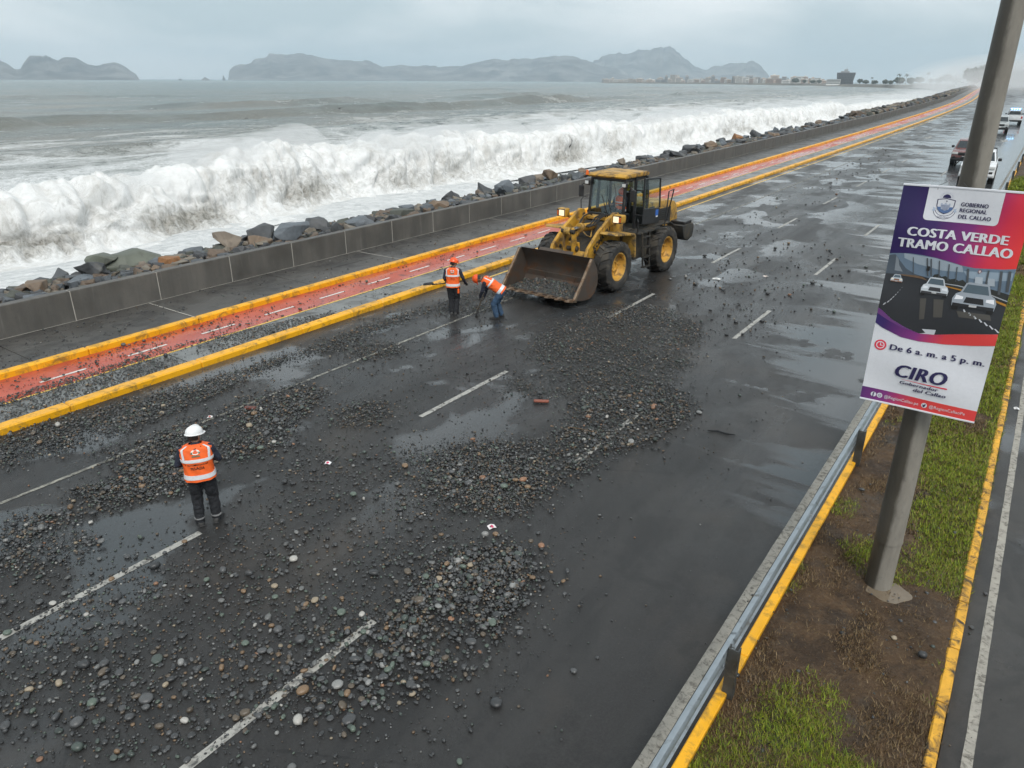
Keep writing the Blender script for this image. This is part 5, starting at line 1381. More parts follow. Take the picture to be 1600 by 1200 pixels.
# open cab door folded back along the left side
door = L('door', MB().prism([(1.86, 1.80), (3.02, 1.72), (3.06, 2.24), (1.88, 2.34)], 1.02, 1.07), M['black'], bevel=.03)
fr = MB()
for p, q in (((1.045, 1.88, 2.33), (1.045, 1.86, 3.28)), ((1.045, 1.86, 3.28), (1.045, 2.94, 3.22)), ((1.045, 2.94, 3.22), (1.045, 3.05, 2.24))): fr.tube([p, q], .032, 6)
L('door_frame', fr, M['black'], door, bevel=0)
mbp = MB().add([(1.045, 1.90, 2.34), (1.045, 3.03, 2.25), (1.045, 2.93, 3.19), (1.045, 1.89, 3.25), (1.053, 1.90, 2.34), (1.053, 3.03, 2.25), (1.053, 2.93, 3.19), (1.053, 1.89, 3.25)], [(0, 1, 2, 3), (7, 6, 5, 4), (0, 4, 5, 1), (1, 5, 6, 2), (2, 6, 7, 3), (3, 7, 4, 0)])
mbp.build('door_glass', M['glass'], door, smooth=0)
L('sticker', MB().box(1.071, 1.074, 2.72, 2.92, 2.00, 2.20), flat('blue sticker', (.03, .12, .42)), door, bevel=0)
L('sticker', MB().box(1.071, 1.0745, 2.76, 2.90, 1.95, 1.995), flat('white sticker', (.7, .7, .7)), door, bevel=0)
L('door_hinge', MB().tube([(.74, 1.9, 2.9), (1.04, 1.9, 2.9)], .025, 6).tube([(.74, 1.9, 2.1), (1.04, 1.9, 2.1)], .025, 6), M['black'], door, bevel=0)
L('door_pull', MB().tube([(1.075, 2.0, 2.4), (1.12, 2.05, 2.4), (1.12, 2.05, 2.85), (1.075, 2.0, 2.85)], .014, 6), M['black'], door, bevel=0)
# lamps, beacon and mirrors
for sx_ in (-1, 1):
    wl = L('work_lamp', MB().box(.70 * sx_ - .085, .70 * sx_ + .085, 1.12, 1.24, 3.05, 3.19), M['black'], bevel=.02)
    L('lens', MB().box(.70 * sx_ - .065, .70 * sx_ + .065, 1.104, 1.117, 3.07, 3.17), M['lamp_off'], wl, bevel=.006)
    mr = L('mirror', MB().box(.98 * sx_ - .10, .98 * sx_ + .10, 1.20, 1.28, 2.62, 3.0), M['black'], bevel=.03)
    L('mirror_bracket', MB().tube([(.66 * sx_, 1.30, 3.02), (.90 * sx_, 1.25, 3.06), (.98 * sx_, 1.24, 2.98)], .018, 6), M['black'], mr, bevel=0)
    L('grab_rail', MB().tube([(.80 * sx_, 1.02, 2.05), (.82 * sx_, 1.00, 2.55), (.78 * sx_, 1.10, 2.66), (.70 * sx_, 1.22, 2.66)], .018, 6), M['black'], bevel=0)
bc = L('beacon', MB().cyl((-.76, 1.22, 3.34), (-.76, 1.22, 3.50), .055, .045), M['amber'], bevel=.012)
L('beacon_bracket', MB().box(-.82, -.70, 1.18, 1.28, 3.29, 3.338), M['black'], bc, bevel=.005)
# engine hood and rear
hd = [(2.86, 1.55), (2.90, 2.30), (3.15, 2.36), (4.55, 2.30), (5.02, 2.20), (5.22, 2.02), (5.36, 1.50), (5.30, 1.35), (2.9, 1.35)]
hood = L('engine_hood', MB().prism(hd, -.66, .66), M['lyellow'], bevel=.07, segs=2)
for sx_ in (-1, 1):
    L('side_grille', MB().box(.663 * sx_ - .012, .663 * sx_ + .012, 3.5, 4.7, 1.50, 2.05), M['black'], hood, bevel=.004)
    for k in range(7): L('louvre', MB().box(.68 * sx_ - .012, .68 * sx_ + .012, 3.55, 4.65, 1.54 + .07 * k, 1.565 + .07 * k), M['ldark'], hood, bevel=0)
    L('model_plate', MB().box(.668 * sx_ - .012, .668 * sx_ + .012, 3.05, 3.4, 2.08, 2.2), M['black'], hood, bevel=.003)
L('rear_grille', MB().box(-.5, .5, 5.26, 5.345, 1.40, 1.95), M['black'], hood, bevel=.01)
L('exhaust', MB().cyl((-.25, 3.3, 2.34), (-.25, 3.3, 2.95), .07).cyl((-.25, 3.3, 2.95), (-.25, 3.42, 3.05), .06), M['ldark'], hood, bevel=0)
L('air_intake', MB().cyl((.25, 3.45, 2.33), (.25, 3.45, 2.62), .09).cyl((.25, 3.45, 2.60), (.25, 3.45, 2.70), .14), M['black'], hood, bevel=.01)
L('counterweight', MB().prism([(4.55, 1.42), (5.45, 1.42), (5.55, 1.25), (5.48, .92), (5.1, .80), (4.75, .95)], -1.26, 1.26), M['ldark'], bevel=.05, segs=2)
L('counterweight_cap', MB().box(-1.2, 1.2, 4.8, 5.42, 1.423, 1.52), M['black'], bevel=.02)
L('rear_frame', MB().box(-.55, .55, 1.25, 4.9, .72, 1.345), M['ldark'], bevel=.03)
L('hinge_column', MB().cyl((0, 1.3, .5), (0, 1.3, 1.46), .2), M['ldark'], bevel=.02)
for sx_ in (-1, 1):
    x0, x1 = sorted((.62 * sx_, 1.22 * sx_))
    L('platform', MB().box(x0, x1, 1.35, 2.9, 1.56, 1.63), M['ldark'], bevel=.01)
    L('side_tank', MB().box(x0, sorted((.62 * sx_, 1.05 * sx_))[1] if sx_ > 0 else x1, 1.50, 2.35, .70, 1.555), M['ldark'], bevel=.04)
    L('rear_fender', MB().prism([(2.45, 1.50), (2.75, 1.66), (3.9, 1.66), (4.2, 1.52), (4.2, 1.48), (3.88, 1.615), (2.77, 1.615), (2.47, 1.455)], *sorted((.68 * sx_, 1.08 * sx_))), M['ldark'], bevel=.006)
    ld = L('ladder', MB().tube([(1.25 * sx_, 1.55, 1.60), (1.32 * sx_, 1.60, .46)], .03, 5).tube([(1.25 * sx_, 2.05, 1.60), (1.32 * sx_, 2.05, .46)], .03, 5), M['ldark'], bevel=0)
    for k in range(4):
        z_ = .47 + .33 * k; xx = 1.32 - .07 * (z_ - .46) / 1.14
        L('rung', MB().box((xx - .07 if sx_ > 0 else -xx - .07), (xx + .07 if sx_ > 0 else -xx + .07), 1.60, 2.03, z_ - .015, z_ + .015), M['ldark'], ld, bevel=0)
    L('handrail', MB().tube([(1.15 * sx_, 1.42, 1.62), (1.17 * sx_, 1.36, 2.0), (1.10 * sx_, 1.45, 2.05), (1.0 * sx_, 1.6, 1.75)], .02, 6), M['black'], bevel=0)
    hr = MB().tube([(1.18 * sx_, 3.25, 1.55), (1.20 * sx_, 3.35, 2.75), (1.18 * sx_, 3.75, 2.78), (1.12 * sx_, 3.78, 2.5), (.95 * sx_, 3.8, 1.66)], .022, 6)
    L('handrail', hr, M['black'], bevel=0)
L('tail_lamp', MB().box(.85, 1.05, 5.46, 5.54, 1.28, 1.38), M['red_lens'], bevel=.006)
L('tail_lamp', MB().box(-1.05, -.85, 5.46, 5.54, 1.28, 1.38), M['red_lens'], bevel=.006)
# gravel scooped into the bucket
n = 4200
gx = RNG.uniform(-BX + .08, BX - .08, n); gy = RNG.uniform(-2.92, -1.90, n)
mound = .10 + .30 * np.clip((gy + 3.0) / 1.0, 0, 1) * (1 - .45 * (gx / BX) ** 2) + .05 * fbm(P3(gx * 3, gy * 3), 3, 301)
gz = mound + RNG.uniform(-.02, .02, n)
_g = np.array(rb_(list(zip(gy, gz)))); gy, gz = _g[:, 0], _g[:, 1]
V, F = [], []
v0, f0 = I1
sc_ = RNG.lognormal(-3.6, .35, n)
VV = v0[None] * (sc_[:, None] * RNG.uniform(.6, 1.1, (n, 3)))[:, None, :] + np.stack([gx, gy, gz], 1)[:, None]
FF = (f0[None] + (np.arange(n) * 12)[:, None, None]).reshape(-1, 3)
cc = PAL[RNG.choice(len(PAL), n, p=PW)] * .8
gr = link('gravel', arrays_mesh('gravel', VV.reshape(-1, 3), FF, True, col=np.repeat(cc[:, None], 12, 1)), M['pebble'])
gr.matrix_world = Matrix.Translation(Vector(W(-11.62, 20.42, 0))) @ Matrix.Rotation(R(-2.5), 4, 'Z')
tag(gr, 'dark wet gravel heaped inside the loader bucket', 'gravel', kind='stuff')
mb = MB(); xs_ = np.linspace(-BX + .03, BX - .03, 24); ys_ = np.linspace(-2.95, -1.84, 14)
Xg, Yg = np.meshgrid(xs_, ys_, indexing='ij'); Zg = .085 + .30 * np.clip((Yg + 3.0) / 1.0, 0, 1) * (1 - .45 * (Xg / BX) ** 2)
_g = np.array(rb_(list(zip(Yg.ravel(), Zg.ravel())))); Yg, Zg = _g[:, 0].reshape(Xg.shape), _g[:, 1].reshape(Xg.shape)
gb = link('gravel_bed', arrays_mesh('gravel_bed', np.stack([Xg, Yg, Zg], -1), grid_faces(24, 14), True), M['rubble'], gr)
# ------------------------------------------------------------------ people (local: facing +y, origin between the feet)
SKIN = pm('skin', (.26, .145, .095), .55, var=.1, bump=.1)
HAIR = pm('black hair', (.012, .010, .009), .6, bump=.5, bscale=120)
M['orange'] = pm('orange hi-vis cloth', (.86, .13, .018), .7, var=.1, scale=9, bump=.35, bscale=22)
M['reflect'] = pm('reflective tape', (.66, .67, .69), .4, var=.08, scale=30, bump=.2, bscale=60)
M['navy'] = pm('navy jersey', (.013, .016, .030), .8, var=.3, scale=8, bump=.5, bscale=25)
M['black_cloth'] = pm('black trousers', (.010, .011, .014), .8, var=.3, scale=8, bump=.5, bscale=22)
M['jeans'] = pm('blue jeans', (.030, .065, .12), .8, var=.4, scale=7, bump=.5, bscale=24)
M['boot'] = pm('dark boot', (.030, .029, .028), .6, var=.3, scale=12, bump=.3)
M['helm_white'] = pm('white helmet', (.78, .78, .78), .28, var=.03, bump=0)
M['helm_orange'] = pm('orange helmet', (.80, .10, .02), .28, var=.05, bump=0)
M['glove'] = pm('work glove', (.05, .05, .05), .8)
M['sock'] = pm('grey cuff tape', (.22, .22, .22), .6)
def V3(*a): return Vector(a)
def ring_loft(mb, rings, n=16, p=2.4):
    v = []
    for c, U, Vv in rings:
        for k in range(n):
            t = 2 * math.pi * k / n; ct, st = math.cos(t), math.sin(t)
            v.append(c + U * (math.copysign(abs(ct) ** (2 / p), ct)) + Vv * (math.copysign(abs(st) ** (2 / p), st)))
    m = len(rings)
    mb.add(v, [(i * n + k, i * n + (k + 1) % n, (i + 1) * n + (k + 1) % n, (i + 1) * n + k) for i in range(m - 1) for k in range(n)] + [tuple(range(n))[::-1], tuple(range((m - 1) * n, m * n))])
def capsule_label(segs, c):
    best, lab = 9, None
    for a, b, r, l in segs:
        d = b - a; t = max(0, min(1, (c - a).dot(d) / max(d.length_squared, 1e-9)))
        q = (c - a - d * t).length - r
        if q < best: best, lab = q, l
    return lab
def make_person(label, loc, rz, J, shirt, trousers, helmet, skin_hands=True, vest_text=None, voxel=.011, seated=False, scale=.91):
    root = thing('person', label, 'person', loc, rz)
    root.scale = (scale * 1.07, scale * 1.07, scale)
    pel, che, nec, hd_ = (Vector(J[k]) for k in ('pelvis', 'chest', 'neck', 'head'))
    mb = MB(); segs = []
    side = Vector(J.get('side', (1, 0, 0))).normalized(); side_c = Vector(J.get('side_chest', J.get('side', (1, 0, 0)))).normalized()
    ax1 = (che - pel).normalized(); ax2 = (nec - che).normalized()
    def fr(ax, s_): 
        s2 = (s_ - ax * s_.dot(ax)).normalized(); return s2, ax.cross(s2).normalized() * 1.0
    # spine rings: h, centre, half width, half depth
    sp = []
    bw = J.get('bulk', 1.0)
    table = [(-.10, .135, .115), (0.0, .172, .130), (.45, .160, .120), (.8, .168, .125), (1.0, .182, .128)]
    for h, a, b in table:
        c = pel + (che - pel) * h; s2, f2 = fr(ax1, side.lerp(side_c, max(0, min(1, h)))); f2 = -f2 if f2.dot(Vector(J['front'])) < 0 else f2
        sp.append((c, s2 * a * bw, f2 * b * bw))
    for h, a, b in [(.45, .190, .120), (.78, .168, .098), (.95, .105, .075), (1.06, .06, .058)]:
        c = che + (nec - che) * h; s2, f2 = fr(ax2, side_c); f2 = -f2 if f2.dot(Vector(J['front'])) < 0 else f2
        sp.append((c, s2 * a * bw, f2 * b * bw))
    ring_loft(mb, sp)
    segs += [(pel + ax1 * .0, pel - ax1 * .05, .13, 'leg'), (pel + (che - pel) * .15, che, .13, 'shirt'), (che, nec - ax2 * .03, .12, 'shirt')]
    def limb(pts, rad, lab, sub=3):
        P_, R_ = [], []
        for i in range(len(pts) - 1):
            for k in range(sub):
                t = k / sub; P_.append(Vector(pts[i]).lerp(Vector(pts[i + 1]), t)); R_.append(rad[i] + (rad[i + 1] - rad[i]) * t)
        P_.append(Vector(pts[-1])); R_.append(rad[-1])
        mb.tube(P_, R_, 12)
        for p_, r_ in ((P_[0], R_[0]), (P_[-1], R_[-1])): mb.ell(p_, (r_ * .98,) * 3, 10, 6)
        for i in range(1, len(pts) - 1): mb.ell(pts[i], (rad[i] * 1.0,) * 3, 10, 6)
        for i in range(len(pts) - 1): segs.append((Vector(pts[i]), Vector(pts[i + 1]), (rad[i] + rad[i + 1]) / 2, lab))
    neck_top = nec + (hd_ - nec) * .45
    limb([nec - ax2 * .05, nec, neck_top], [.062, .056, .055], 'skin')
    # head with face
    up = (hd_ - nec).normalized(); fwd = Vector(J['look']).normalized(); fwd = (fwd - up * fwd.dot(up)).normalized(); rt = fwd.cross(up)
    HM = Matrix((rt, fwd, up)).transposed()
    hp = lambda x_, y_, z_: hd_ + HM @ Vector((x_, y_, z_))
    mb.ell(hd_ + up * .02, (.076, .094, .105), 16, 12, HM)
    mb.ell(hp(0, .018, -.062), (.056, .068, .058), 14, 10, HM)
    mb.ell(hp(0, .098, -.020), (.014, .022, .024), 8, 6, HM)          # nose
    mb.ell(hp(0, .080, -.066), (.026, .014, .010), 8, 6, HM)          # lips
    for s_ in (-1, 1): mb.ell(hp(.078 * s_, -.005, -.012), (.012, .020, .032), 8, 6, HM)
    segs.append((hd_ - up * .06, hd_ + up * .08, .09, 'skin'))
    # limbs
    for s_, k in ((1, 'r'), (-1, 'l')):
        sh, el, wr = (Vector(J[q + k]) for q in ('sh_', 'el_', 'wr_'))
        limb([sh, sh.lerp(el, .5), el], [.066, .056, .048], 'shirt'); limb([el, el.lerp(wr, .35), wr], [.047, .046, .034], 'shirt')
        hpv, kn, an = (Vector(J[q + k]) for q in ('hip_', 'kn_', 'an_'))
        limb([hpv, hpv.lerp(kn, .5), kn], [.112, .102, .086], 'leg'); limb([kn, kn.lerp(an, .35), an], [.085, .082, .074], 'leg')
        # hand: palm, four fingers, thumb, curled round what they hold
        d = (wr - el).normalized(); hd2 = Vector(J.get('hand_' + k, d)).normalized(); grip = Vector(J.get('grip_' + k, (0, 0, -1))).normalized()
        across = hd2.cross(grip).normalized() if hd2.cross(grip).length > .1 else hd2.orthogonal().normalized()
        grip = across.cross(hd2).normalized(); pc = wr + hd2 * .055
        HH = Matrix((across, hd2, grip)).transposed()
        mb.ell(pc, (.042, .052, .018), 10, 8, HH); segs.append((wr, pc + hd2 * .10, .035, 'hand'))
        for i, ln in enumerate((.070, .078, .074, .060)):
            b0 = pc + across * (.030 - .020 * i) + hd2 * .035
            b1 = b0 + (hd2 * .75 + grip * .55).normalized() * ln * .5; b2 = b1 + (hd2 * .1 + grip * 1.0).normalized() * ln * .38; b3 = b2 + (hd2 * -.8 + grip * .5).normalized() * ln * .25
            mb.tube([b0, b1, b2, b3], [.0105, .010, .0095, .008], 7); segs.append((b0, b2, .01, 'hand'))
        t0 = pc + across * .038 - hd2 * .01; t1 = t0 + (across * .7 + hd2 * .5 + grip * .4).normalized() * .035; t2 = t1 + (hd2 * .5 + grip * .9 - across * .2).normalized() * .03
        mb.tube([t0, t1, t2], [.013, .012, .009], 7); segs.append((t0, t2, .012, 'hand'))
        # boot
        toe = Vector(J['toe_' + k]); fd = (toe - an); fd.z = 0; fd.normalize(); sd_ = fd.cross(Vector((0, 0, 1)))
        bt = MB(); gz_ = J.get('floor', 0.0)
        rr = []
        for (y_, wz, hz) in ((-.085, .030, .05), (-.06, .044, .10), (.0, .050, .115), (.06, .048, .095), (.13, .050, .062), (.18, .044, .05), (.205, .020, .025)):
            rr.append((Vector((an.x, an.y, gz_)) + fd * y_ + Vector((0, 0, hz / 2)), sd_ * wz, Vector((0, 0, hz / 2))))
        ring_loft(bt, rr, 14, 3.0)
        bt.cyl((an.x, an.y, gz_ + .06), (an.x, an.y, an.z + .06), .058, .060)
        b_ = bt.build('boot', M['boot'], root, smooth=50)
        MB().box(-.052, .052, -.09, .20, 0, .018, Matrix.Translation((an.x, an.y, gz_)) @ Matrix((sd_, fd, Vector((0, 0, 1)))).transposed().to_4x4()).build('sole', M['black'], b_, bevel=.006)
    # one continuous skin over everything
    me = mb.mesh('body', smooth=0, merge=False)
    tmp = bpy.data.objects.new('body', me); COL.objects.link(tmp)
    rm = tmp.modifiers.new('r', 'REMESH'); rm.mode = 'VOXEL'; rm.voxel_size = voxel
    sm = tmp.modifiers.new('s', 'SMOOTH'); sm.factor = .5; sm.iterations = 2
    bpy.context.view_layer.update()
    me2 = bpy.data.meshes.new_from_object(tmp.evaluated_get(bpy.context.evaluated_depsgraph_get()))
    bpy.data.objects.remove(tmp)
    for m_ in (SKIN, shirt, trousers, SKIN if skin_hands else M['glove']): me2.materials.append(m_)
    idx = {'skin': 0, 'shirt': 1, 'leg': 2, 'hand': 3}
    me2.polygons.foreach_set('material_index', [idx[capsule_label(segs, p.center)] for p in me2.polygons])
    me2.polygons.foreach_set('use_smooth', [True] * len(me2.polygons))
    me2.name = 'body'
    vv = np.zeros(len(me2.vertices) * 3); me2.vertices.foreach_get('co', vv); vv = vv.reshape(-1, 3); nn3 = np.zeros(len(me2.vertices) * 3); me2.vertices.foreach_get('normal', nn3); nn3 = nn3.reshape(-1, 3)
    amp_ = np.where((vv[:, 2] < hd_.z - .16), 1.0, 0.0)[:, None]          # folds in the cloth, none on the face
    vv = vv + nn3 * amp_ * (.014 * np.abs(vn(vv * np.array([9, 9, 15]) + 3, 31)) + .007 * vn(vv * 26, 32) - .004)[:, None]; me2.vertices.foreach_set('co', vv.ravel())
    body = link('body', me2, None, root)
    # eyes
    for s_ in (-1, 1):
        MB().ell(hp(.030 * s_, .084, .008), (.010, .008, .007), 8, 6, HM).build('eye', M['black'], root)
    # hair below the helmet and helmet
    hm = MB(); nn, mm = 18, 8; hv = []
    for i in range(mm + 1):
        ph = math.pi * .5 * i / mm
        for k in range(nn):
            t = 2 * math.pi * k / nn
            hv.append(hp(.089 * math.sin(ph) * math.cos(t), -.012 + .108 * math.sin(ph) * math.sin(t), .035 + .100 * math.cos(ph)))
    hm.add(hv, [(i * nn + k, (i + 1) * nn + k, (i + 1) * nn + (k + 1) % nn, i * nn + (k + 1) % nn) for i in range(mm) for k in range(nn)])
    hair = [hp(.083 * math.cos(t), -.012 + .1 * math.sin(t), z_) for z_ in (.05, -.045) for t in np.linspace(math.pi * 1.02, math.pi * 1.98, 14)]
    hb = MB().add(hair + [hp(.070 * math.cos(t), -.012 + .085 * math.sin(t), -.06) for t in np.linspace(math.pi * 1.05, math.pi * 1.95, 14)], [(i * 14 + k, i * 14 + k + 1, (i + 1) * 14 + k + 1, (i + 1) * 14 + k) for i in range(2) for k in range(13)])
    hb.build('hair', HAIR, root, smooth=60)
    dome = []
    for i in range(mm + 1):
        ph = math.pi * .5 * i / mm
        for k in range(nn * 2):
            t = math.pi * k / nn
            dome.append(hp(.118 * math.sin(ph) * math.cos(t), -.006 + .142 * math.sin(ph) * math.sin(t), .045 + .128 * math.cos(ph) ** .85))
    n2 = nn * 2
    rim_ = [hp(.128 * math.cos(math.pi * k / nn), -.006 + (.152 + (.055 if math.sin(math.pi * k / nn) > 0 else 0) * max(0, math.sin(math.pi * k / nn)) ** 2) * math.sin(math.pi * k / nn), .038) for k in range(n2)]
    low = [p_ - up * .010 for p_ in rim_]
    hme = MB().add(dome + rim_ + low, [(i * n2 + k, (i + 1) * n2 + k, (i + 1) * n2 + (k + 1) % n2, i * n2 + (k + 1) % n2) for i in range(mm + 2) for k in range(n2)])
    he = hme.build('helmet', helmet, root, smooth=40)
    rd = MB().tube([hp(0, -.006 + .144 * math.cos(t), .045 + .132 * math.sin(t)) for t in np.linspace(.35, math.pi - .3, 12)], .012, 6)
    rd.build('ridge', helmet, he, smooth=60)
    # hi-vis vest, as a shell round the torso
    sp2 = sp[1:6] + [(sp[6][0] + ax2 * .01, sp[6][1] * 1.16, sp[6][2] * 1.12), (sp[7][0] + ax2 * .012, sp[7][1] * 1.15, sp[7][2] * 1.1), (sp[7][0] + ax2 * .034, sp[7][1] * .66, sp[7][2] * .80)]
    def surf(h, a, off):
        q = h * (len(sp2) - 1); i = min(int(q), len(sp2) - 2); f = q - i
        c = sp2[i][0].lerp(sp2[i + 1][0], f); U = sp2[i][1].lerp(sp2[i + 1][1], f); Vv = sp2[i][2].lerp(sp2[i + 1][2], f)
        ct, st = math.cos(a), math.sin(a); e = 2 / 2.4
        pu, pv = math.copysign(abs(ct) ** e, ct), math.copysign(abs(st) ** e, st)
        fl = .018 * max(0, .35 - h)
        return c + U * pu * (1 + (off + fl) / U.length) + Vv * pv * (1 + (off + fl) / Vv.length)
    def patch(name, h0, h1, a0, a1, off, mat, par, nh=10, na=30, wr=0.0):
        V_ = [surf(h0 + (h1 - h0) * i / nh, a0 + (a1 - a0) * k / na, off + wr * math.sin(a0 * 3 + k * .9 + i * 1.3)) for i in range(nh + 1) for k in range(na + 1)]
        Vi = [surf(h0 + (h1 - h0) * i / nh, a0 + (a1 - a0) * k / na, off - .006) for i in range(nh + 1) for k in range(na + 1)]
        n_ = na + 1; o_ = len(V_)
        F_ = [(i * n_ + k, i * n_ + k + 1, (i + 1) * n_ + k + 1, (i + 1) * n_ + k) for i in range(nh) for k in range(na)]
        F_ += [(o_ + i * n_ + k, o_ + (i + 1) * n_ + k, o_ + (i + 1) * n_ + k + 1, o_ + i * n_ + k + 1) for i in range(nh) for k in range(na)]
        F_ += [(k, o_ + k, o_ + k + 1, k + 1) for k in range(na)] + [(nh * n_ + k, nh * n_ + k + 1, o_ + nh * n_ + k + 1, o_ + nh * n_ + k) for k in range(na)]
        return MB().add(V_, F_[:0]).add(Vi, []).__class__().add(V_ + Vi, F_).build(name, mat, par, smooth=60)
    vest = patch('vest', -.02 if not seated else .05, 1.0, 0, 2 * math.pi, .026, M['orange'], root, 22, 60, .006)
    for h0, h1 in ((.02, .09), (.40, .475)): patch('reflective_band', h0, h1, 0, 2 * math.pi, .034, M['reflect'], vest, 3, 44)
    for c_ in (-math.pi / 2, math.pi / 2):
        for s_ in (-1, 1): patch('reflective_strip', .475, .90, c_ + s_ * .80 - .10, c_ + s_ * .80 + .10, .034, M['reflect'], vest, 10, 3)
    return root, vest, surf
def on_back(vest, surf, polys, h_c, h_s, a_s, mat, name, off=.034):
    mb = MB()
    for pts in polys:
        mb.poly([surf(h_c + b * h_s, -math.pi / 2 - a * a_s, off) for a, b in pts])   # seen from behind: right of the print is the wearer's right
    return mb.build(name, mat, vest, smooth=0, merge=False)
def back_text(vest, surf, body, w, h_c, hh, name='lettering', mat=None):
    cu = bpy.data.curves.new('txt', 'FONT'); cu.body = body; cu.align_x = 'CENTER'; cu.offset = .02; cu.fill_mode = 'FRONT'; cu.resolution_u = 2
    ob = bpy.data.objects.new('txt', cu); COL.objects.link(ob); bpy.context.view_layer.update()
    me = bpy.data.meshes.new_from_object(ob.evaluated_get(bpy.context.evaluated_depsgraph_get())); bpy.data.objects.remove(ob)
    v = np.zeros(len(me.vertices) * 3); me.vertices.foreach_get('co', v); v = v.reshape(-1, 3); lo, hi = v.min(0), v.max(0)
    a = (v[:, 0] - (lo[0] + hi[0]) / 2) / (hi[0] - lo[0]) * w; b = (v[:, 1] - lo[1]) / (hi[1] - lo[1])
    co = np.array([tuple(surf(h_c + hh * q, -math.pi / 2 + p, .0345)) for p, q in zip(a, b)])
    me.vertices.foreach_set('co', co.ravel()); me.update(); me.materials.clear(); me.name = name
    return link(name, me, mat or M['black'], vest)
CAMDIR = lambda x_, y_: math.atan2(-x_, y_) if False else math.atan2(y_, x_) - math.pi / 2     # heading that looks straight away from the camera
def crest(vest, surf, big=True):
    C_ = lambda r, n=12, cx=0, cy=0: [(cx + r * math.cos(t), cy + r * math.sin(t)) for t in np.linspace(0, 2 * math.pi, n, endpoint=False)]
    on_back(vest, surf, [C_(.36)], .635, .20, .52, ink((.85, .80, .70)) if big else M['reflect'], 'emblem_disc')
    on_back(vest, surf, [C_(.20, 8, 0, -.05)], .635, .20, .52, ink((.75, .12, .03)), 'emblem_shield', .036)
    on_back(vest, surf, [[(-.45, -.1), (-.25, -.3), (-.2, .1)], [(.45, -.1), (.25, -.3), (.2, .1)], [(-.3, -.42), (.3, -.42), (.35, -.55), (-.35, -.55)]], .635, .20, .52, ink((.10, .16, .10)), 'emblem_leaves', .036)
    on_back(vest, surf, [C_(.10, 8, 0, .22)], .635, .20, .52, ink((.8, .1, .05)), 'emblem_crown', .037)

# --- the worker in the white helmet, back to the camera
x0_, y0_ = -9.39, 5.12
J = dict(pelvis=(0, -.02, .90), chest=(.0, -.01, 1.24), neck=(.0, .03, 1.46), head=(.01, .06, 1.60), front=(0, 1, 0), look=(.62, .75, -.25), bulk=1.14,
         sh_r=(.20, .0, 1.40), el_r=(.30, .02, 1.15), wr_r=(.19, .22, 1.08), sh_l=(-.20, .0, 1.40), el_l=(-.29, -.01, 1.15), wr_l=(-.15, .22, 1.06), hand_r=(-.7, .6, 0), hand_l=(.7, .6, 0),
         hip_r=(.095, 0, .88), kn_r=(.12, .04, .48), an_r=(.13, -.03, .08), toe_r=(.20, .20, 0), hip_l=(-.095, 0, .88), kn_l=(-.11, .03, .48), an_l=(-.115, -.06, .08), toe_l=(-.17, .15, 0))
p1, v1, s1 = make_person('person in white helmet and orange vest seen from behind on the pebbled road', W(x0_, y0_, .004), CAMDIR(x0_, y0_) - .12, J, M['navy'], M['black_cloth'], M['helm_white'])
crest(v1, s1); back_text(v1, s1, 'MAQUINARIA', 1.1, .285, .06); back_text(v1, s1, 'PESADA', .75, .20, .06)
for s_, k in ((1, 'r'), (-1, 'l')):
    a_ = Vector(J['an_' + k]); MB().cyl(a_ + Vector((0, 0, .055)), a_ + Vector((0, .0, .075)), .079).build('cuff_tape', M['sock'], p1)
# --- standing worker beside the bucket, back to the camera, shovel held level
x0_, y0_ = -13.04, 15.5
J = dict(pelvis=(0, -.01, .92), chest=(.0, 0, 1.26), neck=(.0, .03, 1.48), head=(.03, .07, 1.62), front=(0, 1, 0), look=(.8, .6, -.3), bulk=1.0,
         sh_r=(.19, .0, 1.42), el_r=(.30, -.03, 1.17), wr_r=(.36, .12, .98), sh_l=(-.19, .0, 1.42), el_l=(-.25, -.02, 1.16), wr_l=(-.18, .18, 1.00), hand_r=(.2, .8, -.4), hand_l=(-.3, .8, -.3),
         hip_r=(.09, 0, .90), kn_r=(.10, .06, .50), an_r=(.07, -.05, .08), toe_r=(.12, .16, 0), hip_l=(-.09, 0, .90), kn_l=(-.07, .05, .50), an_l=(-.055, -.02, .08), toe_l=(-.05, .20, 0))
p2, v2, s2_ = make_person('person in orange helmet standing with a shovel held level beside the kerb', W(x0_, y0_, .004), CAMDIR(x0_, y0_) - .1, J, M['navy'], M['black_cloth'], M['helm_orange'], skin_hands=False)
crest(v2, s2_, False); back_text(v2, s2_, 'MAQUINARIA', .8, .30, .05, mat=ink((.35, .05, .02))); back_text(v2, s2_, 'PESADA', .5, .22, .05, mat=ink((.35, .05, .02)))
MB().box(.13, .19, -.12, -.05, .70, .86).build('glove_in_pocket', M['orange'], p2, bevel=.02)
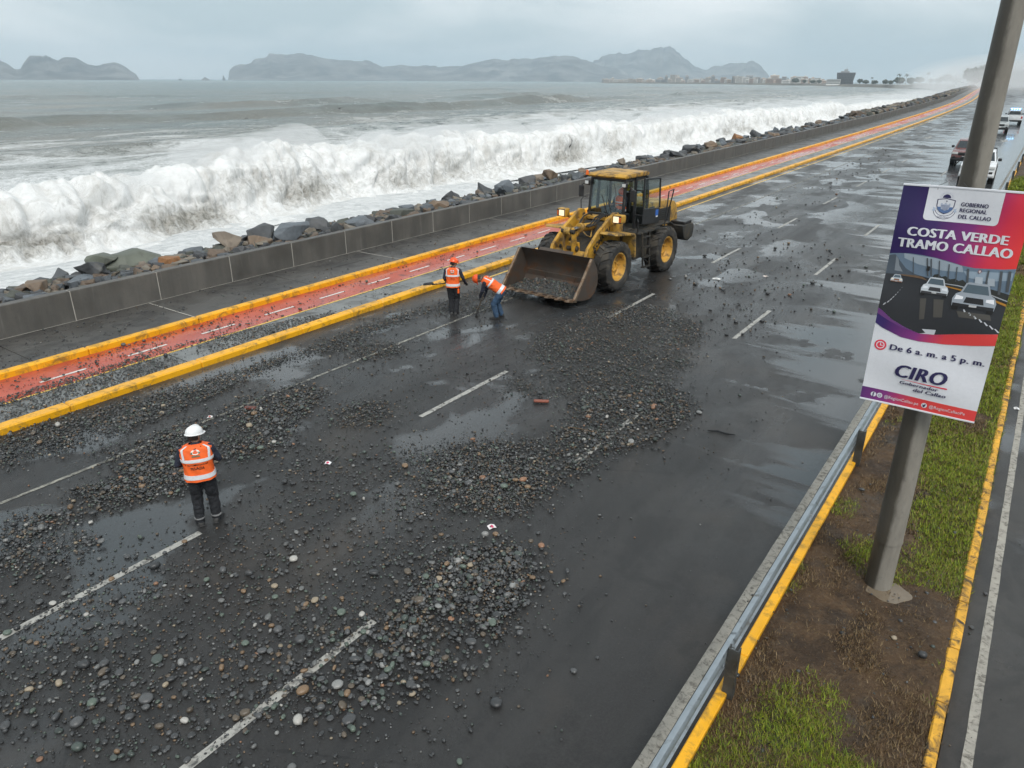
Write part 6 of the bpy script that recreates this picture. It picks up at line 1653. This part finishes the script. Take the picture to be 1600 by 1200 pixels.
def shovel(label, loc, rz, a, b, blade_dir, up_):
    """handle from a to b, blade beyond b"""
    r_ = thing('shovel', label, 'shovel', loc, rz); r_.scale = (.91,) * 3
    a, b = Vector(a), Vector(b); d = (b - a).normalized()
    MB().cyl(a, b, .017).build('handle', pm('shovel handle wood', (.075, .055, .04), .6), r_)
    s_ = d.cross(Vector(up_)).normalized(); n_ = s_.cross(d)
    MB().tube([a - s_ * .06, a + s_ * .06], .016, 6).build('grip', M['black'], r_)
    rr = []
    v, f = [], []
    prof_ = [(0, .03), (.04, .11), (.14, .125), (.24, .12), (.30, .08), (.33, .015)]
    for (l, w) in prof_:
        for k in range(7):
            q = (k - 3) / 3
            for th in (0, .006):
                v.append(b + d * l + s_ * (w * q) + n_ * (.045 * q * q + th))
    n7 = 14
    for i in range(len(prof_) - 1):
        for k in range(6):
            p_ = i * n7 + k * 2
            f += [(p_, p_ + 2, p_ + n7 + 2, p_ + n7), (p_ + 1, p_ + n7 + 1, p_ + n7 + 3, p_ + 3)]
    MB().add(v, f).build('blade', pm('shovel steel', (.05, .05, .052), .4, .6), r_, smooth=50)
    MB().cyl(b - d * .10, b + d * .06, .024, .02).build('socket', M['ldark'], r_)
    return r_
shovel('dark shovel held level behind the standing person in the orange helmet', W(-13.04, 15.5, 0), CAMDIR(-13.04, 15.5) - .1, (.44, .30, 1.02), (-.62, .14, .93), (-1, 0, 0), (0, 0, 1))
# --- worker bent double, shovelling
x0_, y0_ = -11.85, 15.95
J = dict(pelvis=(0, -.18, .86), chest=(.0, .16, 1.10), neck=(.0, .37, 1.22), head=(-.01, .50, 1.22), front=(0, .5, -.9), look=(0, .6, -.8), bulk=.97,
         sh_r=(.18, .31, 1.15), el_r=(.20, .30, .87), wr_r=(.12, .36, .62), sh_l=(-.18, .31, 1.15), el_l=(-.19, .38, .88), wr_l=(-.06, .46, .66), hand_r=(0, .2, -1), hand_l=(.3, .1, -1), grip_r=(0, 1, 0), grip_l=(0, 1, 0),
         hip_r=(.09, -.16, .84), kn_r=(.12, -.02, .46), an_r=(.13, -.14, .08), toe_r=(.16, .1, 0), hip_l=(-.09, -.16, .84), kn_l=(-.10, .06, .47), an_l=(-.11, -.02, .08), toe_l=(-.12, .2, 0))
HEAD3 = math.atan2(-.50, -.866) - math.pi / 2
p3, v3, s3_ = make_person('person in orange helmet and blue jeans bent over shovelling stones', W(x0_, y0_, .004), HEAD3, J, M['navy'], M['jeans'], M['helm_orange'], skin_hands=False)
crest(v3, s3_, False)
shovel('dark shovel scooping stones in the hands of the bent-over person', W(x0_, y0_, 0), HEAD3, (.04, .36, .80), (.06, .60, .20), (0, .5, -1), (0, -1, 0))
# --- driver
J = dict(pelvis=(0, 0, .10), chest=(0, -.02, .44), neck=(0, .0, .66), head=(-.05, .05, .80), front=(0, 1, 0), look=(-.55, .8, -.25), bulk=1.0,
         sh_r=(.19, 0, .60), el_r=(.26, .10, .34), wr_r=(.14, .36, .40), sh_l=(-.19, 0, .60), el_l=(-.26, .12, .35), wr_l=(-.12, .38, .40), hand_r=(-.2, 1, 0), hand_l=(.2, 1, 0),
         hip_r=(.09, .03, .09), kn_r=(.14, .44, .13), an_r=(.14, .50, -.24), toe_r=(.14, .75, 0), hip_l=(-.09, .03, .09), kn_l=(-.14, .44, .13), an_l=(-.14, .50, -.24), toe_l=(-.14, .75, 0), floor=-.345)
M_l = Matrix.Translation(Vector(W(-11.62, 20.42, 0))) @ Matrix.Rotation(R(-2.5), 4, 'Z')
dl = M_l @ Vector((.02, 2.17, 2.02))
p4, v4, s4_ = make_person('person in orange helmet and vest driving inside the loader cab', tuple(dl), R(180 - 2.5), J, M['navy'], M['black_cloth'], M['helm_orange'], seated=True, voxel=.014)
# ------------------------------------------------------------------ vehicles
def car_paint(name, c, metal=.0): return pm(name, c, .25, metal, var=.06, scale=1.5, bump=0, coat=.6, dirt=tuple(v * .6 + .02 for v in c), dirt_amt=.15, dirt_scale=2)
def make_vehicle(name, label, paint_, lower, x_, y_, rz, kind='pickup', police=False, group='vehicles on the road beyond the pole'):
    """front towards local -y"""
    root = thing(name, label, 'car' if kind != 'pickup' else 'pickup', W(x_, y_, 0), rz, group)
    B = lambda nm, mb, mat, par=None, **k: mb.build(nm, mat, par or root, **dict(dict(bevel=.03, segs=2), **k))
    hw = .90; Ln = 5.2 if kind == 'pickup' else 4.4
    ye = -2.6 + Ln
    low = [(-2.58, .42), (-2.62, .62), (-2.60, .78), (-2.56, .92), (-2.35, 1.04), (-1.25, 1.14), (ye - .02, 1.12 if kind == 'pickup' else 1.15), (ye, .95), (ye, .50), (ye - .08, .36), (-2.4, .36)]
    body = B('body', MB().prism(low, -hw, hw), paint_, bevel=.06)
    B('lower_trim', MB().prism([(-2.63, .34), (-2.63, .60), (-2.3, .55), (ye - .3, .50), (ye + .03, .58), (ye + .03, .36)], -hw - .012, hw + .012), lower, bevel=.03)
    re = .75 if kind == 'pickup' else ye - .1
    gh = [(-1.30, 1.135), (-.62, 1.66), (-.40, 1.74), (re - .45, 1.76), (re - .1, 1.68), (re + .12, 1.13)]
    cabm = MB(); n = len(gh)
    cabm.add([(-(.84 if z < 1.3 else .68), y, z) for y, z in gh] + [((.84 if z < 1.3 else .68), y, z) for y, z in gh], [(k, (k + 1) % n, n + (k + 1) % n, n + k) for k in range(n)] + [tuple(range(n)), tuple(range(n, 2 * n))[::-1]])
    cb = B('cabin', cabm, paint_, bevel=.05)
    pn = lambda nm, q: B(nm, MB().add(q + [tuple(Vector(p) + Vector((0, 0, -.02))) for p in q], [(0, 1, 2, 3), (7, 6, 5, 4), (0, 4, 5, 1), (1, 5, 6, 2), (2, 6, 7, 3), (3, 7, 4, 0)]), M['car_glass'], cb, bevel=0)
    pn('windscreen', [(-.74, -1.235, 1.205), (.74, -1.235, 1.205), (.62, -.66, 1.655), (-.62, -.66, 1.655)])
    pn('rear_window', [(.70, re + .12, 1.22), (-.70, re + .12, 1.22), (-.60, re - .07, 1.66), (.60, re - .07, 1.66)])
    for s_ in (-1, 1):
        for (a, b, c, d) in ((-1.05, -.20, -.55, -.20), (-.12, re - .15, -.12, re - .22)):
            pts = [(s_ * .845, a, 1.20), (s_ * .845, b, 1.20), (s_ * .705, d, 1.655), (s_ * .705, c, 1.655)]
            B('side_window', MB().add(pts + [tuple(Vector(p) + Vector((-.02 * s_, 0, 0))) for p in pts], [(0, 1, 2, 3), (7, 6, 5, 4), (0, 4, 5, 1), (1, 5, 6, 2), (2, 6, 7, 3), (3, 7, 4, 0)]), M['car_glass'], cb, bevel=0)
        B('mirror', MB().box(s_ * .99 - .10, s_ * .99 + .10, -.98, -.86, 1.17, 1.34), M['black'], bevel=.03)
        hl = B('headlight', MB().box(s_ * .68 - .19, s_ * .68 + .19, -2.645, -2.40, .82, .97), M['lamp_off'], bevel=.02)
        B('fog_lamp', MB().box(s_ * .70 - .09, s_ * .70 + .09, -2.66, -2.60, .56, .68), M['black'], bevel=.02)
        B('tail_light', MB().box(s_ * .80 - .09, s_ * .80 + .09, ye - .06, ye + .025, .78, 1.06), M['red_lens'], bevel=.01)
        for yy in (-1.72, ye - .95):
            w_ = bpy.data.objects.new('wheel', None); COL.objects.link(w_); w_.parent = root; w_.location = (s_ * .80, yy, .38); w_.rotation_euler = (0, 0, 0 if s_ > 0 else math.pi)
            MB().lathe([(.22, -.12), (.34, -.13), (.38, -.09), (.38, .09), (.34, .13), (.22, .12)], (0, 0, 0), 'x', 24).build('tyre', M['rubber'], w_)
            MB().lathe([(0, .06), (.06, .07), (.18, .05), (.22, .115), (.235, .11), (.235, -.1), (0, -.1)], (0, 0, 0), 'x', 20).build('rim', M['galv'], w_)
            B('wheel_arch', MB().cyl((s_ * .62, yy, .40), (s_ * .915, yy, .40), .46, n=20), M['black'], bevel=0)
    B('grille', MB().box(-.46, .46, -2.64, -2.50, .74, .95), M['black'], bevel=.02)
    B('bumper', MB().box(-.86, .86, -2.68, -2.50, .40, .54), lower, bevel=.04)
    B('number_plate', MB().box(-.18, .18, -2.70, -2.683, .58, .70), flat('plate', (.7, .7, .68)), bevel=0)
    B('number_plate', MB().box(-.18, .18, ye + .033, ye + .045, .62, .74), flat('plate', (.7, .7, .68)), bevel=0)
    if kind == 'pickup':
        B('load_bed', MB().box(-.76, .76, 1.0, ye - .08, 1.09, 1.128), M['black'], bevel=0)
        B('tailgate', MB().box(-.80, .80, ye - .05, ye + .02, .62, 1.16), paint_, bevel=.02)
        B('roll_bar', MB().tube([(-.78, 1.05, 1.1), (-.66, .98, 1.78), (.66, .98, 1.78), (.78, 1.05, 1.1)], .04, 8), M['black'], bevel=0)
    if police:
        lb = B('light_bar', MB().box(-.60, .60, -.15, .15, 1.775, 1.83), M['black'], bevel=.01)
        for k in range(4):
            xx = -.45 + .30 * k
            B('beacon_lens', MB().box(xx - .13, xx + .13, -.13, .13, 1.835, 1.99), M['blue_led'], lb, bevel=.03)
            B('beacon_core', MB().box(xx - .06, xx + .06, .125, .145, 1.86, 1.96), M['blue_core'], lb, bevel=.01)
    return root
wp_ = car_paint('white car paint', (.72, .73, .74)); sp_ = car_paint('silver car paint', (.40, .42, .42), .3); mp_ = car_paint('maroon car paint', (.15, .055, .05)); 
make_vehicle('pickup_truck', 'white pickup facing the camera half hidden behind the concrete pole', wp_, wp_, -3.55, 58.0, R(2), 'pickup').scale = (1.06, 1.06, 1.06)
make_vehicle('parked_car', 'maroon car with black lower body behind the white pickup', mp_, M['black'], -5.15, 68.0, R(2), 'suv')
make_vehicle('parked_car', 'silver car with black bumper between the pole and the police pickup', sp_, M['black'], -5.3, 108, R(3), 'suv')
make_vehicle('police_pickup', 'white police pickup seen from behind with blue roof lights lit', wp_, M['black'], -4.6, 126, R(184), 'pickup', police=True)

# ------------------------------------------------------------------ litter and odd pieces on the road
def scrap(label, x_, y_, w, h, rz, c1, c2, z_=.004):
    r_ = thing('litter_scrap', label, 'litter', W(x_, y_, z_), rz)
    v = [(-w, -h, .004), (0, -h, .02), (w, -h, .006), (-w, h, .018), (0, h, .035), (w, h, .012)]
    MB().add(v + [(a, b, c + .003) for a, b, c in v], [(0, 1, 4, 3), (1, 2, 5, 4), (6, 9, 10, 7), (7, 10, 11, 8), (0, 3, 9, 6), (2, 8, 11, 5), (0, 6, 7, 1), (1, 7, 8, 2), (3, 4, 10, 9), (4, 5, 11, 10)]).build('paper', flat('paper', c1), r_, smooth=0)
    MB().add([(a * .55, b * .6 - h * .3, c + .0065) for a, b, c in v], [(0, 1, 4, 3), (1, 2, 5, 4)]).build('print', flat('print', c2), r_, smooth=0)
scrap('red and white paper scrap on bare asphalt near the white-helmeted person', -9.27, 7.42, .055, .04, .4, (.75, .74, .75), (.6, .05, .12))
scrap('pink and white paper scrap between the two pebble drifts', -5.69, 7.52, .06, .045, 1.1, (.75, .70, .70), (.62, .06, .14))
scrap('small pale paper scrap on the lane line behind the white-helmeted person', -12.68, 7.33, .05, .035, .8, (.72, .70, .68), (.5, .12, .1))
scrap('white scrap lying behind the rear wheel of the loader', -8.25, 23.6, .13, .08, .3, (.66, .66, .64), (.5, .5, .48), .004)
scrap('pale scrap among stones in the empty lane', -7.0, 24.9, .09, .06, 1.2, (.6, .54, .5), (.4, .3, .25))
scrap('white wrapper on the inland road edge', .62, 17.2, .05, .04, .2, (.72, .72, .72), (.5, .5, .5))
def stick(name, label, pts, r, mat, cat):
    o = MB().tube([W(*p) for p in pts], r, 7).build(name, mat, smooth=50); return tag(o, label, cat)
stick('stick', 'thin black stick lying on the wet lane', [(-4.22, 12.55, .02), (-4.05, 12.63, .028), (-3.86, 12.62, .026), (-3.72, 12.68, .02)], [.012, .02, .02, .01], M['black'], 'stick')
stick('stick', 'brown twig lying in the pebble drift', [(-6.45, 11.0, .09), (-6.2, 11.05, .10), (-5.95, 11.1, .085)], [.006, .009, .006], pm('twig', (.10, .06, .03), .8), 'stick')
o = MB().box(-.12, .12, -.05, .05, 0, .05).build('brick', pm('wet brick', (.12, .035, .025), .5, bump=.4), bevel=.012)
o.location = W(-12.35, 8.05, .01); o.rotation_euler = (0, 0, .5); tag(o, 'dark red brick fragment lying on the lane line', 'brick')
o = MB().box(-.16, .16, -.045, .045, 0, .045).build('brick', pm('orange brick', (.24, .07, .04), .55, bump=.4), bevel=.012)
o.location = W(-7.59, 11.8, .02); o.rotation_euler = (0, 0, .55); tag(o, 'long orange brick fragment in the mid-road pebbles', 'brick')

# ------------------------------------------------------------------ far shore, islands, birds
def ray_xy(u, dist):
    """world x, y at a horizontal distance, for a bearing given in picture columns at the horizon"""
    xr = (u - 800); f = 1135 * math.cos(PITCH) + 474 * math.sin(PITCH)
    b = math.atan2(xr, f) - YAW
    return math.sin(b) * dist, math.cos(b) * dist
M['island'] = pm('dry island rock', (.17, .165, .16), .95, var=.6, scale=.004, bump=1.0, bscale=.012, dirt=(.065, .07, .075), dirt_amt=.55, dirt_scale=.0045)
PXM = lambda d: d / 1205.0          # metres per picture pixel at the horizon
def island(name, label, dist, sil, depth, foot=0, seed=0):
    """ridge with real depth: silhouette heights (column, pixels above the waterline)"""
    us = np.linspace(sil[0][0], sil[-1][0], 150)
    hs = np.interp(us, [a for a, b in sil], [b for a, b in sil]); hs = hs * (1 + .06 * fbm(P3(us / 9, seed + .5), 4, 461, .7)) * PXM(dist)
    nv = 44; V = np.zeros((150, nv, 3)); 
    for i, (u, h) in enumerate(zip(us, hs)):
        for j in range(nv):
            t = j / (nv - 1); d = dist - depth * .5 + depth * 1.4 * t
            pr = math.sin(min(1, t / .62) * math.pi / 2) ** 1.15 if t < .62 else math.cos((t - .62) / .38 * math.pi / 2) ** .8
            a, b = ray_xy(u, d)
            V[i, j] = (a, b, h * pr)
    sp_n = fbm(P3(V[..., 0] / 260, V[..., 1] / 260), 5, 401 + seed, .6)
    rid = 1 - np.abs(fbm(P3(V[..., 0] / 300, V[..., 1] / 300), 4, 431 + seed)) * 2
    hh = V[..., 2]; m = np.clip(hh / max(1, hh.max()), 0, 1)
    V[..., 2] = hh * (1 + .10 * sp_n) - np.clip(.55 * rid, 0, 1) * hh * (1 - m) * 1.0 + SEA - 2
    me = arrays_mesh(name, V, grid_faces(150, nv), True)
    return tag(link(name, me, M['island']), label, 'island', 'islands on the horizon')
island('island', 'hazy blue-grey island at the left edge of the horizon', 6300, [(-120, 0), (-60, 24), (-20, 28), (5, 26), (18, 20), (25, 14), (33, 15), (42, 24), (50, 31), (80, 33), (95, 27), (103, 31), (122, 30), (140, 23), (152, 22), (180, 26), (192, 23), (204, 14), (212, 9), (216, 0)], 1500, seed=1)
main_sil = [(354, 0), (356, 12), (365, 20), (378, 24), (392, 26), (402, 32), (415, 33), (424, 38), (430, 39), (440, 37), (465, 38.5), (480, 39), (492, 37), (510, 33), (535, 30), (560, 29), (575, 31), (585, 29), (595, 23), (612, 22), (632, 24), (655, 23), (690, 24), (720, 24), (745, 29), (770, 33), (800, 35), (830, 36), (860, 38), (890, 39), (912, 34), (930, 28), (960, 22), (985, 10), (1000, 0)]
island('island', 'long hazy island filling the middle of the horizon', 7600, main_sil, 1700, seed=2)
island('island', 'tall hazy twin-peaked island behind the far town', 9000, [(905, 0), (925, 34), (960, 42), (990, 46), (1020, 50), (1040, 51), (1055, 46), (1068, 34), (1082, 24), (1100, 19), (1115, 25), (1140, 30), (1158, 32), (1172, 34), (1182, 28), (1198, 10), (1206, 0)], 1700, seed=3)
for u, h, w, lab in ((280, 3, 5, 'tiny sea stack nearest the left island'), (320, 5, 9, 'low wide sea stack between the two islands'), (348, 8, 3, 'pointed sea stack at the tip of the long island')):
    island('sea_stack', lab, 5600, [(u - w, 0), (u - w * .6, h * .6), (u - w * .2, h), (u + w * .3, h * .7), (u + w, 0)], 120, seed=int(u))

# far point of land with its town
M['far_land'] = pm('far land', (.14, .13, .11), .95, var=.3, scale=.02, bump=0)
M['far_tree'] = pm('far foliage', (.10, .115, .085), .9, var=.4, scale=.1, bump=0)
TOWN = [pm('far wall %d' % i, c, .9, var=.1, scale=.05, bump=0) for i, c in enumerate([(.62, .60, .56), (.50, .46, .42), (.42, .32, .27), (.72, .71, .68), (.34, .35, .36), (.54, .44, .37)])]
M['far_glass'] = pm('far windows', (.05, .055, .06), .2, bump=0)
line = [(922, 3300), (960, 3200), (1040, 3000), (1120, 2700), (1200, 2350), (1260, 2050), (1330, 1750), (1400, 1400), (1450, 1150), (1490, 950)]
us = np.linspace(922, 1490, 80); ds = np.interp(us, [a for a, b in line], [b for a, b in line])
Vn = []
for i, (u, d) in enumerate(zip(us, ds)):
    k = min(1, (u - 922) / 40)
    for j, (dd, z_) in enumerate(((-30, SEA - 1), (0, SEA + 1.5 * k), (14, SEA + 4.0 * k), (60, SEA + 4.2 * k), (420, SEA + 4.4 * k), (900, SEA - 1))):
        a, b = ray_xy(u + 2.5 * math.sin(i * 1.7) * (j < 2), d + dd * k + 8 * math.sin(i * 2.3)); Vn.append((a, b, z_ + (slope(np.float64(b)) * .8 if d < 1300 else 0)))
pt = link('headland', arrays_mesh('headland', np.array(Vn), grid_faces(80, 6), True), M['far_land']); tag(pt, kind='structure')
rt_ = np.random.default_rng(909)
def far_building(u, d, w, dp, h, mi, label, floors=0):
    a, b = ray_xy(u, d); base = SEA + 4.0
    r_ = thing('house', label, 'house', (a, b, base), math.atan2(b, a) - math.pi / 2, 'houses of the far town')
    MB().box(-w / 2, w / 2, -dp / 2, dp / 2, -2, h).build('wall', TOWN[mi], r_, smooth=0)
    rf = MB().box(-w / 2 - .3, w / 2 + .3, -dp / 2 - .3, dp / 2 + .3, h + .01, h + .7)
    if rt_.random() < .5: rf.box(-w * .2, w * .15, -dp * .2, dp * .2, h + .72, h + 3.2)
    rf.build('roof', TOWN[(mi + 4) % 6], r_, smooth=0)
    for fl in range(max(1, int(h // 3.2))):
        MB().box(-w * .42, w * .42, -dp / 2 - .12, -dp / 2 + .3, fl * 3.2 + 1.0, fl * 3.2 + 2.4).build('window_band', M['far_glass'], r_, smooth=0)
    return r_
WC = ['cream', 'beige', 'reddish', 'white', 'grey', 'tan']
for k in range(110):
    u = 940 + 350 * (k + rt_.uniform(-.3, .3)) / 110
    d = float(np.interp(u, [a for a, b in line], [b for a, b in line])) + rt_.uniform(40, 260)
    h = rt_.choice([8, 11, 13, 17, 22], p=[.3, .3, .22, .12, .06]); 
    if abs(u - 1052) < 3: h = 26
    if abs(u - 1150) < 8: h = 20
    mi = int(rt_.integers(6)); w = rt_.uniform(9, 24)
    pos = ('near the tip of the headland' if u < 1000 else 'in the middle of the far town' if u < 1110 else 'below the right-hand island peak' if u < 1200 else 'on the far shore left of the big dark building')
    far_building(u, d, w, rt_.uniform(10, 18), h, mi, f'small {WC[mi]} {"tower block" if h > 16 else "house"} {pos}')
# the big dark building that flares towards its top
a, b = ray_xy(1318, 1900); by_ = thing('office_block', 'big dark concrete block flaring outward at the top on the far shore', 'building', (a, b, SEA + 4), math.atan2(b, a) - math.pi / 2)
m_ = PXM(1900)
mb = MB(); pr = [(-13, 0), (13, 0), (12.4, 4), (14.2, 13), (14.2, 15.2), (-14.0, 15.2), (-14.0, 13), (-12.4, 4)]
mb.prism([(p * m_ * .85, q * m_) for p, q in pr], -14, 14, 'y'); mb.build('wall', pm('dark far concrete', (.085, .085, .088), .9, var=.1, scale=.05, bump=0), by_, smooth=0)
MB().box(-9 * m_ * .8, 4 * m_, -8, 8, 15.3 * m_, 17.2 * m_).box(-3 * m_, 2 * m_, -5, 5, 17.25 * m_, 19.5 * m_).build('penthouse', TOWN[4], by_, smooth=0)
MB().cyl((0, 0, 19 * m_), (0, 0, 22 * m_), .4).build('mast', TOWN[4], by_)
for k in range(9):
    for s_ in range(4): MB().box((-10 + 2.3 * k) * m_ * .85, (-8.9 + 2.3 * k) * m_ * .85, -14.35, -14.02, (1.2 + 3.3 * s_) * m_, (3.6 + 3.3 * s_) * m_).build('window', M['far_glass'], by_, smooth=0)
a, b = ray_xy(1300, 1850); wg = thing('annex', 'long white low building in front of the big dark block', 'building', (a, b, SEA + 4), math.atan2(b, a) - math.pi / 2)
MB().box(-9 * m_, 9 * m_, -9, 9, -2, 6.2 * m_).build('wall', TOWN[3], wg, smooth=0)
for fl in range(3): MB().box(-8.6 * m_, 8.6 * m_, -9.3, -9.02, (1 + 1.8 * fl) * m_, (1.9 + 1.8 * fl) * m_).build('window_band', M['far_glass'], wg, smooth=0)
MB().box(-9.2 * m_, 9.2 * m_, -9.5, 9.5, 6.25 * m_, 6.6 * m_).build('roof', TOWN[4], wg, smooth=0)
# far trees, palms and lamp posts
def far_tree(u, d, h, w, label, palm=False):
    a, b = ray_xy(u, d); zb = SEA + 3.8 if d > 1300 else float(slope(np.float64(b)))
    r_ = thing('palm_tree' if palm else 'tree', label, 'tree', (a, b, zb), rt_.uniform(0, 6), 'trees along the far shore')
    MB().tube([(0, 0, -1), (h * .02, 0, h * .4), (h * .03, h * .01, h * (.95 if palm else .6))], [h * .022, h * .018, h * .012], 6).build('trunk', M['far_land'], r_)
    n = 26 if palm else 420
    P_, S_ = [], []
    V_, F_ = [], []
    if palm:
        mbp = MB()
        for k in range(n):
            t = 2 * math.pi * k / n; ph = rt_.uniform(-.3, .9); L_ = h * .26
            d1 = Vector((math.cos(t) * math.cos(ph), math.sin(t) * math.cos(ph), math.sin(ph)))
            c0 = Vector((h * .03, 0, h * .95)); sd_ = d1.cross(Vector((0, 0, 1))).normalized() * h * .025
            c1 = c0 + d1 * L_ * .6; c2 = c0 + d1 * L_ + Vector((0, 0, -L_ * .5))
            mbp.add([c0 - sd_ * .4, c0 + sd_ * .4, c1 + sd_, c1 - sd_, c2], [(0, 1, 2, 3), (3, 2, 4)])
        mbp.build('crown', M['far_tree'], r_, smooth=0)
    else:
        q = rt_.normal(size=(n, 3)); q /= np.linalg.norm(q, axis=1)[:, None]; q *= rt_.uniform(.35, 1, (n, 1)) ** .5
        lob = 1 + .35 * vn(q * 2.3 + u, 7)[:, None]
        pts = q * lob * np.array([w / 2, w / 2, h * .36]) + np.array([0, 0, h * .66])
        V_, F_ = droplets(pts, rt_.uniform(.05, .11, n) * w)
        link('crown', arrays_mesh('crown', V_, F_, False), M['far_tree'], r_)
for k in range(19):
    u = 1240 + 265 * (k + rt_.uniform(-.3, .3)) / 19
    if 1288 < u < 1334: continue
    d = float(np.interp(u, [a for a, b in line], [b for a, b in line])) + rt_.uniform(20, 90); h = rt_.uniform(6, 11) * (1 + (1500 - u) / 900)
    far_tree(u, d, h, h * rt_.uniform(.9, 1.5), ('leafy tree right of the big dark block' if u < 1400 else f'leafy tree, {ORD[int((u - 1400) // 9)]} from the palms towards the road') if u > 1330 else 'leafy tree left of the big dark block')
for u, h in ((1401, 17), (1413, 16), (1446, 14), (1360, 13), (1228, 14)):
    far_tree(u, float(np.interp(u, [a for a, b in line], [b for a, b in line])) + 20, h, 8, 'slender palm standing above the far shore', True)
# drifting spray over the far end of the road
mv = bpy.data.materials.new('drifting spray'); mv.use_nodes = True; q_ = mv.node_tree; q_.nodes.clear()
o_ = q_.nodes.new('ShaderNodeOutputMaterial'); p_ = q_.nodes.new('ShaderNodeVolumePrincipled')
p_.inputs['Color'].default_value = (.93, .95, .96, 1); p_.inputs['Density'].default_value = .0013; q_.links.new(p_.outputs[0], o_.inputs['Volume'])
ml_ = ['pale drifting spray hanging over the far end of the road', 'pale mist bank drifting over the far rocks', 'wide bank of mist behind the far end of the road']
for k, (xx, yy, zz, rx_, ry_, rz_) in enumerate(((-27, 440, 3, 30, 180, 9), (-36, 640, 4, 46, 250, 16), (95, 900, 8, 180, 380, 26))):
    for f_ in (.45, .7, 1.0, 1.25):          # nested shells, thinning outwards
        mo = MB().ell((0, 0, 0), (rx_ * f_, ry_ * min(1, f_ + .1), rz_ * f_), 28, 16).build('spray_mist', mv); mo.location = (xx, yy, zz)
        tag(mo, ml_[k], 'mist', 'mist at the far end of the road', kind='stuff')
for k, u in enumerate((1520, 1535, 1548, 1586, 1604)):
    far_tree(u, 620 + 60 * k, 11 + k % 3 * 3, 15, f'misty tree beyond the far end of the road, {ORD[k]} from the kerb')
# birds
M['bird'] = pm('dark seabird', (.02, .02, .022), .8, bump=0)
def bird(label, u, v, dist, span, rz, flap):
    x_, y_ = ray_xy(u, dist); 
    # height from the picture row at that distance
    z_ = CAM_H - (v - 124.5) * dist / 1205
    r_ = thing('seabird', label, 'bird', (x_, y_, z_), rz, 'seabirds over the water')
    mb = MB(); s_ = span
    rings = [(Vector((0, y0 * s_, z0 * s_)), Vector((w * s_, 0, 0)), Vector((0, 0, w * .9 * s_))) for y0, z0, w in ((-.34, 0, .012), (-.22, 0, .035), (-.02, 0, .055), (.14, .01, .04), (.20, .02, .028), (.24, .02, .03), (.28, .015, .02), (.34, .0, .006))]
    ring_loft(mb, rings, 8, 2.0)
    mb.build('body', M['bird'], r_)
    for q in (-1, 1):
        pts = [(.03 * q, .10, .02), (.03 * q, -.08, .02), (.26 * q, .14, .02 + flap), (.26 * q, -.02, .02 + flap), (.50 * q, .04, flap * 1.2), (.50 * q, -.0, flap * 1.2)]
        pts = [tuple(c * s_ for c in p) for p in pts]
        MB().add(pts + [(a, b, c + .012 * s_) for a, b, c in pts], [(0, 1, 3, 2), (2, 3, 5, 4), (6, 8, 9, 7), (8, 10, 11, 9), (0, 2, 8, 6), (2, 4, 10, 8), (1, 7, 9, 3), (3, 9, 11, 5)]).build('wing', M['bird'], r_, smooth=0)
bird('larger dark seabird gliding above the swell', 525, 165, 70, 1.1, 1.0, .10)
for lab, u, v in (('small seabird low over the grey swell at left', 260, 165), ('small seabird left of the spray plume', 340, 214), ('small seabird over the foam above the wave crest', 575, 180), ('small seabird right of the spray plume', 620, 186), ('small seabird near the brown swell', 375, 178)):
    bird(lab, u, v, 110, .8, rt_.uniform(0, 6), rt_.uniform(-.05, .14))

# ------------------------------------------------------------------ haze
hz = MB().box(-14500, 14500, -9000, 14500, SEA - 4.2, 520).build('haze', None, smooth=0, merge=False)
hm_ = bpy.data.materials.new('sea haze'); hm_.use_nodes = True; nt_ = hm_.node_tree; nt_.nodes.clear()
ov = nt_.nodes.new('ShaderNodeOutputMaterial'); pv = nt_.nodes.new('ShaderNodeVolumePrincipled')
pv.inputs['Color'].default_value = (.70, .835, .935, 1); pv.inputs['Density'].default_value = 1.12e-4; pv.inputs['Anisotropy'].default_value = 0.0
nt_.links.new(pv.outputs[0], ov.inputs['Volume'])
hz.data.materials.append(hm_); tag(hz, kind='stuff')
hz.visible_shadow = True
unique_labels('house', lambda o: math.atan2(o.location.x, o.location.y), 'from the left')
